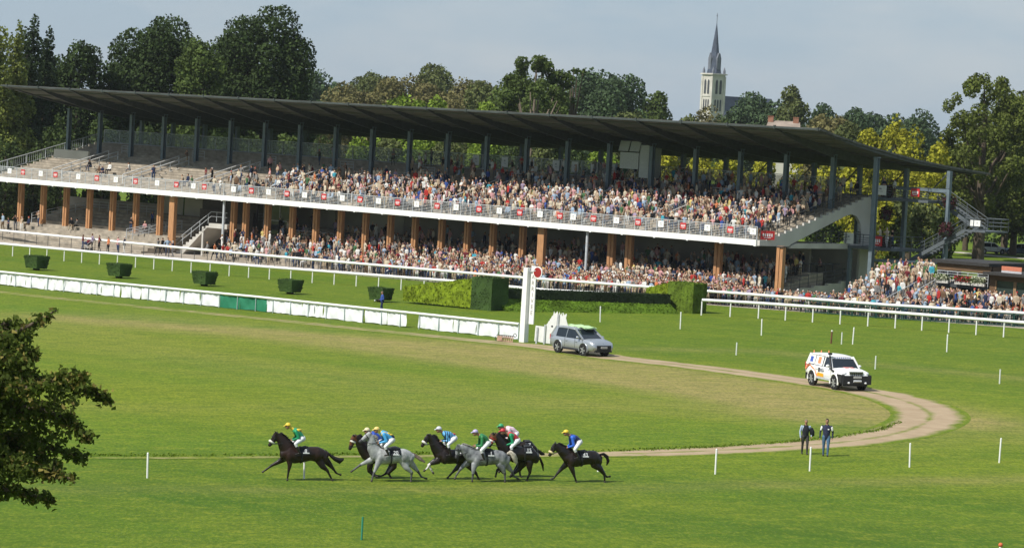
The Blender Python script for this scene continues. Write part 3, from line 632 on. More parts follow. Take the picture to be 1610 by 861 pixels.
for px, py, hpx, where in [(1157.5, 558, 20, 'left of the white off-roader'), (1376, 580, 21, 'right behind the white off-roader'), (1571.5, 603, 23, 'far right behind the track bend'), (1323, 541, 19, 'between a white stake and a brown one')]:
    p = G(px, py); sc = scale_at(p); m = MB(); m.tube([(0, 0, -0.1), (0, 0, hpx / sc)], 0.045, 6); o = m.build('thin_stake', mat('pale_grey_paint', (0.62, 0.64, 0.6), 0.6, 0.05)); o.location = p
    tag(o, 'thin pale stake standing on the turf, ' + where, 'stake', 'thin pale stakes on the turf')
p = G(1306.5, 540); m = MB(); m.tube([(0, 0, -0.1), (0.02, 0, 0.85)], 0.06, 6); m.tube([(0.02, 0, 0.85), (0.03, 0, 0.95)], 0.065, 6, 1); o = m.build('brown_stake', [mat('rust_brown', (0.15, 0.06, 0.035), 0.8, 0.2), white_paint]); o.location = p; tag(o, 'short brown stake with pale tip beside thin and white stakes', 'stake')
p = G(568.5, 848); m = MB(); m.tube([(0, 0, -0.1), (0.0, 0, 0.82)], 0.035, 6); o = m.build('green_stake', mat('teal_paint', (0.03, 0.22, 0.14), 0.6, 0.1)); o.location = p; tag(o, 'thin green stake alone in the near turf at the bottom', 'stake')
p = G(1572, 876); m = MB(); m.tube([(0, 0, -0.1), (0.0, 0, 0.42)], 0.05, 6); m.ball((0, 0, 0.46), 0.085, 8, 6, 1); o = m.build('orange_tipped_stake', [white_paint, mat('orange_cap', (0.6, 0.13, 0.05), 0.6, 0.1)]); o.location = p; tag(o, 'white stake with orange cap just peeping in at the bottom right edge', 'stake')
# finishing post with its lettered board and red disc
p = G(823, 537.5); fp = empty('finishing_post', p, SRZ); sc = scale_at(p)
tag(fp, 'tall white finishing post with lettered board and red disc', 'finishing post')
m = MB(); H_ = 117 / sc
vs = [(-0.22, -0.22, -0.1), (0.22, -0.22, -0.1), (0.22, 0.22, -0.1), (-0.22, 0.22, -0.1)]; vt = [(-0.17, -0.2, H_), (0.2, -0.2, H_), (0.2, 0.2, H_), (-0.17, 0.2, H_)]
m.add(vs + vt, [(3, 2, 1, 0), (4, 5, 6, 7), (0, 1, 5, 4), (1, 2, 6, 5), (2, 3, 7, 6), (3, 0, 4, 7)]); m.build('post', white_paint, fp)
m = MB(); m.box((0.50, 0.12, 3.2), (0.42, 0.08, 3.9)); bdo = m.build('letter_board', white_paint, fp)
def text_mesh(name, s, size, material, parent, loc, rot, ext=0.004):
    cu = bpy.data.curves.new(name, 'FONT'); cu.body = s; cu.size = size; cu.align_x = 'CENTER'; cu.align_y = 'CENTER'; cu.extrude = ext
    ob = bpy.data.objects.new(name, cu); COL.objects.link(ob); me = bpy.data.meshes.new_from_object(ob.evaluated_get(bpy.context.evaluated_depsgraph_get()))
    bpy.data.objects.remove(ob); bpy.data.curves.remove(cu); me.materials.clear(); me.materials.append(material); me.name = name
    o = link(name, me, parent); o.location = loc; o.rotation_euler = rot; return o
ink = mat('dark_ink', (0.05, 0.05, 0.055), 0.7, 0.1)
text_mesh('lettering', '\n'.join('ARRIVEE'), 0.40, mat('faded_ink', (0.22, 0.21, 0.2), 0.7, 0.1), bdo, (0.50, 0.072, 3.2), (math.pi / 2, 0, 0))
m = MB(); m.tube([(0.2, 0.0, 4.75), (0.75, 0.0, 4.85)], 0.035, 6); bk = m.build('bracket', galv, fp)
m = MB(); m.tube([(0.92, 0.05, 4.75), (0.92, 0.0, 4.75)], 0.40, 24); do = m.build('disc', white_paint, fp)
m = MB(); m.tube([(0.92, 0.01, 4.75), (0.92, -0.012, 4.75)], 0.335, 24); m.build('disc_face', mat('oxblood_red', (0.28, 0.02, 0.02), 0.5, 0.1), do)
# white wing board cut with horse heads, standing right of the finishing post
wb = empty('horse_head_screen', G(866, 541), math.atan2(-0.25, 1) + 0.05); tag(wb, 'white stepped screen with horse head cut-outs behind the silver car', 'screen')
sc = scale_at(wb.location); k_ = 11.475
def wp(zx, zy): return ((zx - 470) / k_ / sc, (752 - zy) / k_ / sc - 0.0 + (zx - 470) / k_ / sc * 0.02)
for poly in ([(165, 705), (175, 425), (335, 437), (355, 410), (352, 730)], [(358, 735), (372, 395), (395, 372), (405, 340), (430, 320), (428, 300), (450, 280), (462, 245), (485, 225), (500, 148), (516, 200), (530, 185), (560, 150), (572, 190), (560, 260), (545, 745)],
             [(585, 745), (580, 300), (582, 245), (600, 155), (615, 210), (625, 215), (650, 165), (650, 230), (662, 230), (668, 165), (690, 215), (722, 185), (735, 200), (722, 265), (745, 340), (770, 410), (850, 560), (850, 760)]):
    m = MB(); m.prism([wp(*q) for q in poly], lambda x, z: (x, -0.03, z), lambda x, z: (x, 0.03, z)); m.build('board', white_paint, wb)
for zx, z0, z1 in ((203, 740, 450), (345, 750, 400), (575, 770, 195)):
    m = MB(); a = wp(zx, z0); b = wp(zx, z1); m.beam((a[0], -0.07, a[1] - 0.1), (b[0] + 0.02, -0.07, b[1]), 0.1, 0.08); m.build('post', galv, wb)
m = MB(); a = wp(477, 425); m.ball((a[0], -0.035, a[1]), (0.07, 0.02, 0.07), 8, 5); m.build('knob', ink, wb)
# low rack of folded brown frames lying by the rail
rk = empty('folded_frames', G(793, 537), SRZ + 0.05); tag(rk, 'low row of folded brown wooden frames leaning on the white banner', 'frames')
m = MB(); brown = mat('pinkish_wood', (0.36, 0.22, 0.16), 0.8, 0.25, 5); 
for k in range(8):
    x = -0.55 + k * 0.16; m.beam((x, 0, 0.0), (x + 0.12, 0.15, 0.42), 0.05, 0.03); m.beam((x + 0.1, 0, 0.0), (x - 0.02, 0.15, 0.42), 0.05, 0.03)
m.box((-0.40, -0.03, 0.2), (0.42, 0.03, 0.34)); m.build('slats', brown, rk)
m = MB(); m.tube([(-0.75, 0.1, 0.42), (0.75, 0.1, 0.44)], 0.025, 6); m.tube([(-0.72, 0, 0), (-0.8, 0, 0.25), (-0.72, 0.1, 0.42)], 0.03, 6)
m.tube([(0.80 + 0.12 * math.cos(a), 0.1, 0.5 + 0.12 * math.sin(a)) for a in np.linspace(0, 6.28, 13)], 0.025, 5); m.build('frame', dark_steel, rk)

# ------------------------------------------------------------------ foliage builders
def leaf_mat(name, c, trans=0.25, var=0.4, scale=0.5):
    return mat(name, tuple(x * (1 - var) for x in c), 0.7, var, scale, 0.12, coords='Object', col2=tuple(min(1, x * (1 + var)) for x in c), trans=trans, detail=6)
def leaf_cloud(centers, normals, size, rs, aspect=1.0):
    n = len(centers); rand = rs.normal(size=(n, 3)); nn = normals + 0.75 * rand; nn /= np.linalg.norm(nn, axis=1, keepdims=True) + 1e-9
    h = rs.normal(size=(n, 3)); a = np.cross(nn, h); a /= np.linalg.norm(a, axis=1, keepdims=True) + 1e-9; b = np.cross(nn, a)
    sz = (size * rs.uniform(0.6, 1.35, n))[:, None] / 2
    bow = nn * sz * 0.5
    V = np.stack([centers - a * sz - b * sz * aspect * 0.35 - bow, centers + a * sz * 0.5 - b * sz * aspect, centers + a * sz + b * sz * aspect * 0.4 - bow, centers - a * sz * 0.4 + b * sz * aspect], 1).reshape(-1, 3)
    Q = np.arange(n * 4).reshape(n, 4); return V, Q
def crown_points(lobes, density, rs, fill=0.25):
    C = []; N = []
    for (cx, cy, cz, rx, ry, rz_) in lobes:
        n = int(density * 4 * math.pi * ((rx * ry + ry * rz_ + rx * rz_) / 3)); d = rs.normal(size=(n, 3)); d /= np.linalg.norm(d, axis=1, keepdims=True)
        # lumpy outline
        ph = rs.uniform(0, 6.28, (4, 3)); f = rs.uniform(2.0, 5.0, (4, 3)); lump = sum(np.sin((d * f[i]).sum(1) * 1.6 + ph[i, 0]) for i in range(4)) * 0.06
        r = (1 - np.abs(rs.normal(0, 0.10, n)) + lump); inner = rs.random(n) < fill; r[inner] *= rs.uniform(0.3, 0.9, inner.sum())
        C.append(np.array([cx, cy, cz]) + d * r[:, None] * np.array([rx, ry, rz_])); N.append(d / np.array([rx, ry, rz_]) * rx)
    return np.concatenate(C), np.concatenate(N)
bark = mat('bark', (0.085, 0.065, 0.045), 0.9, 0.3, 3.0, stretch=(3, 3, 0.6)); bark_pale = mat('pale_bark', (0.16, 0.13, 0.10), 0.9, 0.3, 3.0, stretch=(3, 3, 0.6))
def tree(name, base, height, halfw, material, label, shape='round', seed=0, crown_from=0.15, leaf=0.42, density=3.0, group='trees behind the grandstand', trunk_r=None, nl=None, barkm=None, gaps=0.0):
    rs = np.random.default_rng(seed + 1000); root = empty(name, base); tag(root, label, 'tree', group)
    z0 = height * crown_from; H2 = (height - z0) / 2; zc = z0 + H2; lobes = []
    if shape == 'round':
        nl = nl or 15
        for i in range(nl):
            u = rs.uniform(-0.95, 1.0); ph = 2.4 * i + rs.uniform(-0.4, 0.4); rr = math.sqrt(max(0, 1 - abs(u) ** 3.2)); k = rs.uniform(0.26, 0.42)
            lobes.append((halfw * 0.68 * rr * math.cos(ph), halfw * 0.68 * rr * math.sin(ph), zc + H2 * (0.70 * u), halfw * k * 1.2, halfw * k * 1.2, max(min(H2, halfw * 1.5) * k, halfw * k)))
        lobes.append((0, 0, zc, halfw * 0.72, halfw * 0.72, H2 * 0.85))
    elif shape == 'spire':
        for i in range(nl or 14):
            u = (i + 0.5) / (nl or 14); wd = halfw * (1 - u) ** 0.7 * 0.95 + halfw * 0.14; ph = 2.4 * i
            lobes.append((wd * 0.4 * math.cos(ph), wd * 0.4 * math.sin(ph), z0 + (height - z0) * u * 0.97, wd * 0.75, wd * 0.75, (height - z0) * 0.1))
    elif shape == 'open':      # clumps at branch ends with sky between
        for i in range(nl or 22):
            u = rs.uniform(-0.8, 1.0); ph = 2.4 * i + rs.uniform(-0.5, 0.5); rr = math.sqrt(max(0, 1 - u * u)); rad = rs.uniform(0.5, 0.98); k = rs.uniform(0.10, 0.185)
            lobes.append((halfw * rad * rr * math.cos(ph), halfw * rad * rr * math.sin(ph), zc + H2 * 0.86 * u, halfw * k, halfw * k, halfw * k * 1.1))
    C, N = crown_points(lobes, density * 1.7, rs)
    V, Q = leaf_cloud(C, N, leaf * 0.78, rs)
    me = raw_mesh('crown', V, Q, [material]); link('crown', me, root)
    m = MB(); tr = trunk_r or max(0.2, height * 0.022)
    m.tube([(0, 0, -0.5), (0, 0, height * 0.2), (rs.uniform(-.3, .3), rs.uniform(-.3, .3), height * 0.5), (0, 0, height * 0.78)], [tr * 1.25, tr, tr * 0.65, tr * 0.2], 8)
    for lb in lobes[::(5 if len(lobes) > 70 else 2)]:
        s = Vector((0, 0, max(height * 0.18, lb[2] * rs.uniform(0.45, 0.65)))); e = Vector(lb[:3]); mid = s.lerp(e, 0.5) + Vector((0, 0, -0.06 * height * rs.uniform(0, 1)))
        m.tube([s, mid, e], [tr * 0.42, tr * 0.28, tr * 0.1], 5)
    m.build('trunk', barkm or bark, root); return root
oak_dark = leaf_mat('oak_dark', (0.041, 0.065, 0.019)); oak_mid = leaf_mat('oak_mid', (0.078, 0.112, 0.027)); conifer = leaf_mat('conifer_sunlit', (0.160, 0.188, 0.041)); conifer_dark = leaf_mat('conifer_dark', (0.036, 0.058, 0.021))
olive = leaf_mat('olive_green', (0.112, 0.132, 0.045)); hazel = leaf_mat('brownish_green', (0.158, 0.143, 0.057)); lime = leaf_mat('bright_lime', (0.173, 0.247, 0.033)); acacia = leaf_mat('yellow_green', (0.297, 0.290, 0.027)); sparse = leaf_mat('autumn_oak', (0.105, 0.130, 0.026)); blue_g = leaf_mat('distant_green', (0.068, 0.105, 0.048))
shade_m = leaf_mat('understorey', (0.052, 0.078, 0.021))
# ------------------------------------------------------------------ background trees
def T(name, px, top, halfpx, Y, material, label, **kw):
    tp = atY(px, top, Y); base = Vector((tp.x, tp.y, gz(tp.x))); s_ = FPX / Y
    return tree(name, base, tp.z - base.z, halfpx / s_, material, label, **kw)
# left group
T('cypress_tree', -2, 50, 60, 372, conifer, 'sunlit olive conifer at the left edge, widest of the conifers', shape='spire', seed=1, crown_from=0.02, density=11, leaf=0.4)
T('cypress_tree', 28, 44, 46, 376, conifer, 'slim conifer spire second from the left edge', shape='spire', seed=2, crown_from=0.02, density=11, leaf=0.4)
T('cypress_tree', 51, 34, 46, 380, conifer_dark, 'tallest conifer spire at the left, pointed top', shape='spire', seed=3, crown_from=0.02, density=11, leaf=0.4)
T('cypress_tree', 75, 50, 44, 384, conifer_dark, 'dark narrow conifer spire beside the first oak', shape='spire', seed=4, crown_from=0.02, density=11, leaf=0.4)
T('oak_tree', 125, 47, 58, 392, oak_dark, 'dark oak nearest to the conifers at the left', seed=5, density=8.5)
T('oak_tree', 190, 60, 46, 396, oak_dark, 'lower dark oak between two larger oaks at the left', seed=6, density=8.5)
T('oak_tree', 262, 20, 82, 400, oak_dark, 'broad dark oak above the left roof half', seed=7, density=8.5, nl=20)
T('oak_tree', 322, 50, 52, 388, oak_mid, 'paler green tree in front of the two largest oaks', seed=8, density=8.5)
T('oak_tree', 418, -2, 80, 398, oak_dark, 'tallest round oak of all, with ragged right side', seed=9, density=8.5, nl=22)
T('oak_tree', 92, 78, 40, 394, oak_dark, 'dark oak crown tucked between the conifers and the first big oak', seed=10, density=8.5)
T('oak_tree', 225, 52, 44, 404, oak_dark, 'dark oak filling the dip left of the broad oak', seed=12, density=8.5)
T('oak_tree', 362, 44, 50, 406, oak_dark, 'dark oak filling the gap left of the tallest oak', seed=13, density=8.5)
T('oak_tree', 470, 88, 32, 402, oak_dark, 'ragged lower right side crown beside the tallest oak', seed=14, density=8.5)
# middle distance woods
mid = [(505, 108, 34, 640, blue_g, 'pale thin tree just right of the tallest oak'), (545, 120, 42, 560, hazel, 'brownish tree in the middle woods, left end'), (595, 106, 36, 660, olive, 'olive tree with flat top in the middle woods'),
       (640, 110, 40, 600, hazel, 'russet tinted tree behind the bright lime trees'), (688, 99, 34, 640, olive, 'pointed green tree tallest of the middle woods'), (732, 119, 40, 600, hazel, 'grey brown round tree in the middle woods'),
       (775, 126, 36, 560, olive, 'olive tree left of the ragged oak'), (640, 140, 36, 420, lime, 'bright lime green tree low above the roof'), (690, 145, 26, 430, lime, 'small bright green tree right of the larger lime one'), (770, 152, 28, 425, lime, 'yellowish small tree just left of the ragged oak')]
for i, (px, top, hp, Y, m_, lab) in enumerate(mid): T('woodland_tree', px, top, hp * 1.45, Y, m_, lab, seed=20 + i, density=5.5 if Y > 500 else 8, leaf=0.62 if Y > 500 else 0.46, nl=10)
T('woodland_tree', 838, 104, 68, 440, oak_mid, 'full dark crown behind the ragged oak', seed=39, density=8, nl=18)
T('ragged_oak_tree', 845, 82, 66, 420, oak_mid, 'ragged oak with spiky top and bare limbs above the roof middle', shape='open', seed=40, crown_from=0.35, density=12, nl=60, barkm=bark_pale)
T('ragged_oak_tree', 905, 84, 26, 424, oak_mid, 'narrow upright crown with tuft on top beside the ragged oak', shape='open', seed=41, crown_from=0.3, density=11, nl=20)
T('woodland_tree', 958, 100, 62, 560, blue_g, 'large smooth domed dark green tree right of the ragged oak', seed=42, density=6.5, leaf=0.58, nl=18)
T('woodland_tree', 1030, 134, 32, 570, oak_mid, 'smaller dark tree at the right end of the domed tree', seed=43, density=6.5, leaf=0.58)
T('shrub_tree', 1000, 165, 40, 440, olive, 'low olive tree over the roof edge under the domed tree', seed=44, density=8)
right = [(1085, 172, 24, 620, olive, 'small olive tree left of the church tower'), (1112, 160, 26, 640, hazel, 'russet topped tree in front of the church tower base'), (1140, 178, 18, 560, oak_mid, 'small green tree at the right foot of the church tower'),
         (1188, 148, 44, 620, blue_g, 'broad dark tree right of the church roof'), (1248, 126, 22, 600, olive, 'tall rounded poplar above the house roof'), (1290, 160, 24, 640, blue_g, 'dark tree right of the poplar'),
         (1300, 172, 34, 500, hazel, 'brownish tree right of the house chimney'), (1345, 166, 36, 620, blue_g, 'dark bluish tree behind the yellow trees, left one'), (1400, 170, 40, 640, blue_g, 'dark bluish tree behind the yellow trees, middle one'), (1450, 166, 34, 640, blue_g, 'dark bluish tree behind the yellow trees, right one'), (1330, 188, 26, 480, olive, 'low olive tree before the dark bluish trees')]
for i, (px, top, hp, Y, m_, lab) in enumerate(right): T('woodland_tree', px, top, hp * 1.35, Y, m_, lab, seed=50 + i, density=5.5, leaf=0.62, nl=10)
yel = [(1372, 190, 34, 372, 'bright yellow tree at the right behind the roof, leftmost spire'), (1412, 172, 30, 376, 'bright yellow tree with tallest pale spire'), (1440, 188, 34, 368, 'bright yellow tree between the tall spire and the autumn oak'), (1478, 214, 34, 362, 'yellow tree behind the roof end'), (1345, 232, 26, 366, 'low yellow tree seen under the roof left of the arch'),
       (1300, 236, 26, 370, 'low yellow tree seen under the roof by the last columns'), (1252, 236, 26, 374, 'low yellow tree seen under the roof, third from its right end'), (1200, 232, 28, 380, 'low yellow tree seen under the roof below the house'), (1150, 228, 26, 384, 'low yellow tree seen under the roof below the church'), (1098, 226, 26, 388, 'low yellow tree seen under the roof right of the white box'), (1050, 224, 24, 390, 'low yellow tree seen under the roof just right of the white box')]
for i, (px, top, hp, Y, lab) in enumerate(yel): T('acacia_tree', px, top, hp, Y, acacia, lab, seed=70 + i, density=9, leaf=0.42, nl=12, crown_from=0.04)
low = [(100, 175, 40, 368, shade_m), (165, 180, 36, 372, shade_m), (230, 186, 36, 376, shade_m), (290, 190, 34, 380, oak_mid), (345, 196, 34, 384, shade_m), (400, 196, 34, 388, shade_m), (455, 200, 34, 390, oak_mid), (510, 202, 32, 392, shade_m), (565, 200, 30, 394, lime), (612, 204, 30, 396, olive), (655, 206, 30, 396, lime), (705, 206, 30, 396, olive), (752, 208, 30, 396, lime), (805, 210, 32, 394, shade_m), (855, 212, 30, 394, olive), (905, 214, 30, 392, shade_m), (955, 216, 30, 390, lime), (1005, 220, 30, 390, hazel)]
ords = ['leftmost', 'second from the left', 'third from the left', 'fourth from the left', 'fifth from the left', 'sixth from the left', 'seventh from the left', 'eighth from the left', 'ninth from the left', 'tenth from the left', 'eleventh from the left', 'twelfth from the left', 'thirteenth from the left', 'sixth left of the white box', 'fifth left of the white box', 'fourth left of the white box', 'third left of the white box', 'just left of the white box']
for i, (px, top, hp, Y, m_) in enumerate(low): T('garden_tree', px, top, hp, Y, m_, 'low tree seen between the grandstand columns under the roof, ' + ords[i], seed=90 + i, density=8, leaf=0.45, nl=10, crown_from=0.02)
for i, (px, top, hp, Y, m_, lab) in enumerate([(1352, 262, 24, 338, acacia, 'yellow bush seen through the arch of the side wall'), (1384, 300, 26, 336, acacia, 'yellow green bush behind the tall front column'), (1418, 290, 26, 338, olive, 'olive bush behind the escape stair, left one'), (1456, 296, 26, 340, olive, 'olive bush behind the escape stair, right one'), (1490, 318, 22, 342, shade_m, 'dark bush behind the half landing'), (1300, 300, 30, 340, shade_m, 'dark bush behind the side lounge'), (10, 210, 36, 366, shade_m, 'dark bush under the leftmost conifer'), (60, 215, 36, 370, shade_m, 'dark bush left of the first grandstand column')]): T('bush', px, top, hp, Y, m_, lab, seed=150 + i, density=9, leaf=0.42, nl=10, crown_from=0.0, group='bushes behind the grandstand')
# large autumn oaks at the right
b0 = G(1537, 412); sp = scale_at(b0)
tree('autumn_oak_tree', b0, (412 - 106) / sp, 80 / sp, sparse, 'tall open autumn oak with forked bare limbs behind the pavilion', shape='open', seed=131, crown_from=0.16, density=11, leaf=0.36, nl=100, trunk_r=0.62)
b1 = G(1628, 405); tree('autumn_oak_tree', b1, 275 / scale_at(b1), 92 / scale_at(b1), sparse, 'dark autumn oak cut by the right edge of the photo', seed=132, crown_from=0.12, density=10, leaf=0.4, nl=24, trunk_r=0.6)
T('autumn_oak_tree', 1548, 188, 66, 396, sparse, 'leafy tree filling the space behind the tall autumn oak', seed=138, density=9, leaf=0.42, nl=18, crown_from=0.14)
T('autumn_oak_tree', 1606, 176, 56, 402, sparse, 'leafy green tree at the right edge behind the autumn oaks', seed=139, density=9, leaf=0.42, nl=16, crown_from=0.10)
b2 = G(1490, 402); tree('autumn_oak_tree', b2, 165 / scale_at(b2), 44 / scale_at(b2), sparse, 'lower bushy tree left of the tall autumn oak trunk', seed=133, crown_from=0.2, density=10, leaf=0.4, nl=16, trunk_r=0.4)
b3 = G(1578, 398); tree('autumn_oak_tree', b3, 215 / scale_at(b3), 64 / scale_at(b3), sparse, 'bushy tree behind the tall autumn oak, right of its trunk', seed=134, crown_from=0.16, density=10, leaf=0.4, nl=20, trunk_r=0.4)
T('acacia_tree', 1528, 215, 44, 410, acacia, 'yellow tree behind the trunk of the tall autumn oak', seed=137, density=9, leaf=0.42, nl=12, crown_from=0.12)
# lawn path behind the pavilion
ribbon('garden_path', [(1500, 396), (1560, 402), (1640, 409)], [2.2, 2.2, 2.2], mat('pale_gravel', (0.5, 0.46, 0.4), 0.9, 0.1), [1, 1, 1], 'pale gravel path across the lawn behind the pavilion', lift=0.02)
# clipped far hedges closing the view between trunks
def clipped_hedge(name, px0, px1, top, Y, material, label):
    a = atY(px0, top, Y); b = atY(px1, top, Y); rs = np.random.default_rng(int(px0)); L_ = (b - a).length; h = (a.z + b.z) / 2 - gz((a.x + b.x) / 2); root = Vector(((a.x + b.x) / 2, Y, gz((a.x + b.x) / 2)))
    n = int(L_ * (h + 1.5) * 9); C = np.stack([rs.uniform(-L_ / 2, L_ / 2, n), rs.uniform(-0.8, 0.8, n), rs.uniform(0, 1, n) ** 0.8 * h], 1); N = np.stack([rs.normal(0, .3, n), np.sign(C[:, 1]), rs.normal(0.4, .4, n)], 1)
    V, Q = leaf_cloud(C, N, 0.45, rs); o = link(name, raw_mesh(name, V, Q, [material])); o.location = root; tag(o, label, 'hedge'); return o
clipped_hedge('far_hedge', 1380, 2150, 372, 440, shade_m, 'long dark hedge far behind the lawn at the right')

# ------------------------------------------------------------------ church and house beyond
stone = mat('church_stone', (0.47, 0.45, 0.41), 0.85, 0.12, 0.4); slate = mat('slate', (0.055, 0.068, 0.10), 0.55, 0.2, 0.6); slate_pale = mat('worn_slate', (0.13, 0.14, 0.17), 0.6, 0.2, 0.6); void_ = mat('louvre_dark', (0.05, 0.055, 0.065), 0.8, 0.1)
YC = 1200; sC = FPX / YC; pc = atY(1119, 180, YC); ch = empty('church', (pc.x, pc.y, 0), math.radians(-54))
tag(ch, 'pale stone church tower with tall slate spire far beyond the trees', 'church')
A_ = 25.8 / sC; zt_ = CAM_H + (197 - 112) / sC; tip = CAM_H + (197 - 34) / sC; h_ = A_ / 2
m = MB(); m.box((0, 0, zt_ / 2 - 1), (A_, A_, zt_ + 0.0)); 
for sx in (-1, 1):
    for sy in (-1, 1): m.box((sx * h_ * 0.93, sy * h_ * 0.93, zt_ / 2 - 1.5), (0.9, 0.9, zt_ - 1))
for z, e in ((zt_ - 1.1, 0.35), (zt_ - 9.4, 0.2), (zt_ - 0.25 - 1, 0.55)): m.box((0, 0, z), (A_ + e * 2, A_ + e * 2, 0.4))
m.build('tower', stone, ch)
def lancet(a, w_, z0, z1, face, mb, proud=0.12):
    pts = [(a - w_ / 2, z0), (a + w_ / 2, z0), (a + w_ / 2, z1 - w_ * .8), (a + w_ * .28, z1 - w_ * .25), (a, z1), (a - w_ * .28, z1 - w_ * .25), (a - w_ / 2, z1 - w_ * .8)]
    d = h_ + 0.02
    if face == 'x': mb.prism(pts, lambda y, z: (d, y, z), lambda y, z: (d + proud, y, z))
    elif face == '-x': mb.prism(pts, lambda y, z: (-d, y, z), lambda y, z: (-d - proud, y, z))
    elif face == 'y': mb.prism(pts, lambda x, z: (x, d, z), lambda x, z: (x, d + proud, z))
    else: mb.prism(pts, lambda x, z: (x, -d, z), lambda x, z: (x, -d - proud, z))
for face in ('x', '-x', 'y', '-y'):
    for a in (-0.95, 0.95):
        m = MB(); lancet(a, 1.0, zt_ - 8.6, zt_ - 3.2, face, m); m.build('belfry_window', void_, ch)
    for a in (-1.3, 0, 1.3):
        m = MB(); lancet(a, 0.65, zt_ - 15, zt_ - 10.6, face, m); m.build('lancet_window', void_, ch)
m = MB(); R0 = h_ * 0.92; oc = [(R0 * math.cos(math.pi / 8 + k * math.pi / 4), R0 * math.sin(math.pi / 8 + k * math.pi / 4), zt_ - 1) for k in range(8)]
ring2 = [(x * 0.52, y * 0.52, zt_ - 1 + (tip - zt_) * 0.45) for x, y, z in oc]
m.add(oc + ring2 + [(0, 0, tip)], [(k, (k + 1) % 8, 8 + (k + 1) % 8, 8 + k) for k in range(8)] + [(8 + k, 8 + (k + 1) % 8, 16) for k in range(8)]); sp_o = m.build('spire', slate, ch)
for k in range(4):       # gabled lucarnes on the spire
    a = k * math.pi / 2; dx, dy = math.cos(a), math.sin(a); m = MB(); c = Vector((dx * R0 * 0.70, dy * R0 * 0.70, zt_ + 0.6)); sdv = Vector((-dy, dx, 0)) * 0.8; out = Vector((dx, dy, 0)) * 0.5
    pts = [-sdv, sdv, sdv + Vector((0, 0, 4.2)), Vector((0, 0, 6.2)), -sdv + Vector((0, 0, 4.2))]; V_ = [c - out * 1.6 + p for p in pts] + [c + out + p for p in pts]
    m.add(V_, [(0, 1, 2, 3, 4), (9, 8, 7, 6, 5)] + [(i, i + 5, (i + 1) % 5 + 5, (i + 1) % 5) for i in range(5)]); m.build('lucarne', slate_pale, ch)
for sx in (-1, 1):
    for sy in (-1, 1):
        m = MB(); x, y = sx * h_ * 0.88, sy * h_ * 0.88; m.tube([(x, y, zt_ - 1), (x, y, zt_ + 0.2), (x, y, zt_ + 1.6)], [0.5, 0.45, 0.04], 6); m.build('pinnacle', slate_pale, ch)
m = MB(); m.tube([(0, 0, tip - 0.6), (0, 0, tip + 3.0)], 0.09, 5); m.beam((-0.6, 0, tip + 2.0), (0.6, 0, tip + 2.0), 0.12, 0.12); m.build('cross', dark_steel, ch)
m = MB(); zr = CAM_H + (199 - 152) / sC; Ln = 26      # nave roof running away from the tower
m.add([(-4.6, h_, zr - 8), (4.6, h_, zr - 8), (0, h_, zr), (-4.6, h_ + Ln, zr - 8), (4.6, h_ + Ln, zr - 8), (0, h_ + Ln, zr)], [(0, 1, 2), (5, 4, 3), (0, 2, 5, 3), (1, 4, 5, 2), (0, 3, 4, 1)]); m.build('nave_roof', slate, ch)
m = MB(); m.box((0, h_ + Ln / 2, (zr - 8) / 2), (8.6, Ln - 0.4, zr - 8)); m.build('nave_wall', stone, ch)
YH = 470; sH = FPX / YH; ph = atY(1229, 206, YH); hs = empty('house', (ph.x, ph.y, 0), math.radians(-6)); tag(hs, 'house with pale tiled roof and two brick chimneys above the stand roof', 'house')
tile = mat('weathered_tiles', (0.26, 0.21, 0.175), 0.85, 0.2, 1.0); brick = mat('chimney_brick', (0.30, 0.14, 0.095), 0.85, 0.2, 2.0)
zrid = CAM_H + (205 - 192) / sH; zev = zrid - 3.2; hl = 32 / sH
m = MB(); m.add([(-hl, -3.6, zev), (hl, -3.6, zev), (hl, 3.6, zev), (-hl, 3.6, zev), (-hl + 1, 0, zrid), (hl - 0.4, 0, zrid)], [(0, 1, 5, 4), (2, 3, 4, 5), (1, 2, 5), (3, 0, 4), (0, 3, 2, 1)]); ro = m.build('roof', tile, hs)
for x in (-hl + 1.3, hl - 1.0):
    m = MB(); m.box((x, 0, zrid - 0.1), (0.8, 0.6, 1.3)); m.box((x, 0, zrid + 0.58), (0.92, 0.72, 0.1)); c_ = m.build('chimney', brick, ro)
    m = MB(); m.tube([(x, 0, zrid + 1.05), (x, 0, zrid + 1.4)], 0.16, 8); m.build('pot', brick, c_) if False else None
m = MB(); m.box((0, 0, zev / 2), (hl * 2 - 0.5, 6.6, zev)); m.build('wall', cream_wall, hs)

# ------------------------------------------------------------------ wooden pavilion at the right end
pv = empty('pavilion', S(19, 4, 0), SRZ); tag(pv, 'low wooden pavilion with dark flat roofs, window band and flower balcony', 'pavilion')
# left half with a balcony over posts
m = MB(); m.box((-0.4, 2.2, 5.12), (5.6, 6.6, 0.26)); m.build('upper_roof', mat('roof_felt', (0.035, 0.033, 0.032), 0.8, 0.2), pv)
m = MB(); m.box((-0.2, 5.2, 4.2), (5.0, 0.2, 1.7)); m.box((2.2, 2.4, 2.6), (0.2, 5.4, 4.8)); m.box((-0.2, -0.75, 4.72), (5.2, 0.14, 0.55)); bw = m.build('board_wall', wood_brown, pv)
m = MB(); m.box((-0.2, 1.6, 3.22), (5.0, 5.0, 0.26)); bf = m.build('balcony_floor', dark_steel, pv)
m = MB(); rail(m, (-2.6, -0.95, 3.35), (2.3, -0.95, 3.35), 1.0, 5, (0.3, 0.6, 0.8)); m.build('balcony_railing', galv, pv)
m = MB()
for x in (-2.55, -1.1, 0.6, 2.2): m.box((x, -0.6, 1.55), (0.2, 0.2, 3.1))
for x in (-2.55, -0.9): m.box((x, -0.62, 4.2), (0.16, 0.16, 1.6))
m.build('post', dark_steel, pv)
m = MB()
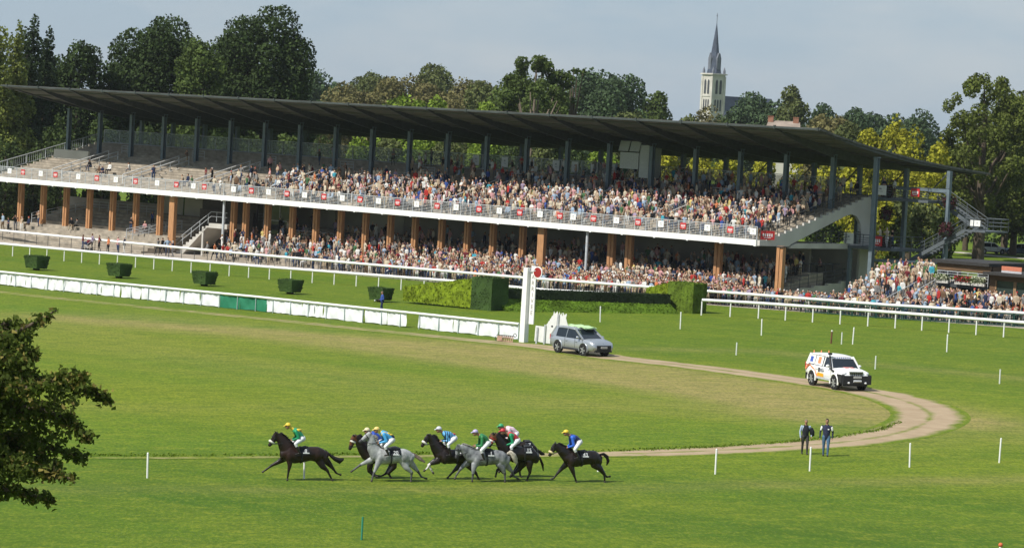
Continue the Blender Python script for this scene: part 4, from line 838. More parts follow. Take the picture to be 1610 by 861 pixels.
for x, w_ in ((-1.9, 0.55), (-0.5, 0.5), (0.95, 0.9)): m.box((x, 2.2, 1.7), (w_, 0.08, 2.2))
m.build('ochre_panel', mat('ochre_board', (0.42, 0.20, 0.05), 0.7, 0.15, 3.0), pv)
m = MB(); m.box((-0.2, 2.4, 1.6), (4.7, 0.1, 3.0)); m.build('rear_glazing', glass('pavilion_glass', (0.02, 0.022, 0.025)), pv)
# right half: kiosk with a window band and ochre cladding below it
m = MB(); m.box((6.3, 1.4, 4.5), (8.0, 6.4, 0.22)); m.build('lower_roof', MATS['roof_felt'], pv)
m = MB(); m.box((6.3, -0.9, 4.2), (7.6, 0.2, 0.5)); m.box((6.3, 4, 2.2), (7.6, 0.2, 4.3)); m.box((2.75, -0.88, 3.3), (0.5, 0.22, 1.5)); m.build('kiosk_frame', wood_brown, pv)
m = MB(); m.box((6.3, -0.85, 1.3), (7.6, 0.2, 2.7)); m.build('kiosk_cladding', MATS['ochre_board'], pv)
m = MB(); m.box((6.3, -0.98, 2.72), (7.7, 0.3, 0.1)); m.build('window_ledge', wood_orange, pv)
for x, w_ in ((3.95, 1.75), (5.75, 1.6), (7.9, 2.0)):
    m = MB(); m.box((x, -0.9, 3.36), (w_, 0.03, 1.14)); wo = m.build('window', glass('kiosk_glass', (0.03, 0.045, 0.04)), pv)
    for sx in (-1, 1):
        m = MB(); m.box((x + sx * w_ / 2, -0.93, 3.36), (0.14, 0.1, 1.2)); m.build('frame', mat('window_frame_wood', (0.28, 0.17, 0.09), 0.7, 0.15), wo)
m = MB()
for k in range(4): m.box((2.6, -4.2 + k * 0.9 + 0.9, 0.1 + 0.13 * k), (10.0, 3.6 - 0.9 * k + 0.0, 1.1 + 0.26 * k))
m.build('kiosk_steps', concrete, pv)
m = MB(); m.box((4.2, -0.5, 4.95), (1.9, 0.06, 0.36), 0, 0); m.box((4.2, -0.5, 4.68), (1.9, 0.06, 0.2), 0, 1); m.build('roof_board', [mat('salmon_board', (0.5, 0.17, 0.10), 0.7, 0.1), mat('grey_board', (0.45, 0.45, 0.47), 0.7, 0.1)], pv)
petal_red = mat('red_petals', (0.32, 0.018, 0.028), 0.7, 0.35, 8.0); petal_dark = mat('dark_red_petals', (0.055, 0.012, 0.016), 0.8, 0.4, 8.0); petal_pale = mat('pale_petals', (0.50, 0.52, 0.36), 0.7, 0.3, 8.0); leafy = leaf_mat('flower_leaves', (0.06, 0.10, 0.025))
def flower_box(loc, wd, petals, label):
    rt = empty('flower_box', loc, SRZ); tag(rt, label, 'flower box', 'flower boxes on the balcony'); m = MB(); m.box((0, 0, 0.12), (wd, 0.25, 0.24)); m.build('trough', concrete_pale, rt)
    rs = np.random.default_rng(int(wd * 100) + int(loc.x * 10)); n = 380; C = np.stack([rs.uniform(-wd / 2, wd / 2, n), rs.normal(-0.05, .14, n), rs.uniform(0.22, 0.72, n)], 1); N = rs.normal(size=(n, 3)); V, Q = leaf_cloud(C, N, 0.11, rs)
    link('blossom', raw_mesh('blossom', V, Q, [petals, leafy], (rs.random(n) < 0.35).astype(int)), rt)
flower_box(S(19 - 2.0, 4 - 1.1, 3.36), 1.2, petal_pale, 'pale flowers in a trough at the left end of the pavilion balcony'); flower_box(S(19 + 0.0, 4 - 1.1, 3.36), 1.5, petal_red, 'red geraniums in a trough on the pavilion balcony'); flower_box(S(19 + 1.5, 4 - 1.1, 3.36), 1.3, petal_pale, 'pale yellow flowers in the right trough of the pavilion balcony')
for px, py, b, label in [(1493, 318, 17.0, 'dark red hanging flower basket high on the tall end column'), (1487, 361, 15.0, 'dark red hanging flower basket by the half landing'), (1395, 300, 17.0, 'dark red flower basket on the upper landing'), (1393, 335, 16.0, 'dark red flower basket below the upper landing'), (1392, 382, 15.0, 'red flower basket on the lower landing')]:
    t, b, z = FPl(px, py, b); rt = empty('flower_basket', S(t, b, z)); tag(rt, label, 'flower basket', 'hanging flower baskets')
    rs = np.random.default_rng(px); n = 420; d = rs.normal(size=(n, 3)); d /= np.linalg.norm(d, axis=1, keepdims=True); C = d * rs.uniform(0.5, 1, n)[:, None] * np.array([0.72, 0.6, 0.72]); V, Q = leaf_cloud(C, d, 0.17, rs)
    link('blossom', raw_mesh('blossom', V, Q, [petal_dark, leafy], (rs.random(n) < 0.2).astype(int)), rt); m = MB(); m.tube([(0, 0, 0), (0, 0, 1.1)], 0.02, 5); m.ball((0, 0, -0.25), (0.4, 0.4, 0.35), 10, 6); m.build('basket', dark_steel, rt)

# ------------------------------------------------------------------ jump hedge: leafy wings, tall clipped ends, dark brush, grass bank; box bushes on the turf
def leaf_block(name, o, corners_fn, nface, material, size, seed, parent=None, core=None):
    """surface of leaves over a set of quads (each quad: 4 points), with a dense core behind"""
    rs = np.random.default_rng(seed); Cs = []; Ns = []
    for quad in corners_fn:
        a, b, c, d = [np.array(p, float) for p in quad]; area = 0.5 * np.linalg.norm(np.cross(c - a, d - b)); n = int(area * nface); u = rs.random(n)[:, None]; v = rs.random(n)[:, None]
        p = a * (1 - u) * (1 - v) + b * u * (1 - v) + c * u * v + d * (1 - u) * v; nn = np.cross(b - a, d - a); nn = nn / (np.linalg.norm(nn) + 1e-9); Cs.append(p + nn * rs.normal(0, 0.035, n)[:, None]); Ns.append(np.repeat(nn[None] * 1.6, n, 0))
    V, Q = leaf_cloud(np.concatenate(Cs), np.concatenate(Ns), size, rs)
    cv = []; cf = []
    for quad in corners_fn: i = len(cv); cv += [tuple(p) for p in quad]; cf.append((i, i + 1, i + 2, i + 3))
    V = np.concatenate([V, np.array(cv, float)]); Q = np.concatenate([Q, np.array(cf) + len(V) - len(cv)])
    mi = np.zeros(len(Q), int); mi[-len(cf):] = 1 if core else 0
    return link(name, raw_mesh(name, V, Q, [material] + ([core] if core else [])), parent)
def hexa(x0, x1, y0, y1, z0, z1a, z1b=None, flare=0.0):
    z1b = z1a if z1b is None else z1b; f = flare
    A, B, C_, D = (x0, y0, z0), (x1, y0, z0), (x1, y1, z0), (x0, y1, z0); E, F_, G_, H__ = (x0 - f, y0 - f, z1a), (x1 + f, y0 - f, z1b), (x1 + f, y1 + f, z1b), (x0 - f, y1 + f, z1a)
    return [(A, B, F_, E), (B, C_, G_, F_), (C_, D, H__, G_), (D, A, E, H__), (E, F_, G_, H__)]
yew = leaf_mat('clipped_yew', (0.050, 0.090, 0.024), 0.1); mat_lit_yew = leaf_mat('sunlit_yew', (0.105, 0.160, 0.018), 0.15, 0.4, 2.0); privet = leaf_mat('bright_privet', (0.185, 0.25, 0.016), 0.2, 0.45, 2.5); core_d = mat('hedge_core', (0.012, 0.018, 0.007), 0.95, 0.2); brush = leaf_mat('dark_brush', (0.018, 0.030, 0.012), 0.1); tussock = leaf_mat('rough_grass', (0.095, 0.165, 0.014), 0.2, 0.4, 1.0)  # mat_lit_yew: yew with the sunlight put into its leaf colour
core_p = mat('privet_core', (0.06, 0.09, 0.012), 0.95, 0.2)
jp = G(770, 488); sJ = scale_at(jp)
tJ, bJ, _z = tb(jp)
def JL(px, py): p = G(px, py); t, b, z = tb(p); return t - tJ, b - bJ
def jthing(name, label, cat, px, py):
    p = G(px, py); return empty(name, p, SRZ), p
# near wing + tall end
e1 = FPl(777, 488, bJ)[0] - tJ; e0 = FPl(637, 478, bJ)[0] - tJ; em = FPl(745, 485, bJ)[0] - tJ
hz = (488 - 437) / sJ; hz0 = 24 / sJ
hj = empty('jump_hedge', jp, SRZ); tag(hj, 'tall clipped hedge end of the jump, with a bright sloping leafy wing, left one', 'hedge', 'clipped hedges of the jump')
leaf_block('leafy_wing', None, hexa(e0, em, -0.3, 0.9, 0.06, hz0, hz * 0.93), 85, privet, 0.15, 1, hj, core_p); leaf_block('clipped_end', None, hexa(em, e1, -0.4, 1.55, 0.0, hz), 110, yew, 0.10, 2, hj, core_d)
# far wing + tall end
jp2 = G(1092, 493); sJ2 = scale_at(jp2); t2, b2_, _z = tb(jp2); hz2 = (493 - 446) / sJ2
f1 = FPl(1092, 492, b2_)[0] - t2; f0 = FPl(1052, 488, b2_)[0] - t2; fm = FPl(1015, 466, b2_)[0] - t2
hj2 = empty('jump_hedge', jp2, SRZ); tag(hj2, 'tall clipped hedge end of the jump, with a bright sloping leafy wing, right one', 'hedge', 'clipped hedges of the jump')
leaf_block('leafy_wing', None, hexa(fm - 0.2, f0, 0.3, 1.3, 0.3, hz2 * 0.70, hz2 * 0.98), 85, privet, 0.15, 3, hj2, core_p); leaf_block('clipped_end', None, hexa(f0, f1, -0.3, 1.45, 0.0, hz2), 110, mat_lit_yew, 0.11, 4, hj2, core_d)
# brush and bank between them
bp = G(797, 489.5); bq = G(1076, 494.0); bv = bq - bp; bv.z = 0; BL = bv.length; BRZ = math.atan2(bv.y, bv.x)
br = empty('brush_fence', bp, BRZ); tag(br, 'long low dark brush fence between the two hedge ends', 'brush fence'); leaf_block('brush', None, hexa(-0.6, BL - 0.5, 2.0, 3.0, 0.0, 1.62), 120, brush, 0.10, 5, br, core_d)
gk = empty('grass_bank', bp, BRZ); tag(gk, 'rough grassy take-off bank in front of the brush fence', 'bank')
A_b, B_b = (0.2, -0.2, -0.05), (BL - 0.1, -0.2, -0.05); C_b, D_b = (BL - 0.5, 1.9, 0.86), (-0.5, 1.9, 0.86); leaf_block('rough_turf', None, [(A_b, B_b, C_b, D_b), (D_b, C_b, (BL - 0.5, 1.95, -0.05), (-0.5, 1.95, -0.05)), (B_b, (BL - 0.5, 1.95, -0.05), C_b, C_b), (A_b, D_b, (-0.5, 1.95, -0.05), A_b)], 190, tussock, 0.13, 6, gk, mat('turf_core', (0.05, 0.09, 0.01), 0.95, 0.2))
for k, (px, py, lab) in enumerate([(57, 424.5, 'leftmost box bush'), (187, 437, 'second box bush from the left'), (321, 449.5, 'third box bush from the left'), (456, 462, 'fourth box bush from the left'), (598, 474.5, 'box bush behind the photographer in blue')]):
    p = G(px, py); sc = scale_at(p); o = empty('box_bush', p, SRZ); tag(o, lab + ' clipped square, on the turf', 'bush', 'clipped box bushes along the turf')
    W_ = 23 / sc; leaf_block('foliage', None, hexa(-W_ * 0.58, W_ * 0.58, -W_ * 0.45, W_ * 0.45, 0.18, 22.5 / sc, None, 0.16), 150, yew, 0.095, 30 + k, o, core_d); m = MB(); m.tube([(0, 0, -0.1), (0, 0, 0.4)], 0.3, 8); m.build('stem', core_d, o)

# ------------------------------------------------------------------ rough grass along the lip of the track, and turf tufts (countless)
def lip():
    rs = np.random.default_rng(5); C = []; 
    line = [(60, 716.0), (250, 716.5), (480, 715.2), (700, 713.5), (880, 711.5), (1000, 708), (1120, 703), (1230, 696), (1320, 687), (1385, 676), (1415, 664)]
    pts = [G(*q) for q in line]
    for a, b in zip(pts[:-1], pts[1:]):
        n = int((b - a).length * 85)
        for _ in range(n):
            u = rs.random(); p = a.lerp(b, u); dn = noise_val(p.x * 0.35, p.y * 0.35); 
            if rs.random() > dn: continue
            x = p.x + rs.normal(0, 0.1); y = p.y + rs.normal(0, 0.22) + 0.15; C.append((x, y, gz(x) + rs.uniform(-0.01, 0.07)))
    C = np.array(C); N = np.stack([rs.normal(0, .5, len(C)), -np.abs(rs.normal(.6, .4, len(C))), rs.normal(.3, .3, len(C))], 1); V, Q = leaf_cloud(C, N, 0.075, rs)
    o = link('grass_tufts', raw_mesh('grass_tufts', V, Q, [leaf_mat('tuft_green', (0.105, 0.165, 0.012), 0.2, 0.4, 1.0)])); tag(o, 'rough dark grass along the lip of the worn path', kind='stuff')
from mathutils import noise as mnoise
def noise_val(x, y): return 0.55 + 0.6 * mnoise.noise(Vector((x, y, 0.3)))
lip()

# ------------------------------------------------------------------ tree at the left foreground, seen from above the turf
def fore_tree():
    Y0 = 62.0; rs = np.random.default_rng(11); base = Vector((-14.6, Y0, gz(-14.6))); root = empty('foreground_oak', base); tag(root, 'dark leafy oak whose branches reach in at the left edge, nearest to the camera', 'tree')
    def P(px, py, dy=0): return atY(px, py, Y0 + dy) - base
    tr = MB(); tr.tube([(0, 0, -0.5), (0.1, 0, 2.5), (-0.1, 0.1, 5.5), (0, 0, 9), (0.2, 0, 11.5)], [0.34, 0.28, 0.22, 0.14, 0.04], 9)
    C = []; N = []; S_ = []
    br = [([(-160, 560), (-60, 545), (20, 525), (60, 505), (88, 488)], 0.5, 0.22, 0), ([(-160, 620), (-60, 600), (30, 590), (100, 600), (150, 618), (170, 628)], 0.9, 0.36, 0.3), ([(-140, 640), (-20, 640), (60, 640), (110, 660), (140, 690)], 1.0, 0.36, -0.5),
          ([(-150, 650), (-40, 680), (30, 690), (80, 705), (128, 718)], 1.0, 0.38, 0.5), ([(-150, 660), (-50, 720), (20, 735), (70, 742), (112, 752)], 1.0, 0.34, -0.2), ([(-150, 690), (-60, 750), (10, 770), (50, 778), (80, 785)], 0.8, 0.28, 0.4), ([(-140, 600), (-60, 570), (0, 560), (40, 575)], 1.3, 0.5, -0.6),
          ([(-150, 650), (-50, 640), (0, 640), (40, 650)], 1.6, 0.62, 0.0), ([(-150, 700), (-50, 700), (0, 705), (40, 700)], 1.5, 0.55, 0.8), ([(-120, 560), (-40, 520), (10, 508), (45, 530)], 1.0, 0.36, 0.6), ([(-150, 620), (-80, 610), (-10, 605), (50, 610), (95, 590), (135, 592)], 0.9, 0.30, -0.8), ([(-100, 760), (-20, 765), (25, 772)], 0.7, 0.3, -0.4), ([(-150, 600), (-40, 545), (20, 548), (58, 556)], 1.0, 0.34, 0.2), ([(-140, 690), (-40, 725), (30, 715), (95, 735)], 0.9, 0.26, 0.1)]
    for i, (pl, dens, wid, dy) in enumerate(br):
        pts = [P(x, y, dy * 1.2 + (0.3 * k - 0.5) * (1 if i % 2 else -1)) for k, (x, y) in enumerate(pl)]; n = len(pts); anchor = Vector((0, 0, min(11, max(3.0, pts[0].z - 0.6))))
        tr.tube([anchor] + pts, [0.11] + [0.07 * (1 - k / n) + 0.008 for k in range(n)], 5)
        for k in range(n - 1):
            a, b = pts[k], pts[k + 1]; cnt = int((b - a).length * 46 * dens)
            for _ in range(cnt):      # side twigs, each with a spray of leaves
                u = rs.random(); w_ = wid * (1.0 - 0.72 * (k + u) / (n - 1)); s = a.lerp(b, u); d = Vector(rs.normal(size=3)); d.normalize(); d = (d + (b - a).normalized() * 0.7 + Vector((0, 0, -0.15))).normalized(); L_ = w_ * rs.uniform(0.4, 1.35); e = s + d * L_
                tr.tube([s, e], [0.010, 0.004], 3, 0, False)
                for _j in range(rs.integers(6, 15) if rs.random() > .3 * (k + u) / (n - 1) else 2):
                    v = rs.uniform(0.25, 1.1); q = s.lerp(e, v) + Vector(rs.normal(0, 0.055, 3)); C.append(q); N.append(rs.normal(size=3) + np.array([-0.2, -0.2, 0.5])); S_.append(0 if rs.random() > 0.13 + 0.25 * (k == n - 2) * (i in (0, 1, 4, 10)) else 1)
    for k, (px, py, r_) in enumerate([(-30, 560, .6), (12, 545, .42), (36, 562, .30), (-5, 605, .55), (48, 606, .34), (92, 612, .26), (18, 648, .5), (72, 640, .30), (-5, 695, .6), (52, 690, .36), (92, 684, .22), (28, 735, .4), (66, 728, .26), (-10, 760, .45), (112, 632, .2), (38, 522, .24), (-40, 640, .8), (-40, 720, .7), (128, 606, .18), (88, 655, .22), (60, 668, .26), (30, 590, .36)]):
        cpt, npt = crown_points([(*P(px, py, rs.uniform(-.8, .8)), r_, r_ * 1.3, r_ * .8)], 95, rs, .45)
        for q, nn in zip(cpt, npt): C.append(q); N.append(nn * 0.4 + rs.normal(size=3) * .6); S_.append(0 if rs.random() > .09 else 1)
    V, Q = leaf_cloud(np.array([tuple(c) for c in C]), np.array(N), 0.112, rs, 0.62)
    lm = leaf_mat('fore_leaf', (0.085, 0.118, 0.020), 0.4, 0.4, 3.0); lb = leaf_mat('fore_leaf_brown', (0.20, 0.17, 0.045), 0.25, 0.35, 3.0)
    link('crown', raw_mesh('crown', V, Q, [lm, lb], np.array(S_)), root); tr.build('trunk', bark, root)
fore_tree()
# ------------------------------------------------------------------ vehicles (local: x forwards, y to the left, z up)
def loft_body(stations, nu=7):
    """stations: x, half-width bottom, half-width belt, z bottom, z belt -> shell of a car's lower body as closed ring sections"""
    V = []; F = []; ring = None
    for (x, wb, wm, z0, z1, crown) in stations:
        half = [(wb * 0.90, z0), (wb, z0 + 0.06), (wm, z0 + (z1 - z0) * 0.42), (wm * 0.995, z0 + (z1 - z0) * 0.72), (wm * 0.955, z1 - 0.03), (wm * 0.86, z1), (wm * 0.45, z1 + crown), (0, z1 + crown * 1.2)]
        pts = half + [(-y, z) for y, z in half[-2::-1]]; ring = len(pts); V += [(x, y, z) for y, z in pts]
    n = len(stations)
    for i in range(n - 1):
        for k in range(ring): k2 = (k + 1) % ring; F.append((i * ring + k, i * ring + k2, (i + 1) * ring + k2, (i + 1) * ring + k))
    F.append(tuple(range(ring))); F.append(tuple((n - 1) * ring + k for k in reversed(range(ring)))); return V, F
def wheel(parent, x, y, r, wdt, rimm, tyrem, spokes=5):
    sgn = 1 if y > 0 else -1; w_ = empty('wheel'); w_.parent = parent; w_.location = (x, y, r)
    m = MB(); prof = [(r * 0.66, -wdt / 2), (r * 0.93, -wdt / 2), (r, -wdt * 0.33), (r, wdt * 0.33), (r * 0.93, wdt / 2), (r * 0.66, wdt / 2)]; n = 22; vs = []; fs = []
    for k in range(n):
        a = 2 * math.pi * k / n; vs += [(rr * math.cos(a), yy, rr * math.sin(a)) for rr, yy in prof]
    for k in range(n):
        for j in range(6): fs.append((k * 6 + j, k * 6 + (j + 1) % 6, ((k + 1) % n) * 6 + (j + 1) % 6, ((k + 1) % n) * 6 + j))
    m.add(vs, fs, 0, True); m.build('tyre', tyrem, w_)
    m = MB(); m.tube([(0, sgn * wdt * 0.10, 0), (0, sgn * wdt * 0.16, 0)], r * 0.66, 20, 1)
    for k in range(spokes): a = 2 * math.pi * k / spokes; m.beam((r * 0.1 * math.cos(a), sgn * wdt * 0.36, r * 0.1 * math.sin(a)), (r * 0.64 * math.cos(a), sgn * wdt * 0.40, r * 0.64 * math.sin(a)), r * 0.34, 0.05)
    m.tube([(0, sgn * wdt * 0.2, 0), (0, sgn * wdt * 0.44, 0)], r * 0.17, 10)
    vs = []; fs = []; 
    for k in range(20):
        a = 2 * math.pi * k / 20
        for rr, yy in ((r * 0.60, 0.36), (r * 0.675, 0.46), (r * 0.675, 0.2)): vs.append((rr * math.cos(a), sgn * wdt * yy, rr * math.sin(a)))
    for k in range(20):
        for j in range(3): fs.append((k * 3 + j, k * 3 + (j + 1) % 3, ((k + 1) % 20) * 3 + (j + 1) % 3, ((k + 1) % 20) * 3 + j))
    m.add(vs, fs, 0, True); m.build('rim', [rimm, black_plastic], w_); return w_
def quad_panel(mb, a, b, c, d, th=0.02, mi=0):
    a, b, c, d = map(Vector, (a, b, c, d)); n = (b - a).cross(d - a).normalized() * th
    mb.add([a, b, c, d, a - n, b - n, c - n, d - n], [(0, 1, 2, 3), (7, 6, 5, 4), (0, 4, 5, 1), (1, 5, 6, 2), (2, 6, 7, 3), (3, 7, 4, 0)], mi)
def bez(a, b, t): return tuple(x * (1 - t) + y * t for x, y in zip(a, b))
rimm = mat('alloy', (0.55, 0.56, 0.57), 0.35, 0.05, 3, 0.6, 0.6)
def make_car(name, loc, heading, label, paint, sp):
    """sp: dimension dict"""
    root = empty(name, loc, heading); tag(root, label, 'car'); L = sp['len']; W = sp['w'] / 2; g = sp['ground']; belt = sp['belt']; hood = sp['hood']; top = sp['top']; r = sp['wr']
    xr, xf = -L / 2, L / 2; xw0, xw1 = sp['xw']
    st = [(xr, W * .80, W * .86, g + .22, belt - .22, 0.0), (xr + .10, W * .93, W * .96, g + .08, belt - .04, .01), (xr + .5, W * .98, W, g + .02, belt, .01), (xw0 + r + .1, W * .98, W, g, belt, .01), (0.1, W * .98, W, g, belt, .01),
          (sp['cowl'] - .1, W * .98, W, g, belt, .02), (sp['cowl'] + .12, W * .98, W, g, belt - .01, .04), (sp['cowl'] + .5, W * .98, W, g + .02, hood + .02, .06), (xf - .48, W * .97, W * .98, g + .04, hood - .04, .06), (xf - .2, W * .92, W * .95, g + .06, hood - .11, .05), (xf - .06, W * .80, W * .86, g + .12, hood - .25, .02), (xf, W * .70, W * .76, g + .2, hood - .38, 0)]
    V, F = loft_body(st); m = MB(); m.add(V, F, 0, True); m.build('body', paint, root)
    # wheel arches: dark recess discs proud of the side, with painted or black flares
    for x in (xw0, xw1):
        for s in (-1, 1):
            m = MB(); m.tube([(x, s * (W - 0.10), r + .03), (x, s * (W + 0.012), r + .03)], r * 1.17, 20); m.build('wheel_arch', black_plastic, root)
            m = MB(); m.tube([(x + r * 1.2 * math.cos(a), s * (W + 0.005), r + .04 + r * 1.2 * math.sin(a)) for a in np.linspace(-0.25, math.pi + .25, 15)], sp.get('flare', .05), 6); m.build('arch_flare', sp.get('flare_mat', paint), root)
            wheel(root, x, s * (W - .10), r, .25, sp.get('rim', rimm), black_rubber, sp.get('spokes', 5))
    # greenhouse: glass block with roof, pillars
    bw, tw = W * .94, W * .78; c0, c1, c2, c3 = sp['gh']      # x: rear base, rear top, front top, front base
    zb_, zt2 = belt - .02, top - .06
    gv = [(c0, -bw, zb_), (c3, -bw, zb_), (c3, bw, zb_), (c0, bw, zb_), (c1, -tw, zt2), (c2, -tw, zt2), (c2, tw, zt2), (c1, tw, zt2)]
    mid = sp.get('bulge', 0.0)
    m = MB(); m.add(gv, [(3, 2, 1, 0), (4, 5, 6, 7), (0, 1, 5, 4), (1, 2, 6, 5), (2, 3, 7, 6), (3, 0, 4, 7)]); m.build('cabin_glass', dark_glass, root)
    m = MB(); n = 7; rv = []
    for i in range(n):
        t = i / (n - 1); x = (c1 - .05) * (1 - t) + (c2 + .06) * t; zz = top - .07 + (0.075 - 0.05 * (2 * t - 1) ** 2); tw2 = tw + .03 - .03 * (2 * t - 1) ** 4
        for y, dz in ((-1, -.05), (-.9, -.005), (-.45, .012), (0, .016), (.45, .012), (.9, -.005), (1, -.05)): rv.append((x, y * tw2, zz + dz))
    rf = [(i * 7 + k, i * 7 + k + 1, i * 7 + k + 8, i * 7 + k + 7) for i in range(n - 1) for k in range(6)]
    o = len(rv); rv2 = rv + [(x, y, z - .05) for x, y, z in rv]; rf2 = rf + [(d + o, c + o, b + o, a + o) for a, b, c, d in rf]
    edge = [i for i in range(7)] + [7 * i + 6 for i in range(1, n)] + [7 * (n - 1) + k for k in range(5, -1, -1)] + [7 * i for i in range(n - 2, 0, -1)]
    rf2 += [(edge[i], edge[i - 1], edge[i - 1] + o, edge[i] + o) for i in range(len(edge))]; m.add(rv2, rf2, 0, True); m.build('roof', paint, root)
    def side(x, z, s, off=.012):
        t = (z - zb_) / (zt2 - zb_); return (x, s * (bw + (tw - bw) * t + off), z)
    def xb(t): return c0 + (c1 - c0) * t
    def xfn(t): return c3 + (c2 - c3) * t
    for s in (-1, 1):
        for (xa0, xa1, xt0, xt1) in sp['pillars']:
            m = MB(); a, b, c, d = side(xa0, zb_, s), side(xa1, zb_, s), side(xt1, zt2, s), side(xt0, zt2, s)
            quad_panel(m, *((a, b, c, d) if s < 0 else (b, a, d, c)), .03); m.build('window_pillar', paint, root)
        m = MB(); a0, a1 = side(c3 - .02, zb_, s), side(c2 - .0, zt2, s); m.beam((a0[0], a0[1] * .985, a0[2]), (a1[0], a1[1] * .985, a1[2]), .09, .09); m.build('window_pillar', paint, root)
    m = MB(); quad_panel(m, (c0 - .015, bw, zb_), (c0 - .015, -bw, zb_), (c0 - .015, -bw, zb_ + .06), (c0 - .015, bw, zb_ + .06), .03)
    for s in (-1, 1): m.beam((c0, s * bw * .97, zb_), (c1, s * tw * .97, zt2), .12, .1)
    m.build('rear_window_frame', paint, root)
    # shut lines, door handles, sills
    m = MB()
    for x in sp['doors']:
        for s in (-1, 1): m.box((x, s * (W + .002), g + .12 + (belt - g) * .45), (.012, .012, (belt - g) * .74))
    m.build('shut_lines', black_plastic, root)
    for x in sp['doors'][:2]:
        for s in (-1, 1): m = MB(); m.box((x + .16, s * (W + .015), belt - .20), (.2, .04, .04)); m.build('door_handle', sp.get('handle', paint), root)
    for s in (-1, 1):
        m = MB(); m.ball((sp['cowl'] - .16, s * (W + .10), belt + .09), (.09, .13, .09), 8, 6); m.beam((sp['cowl'] - .12, s * (W - .06), belt + .02), (sp['cowl'] - .14, s * (W + .08), belt + .07), .05, .05); m.build('wing_mirror', paint, root)
        m = MB(); m.box((0, s * (W + .0), g + .05), (xw1 - xw0 - 2 * r - .2, .06, .12)); m.build('sill', sp.get('sill_mat', black_plastic), root)
    return root
def plate(parent, x, y, z, wd, ry=0.0):
    m = MB(); m.box((x, y, z), (.02, wd, .11)); o = m.build('number_plate', white_paint, parent); m = MB(); r = random.Random(4)
    for k in range(7): m.box((x + .012, y - wd * .4 + k * wd * .133, z), (.004, .035, .06))
    m.build('plate_print', ink, o)
# --- silver car
silver = mat('silver_paint', (0.40, 0.43, 0.47), 0.30, 0.04, 1.0, 0.6, 0.55)
ps = G(897, 555.4); pf = G(917.5, 557.2); hs_ = math.atan2(-0.80, 0.60)
ws = G(878, 554.0); d = Vector((math.cos(hs_), math.sin(hs_), 0)); lft = Vector((-d.y, d.x, 0))
sdim = dict(len=4.64, w=1.82, ground=.30, belt=1.06, hood=1.04, top=1.70, wr=.365, xw=(-1.34, 1.33), cowl=1.0, gh=(-2.16, -1.80, .22, 1.22), pillars=[(-2.18, -1.62, -1.84, -1.56), (-.60, -.55, -.56, -.51)], doors=(-.62, .42, 1.2), flare=.035)
loc = ws + d * 1.34 + lft * (.91 - .1); loc = Vector((loc.x, loc.y, gz(loc.x)))
sc_ = make_car('silver_car', loc, hs_, 'silver sport utility car with green cover on its roof, parked by the white screen', silver, sdim)
m = MB()       # hood of dark grille, lamps
m.box((2.285, 0, .60), (.10, 1.15, .30)); m.box((2.25, 0, .36), (.2, 1.3, .08)); m.build('grille', black_plastic, sc_)
for s in (-1, 1):
    m = MB(); m.ball((2.02, s * .70, .83), (.20, .13, .08), 10, 6); m.build('headlight', mat('lamp_glass', (0.75, 0.76, 0.78), 0.15, 0.05, 3, 0.7), sc_)
    m = MB(); m.ball((2.20, s * .70, .55), (.07, .09, .11), 8, 6); m.build('fog_lamp', black_plastic, sc_)
    m = MB(); m.tube([(-1.75, s * .66, 1.745), (.25, s * .66, 1.745)], .022, 6); m.build('roof_bar', galv, sc_)
    m = MB(); m.box((-2.27, s * .74, .95), (.06, .2, .34)); m.build('tail_light', red_sign, sc_)
plate(sc_, 2.345, 0, .62, .5)
m = MB(); m.ball((2.19, 0, .84), (.05, .09, .07), 8, 6); m.build('bonnet_badge', mat('chrome', (.6, .6, .62), .2, .03, 3, .7, .9), sc_)
m = MB(); m.box((1.72, 0, 1.045), (.02, 1.3, .02)); m.build('wiper', black_plastic, sc_)
# folded pale green cover lying on the roof, hanging over the far front corner
gc = mat('pale_green_cover', (0.42, 0.60, 0.33), 0.8, 0.15, 3.0)
rs = np.random.default_rng(3); V = []; F = []; nx, ny = 16, 9
for lay in (0, 1):
    for i in range(nx):
        for j in range(ny):
            x = -1.15 + 1.75 * i / (nx - 1); y = -.30 + 1.02 * j / (ny - 1); z = 1.80 - .10 * max(0, y - .45) ** 1 * 2 - .25 * max(0, x - .3) + .05 * rs.random() + .025 * math.sin(x * 9 + y * 4) - (0.09 if lay else 0)
            V.append((x, y, z))
for i in range(nx - 1):
    for j in range(ny - 1): a = i * ny + j; F.append((a, a + 1, a + ny + 1, a + ny)); o = nx * ny; F.append((a + o, a + ny + o, a + ny + 1 + o, a + 1 + o))
for i in range(nx - 1):
    for j in (0, ny - 1): a = i * ny + j; F.append((a, a + ny, a + ny + nx * ny, a + nx * ny))
for j in range(ny - 1):
    for i in (0, nx - 1): a = i * ny + j; F.append((a, a + 1, a + 1 + nx * ny, a + nx * ny))
m = MB(); m.add(V, F); cv = m.build('roof_cover', gc); cv.matrix_world = Matrix.Translation(loc) @ Matrix.Rotation(hs_, 4, 'Z'); tag(cv, 'crumpled pale green cover on the roof of the silver car', 'cover')
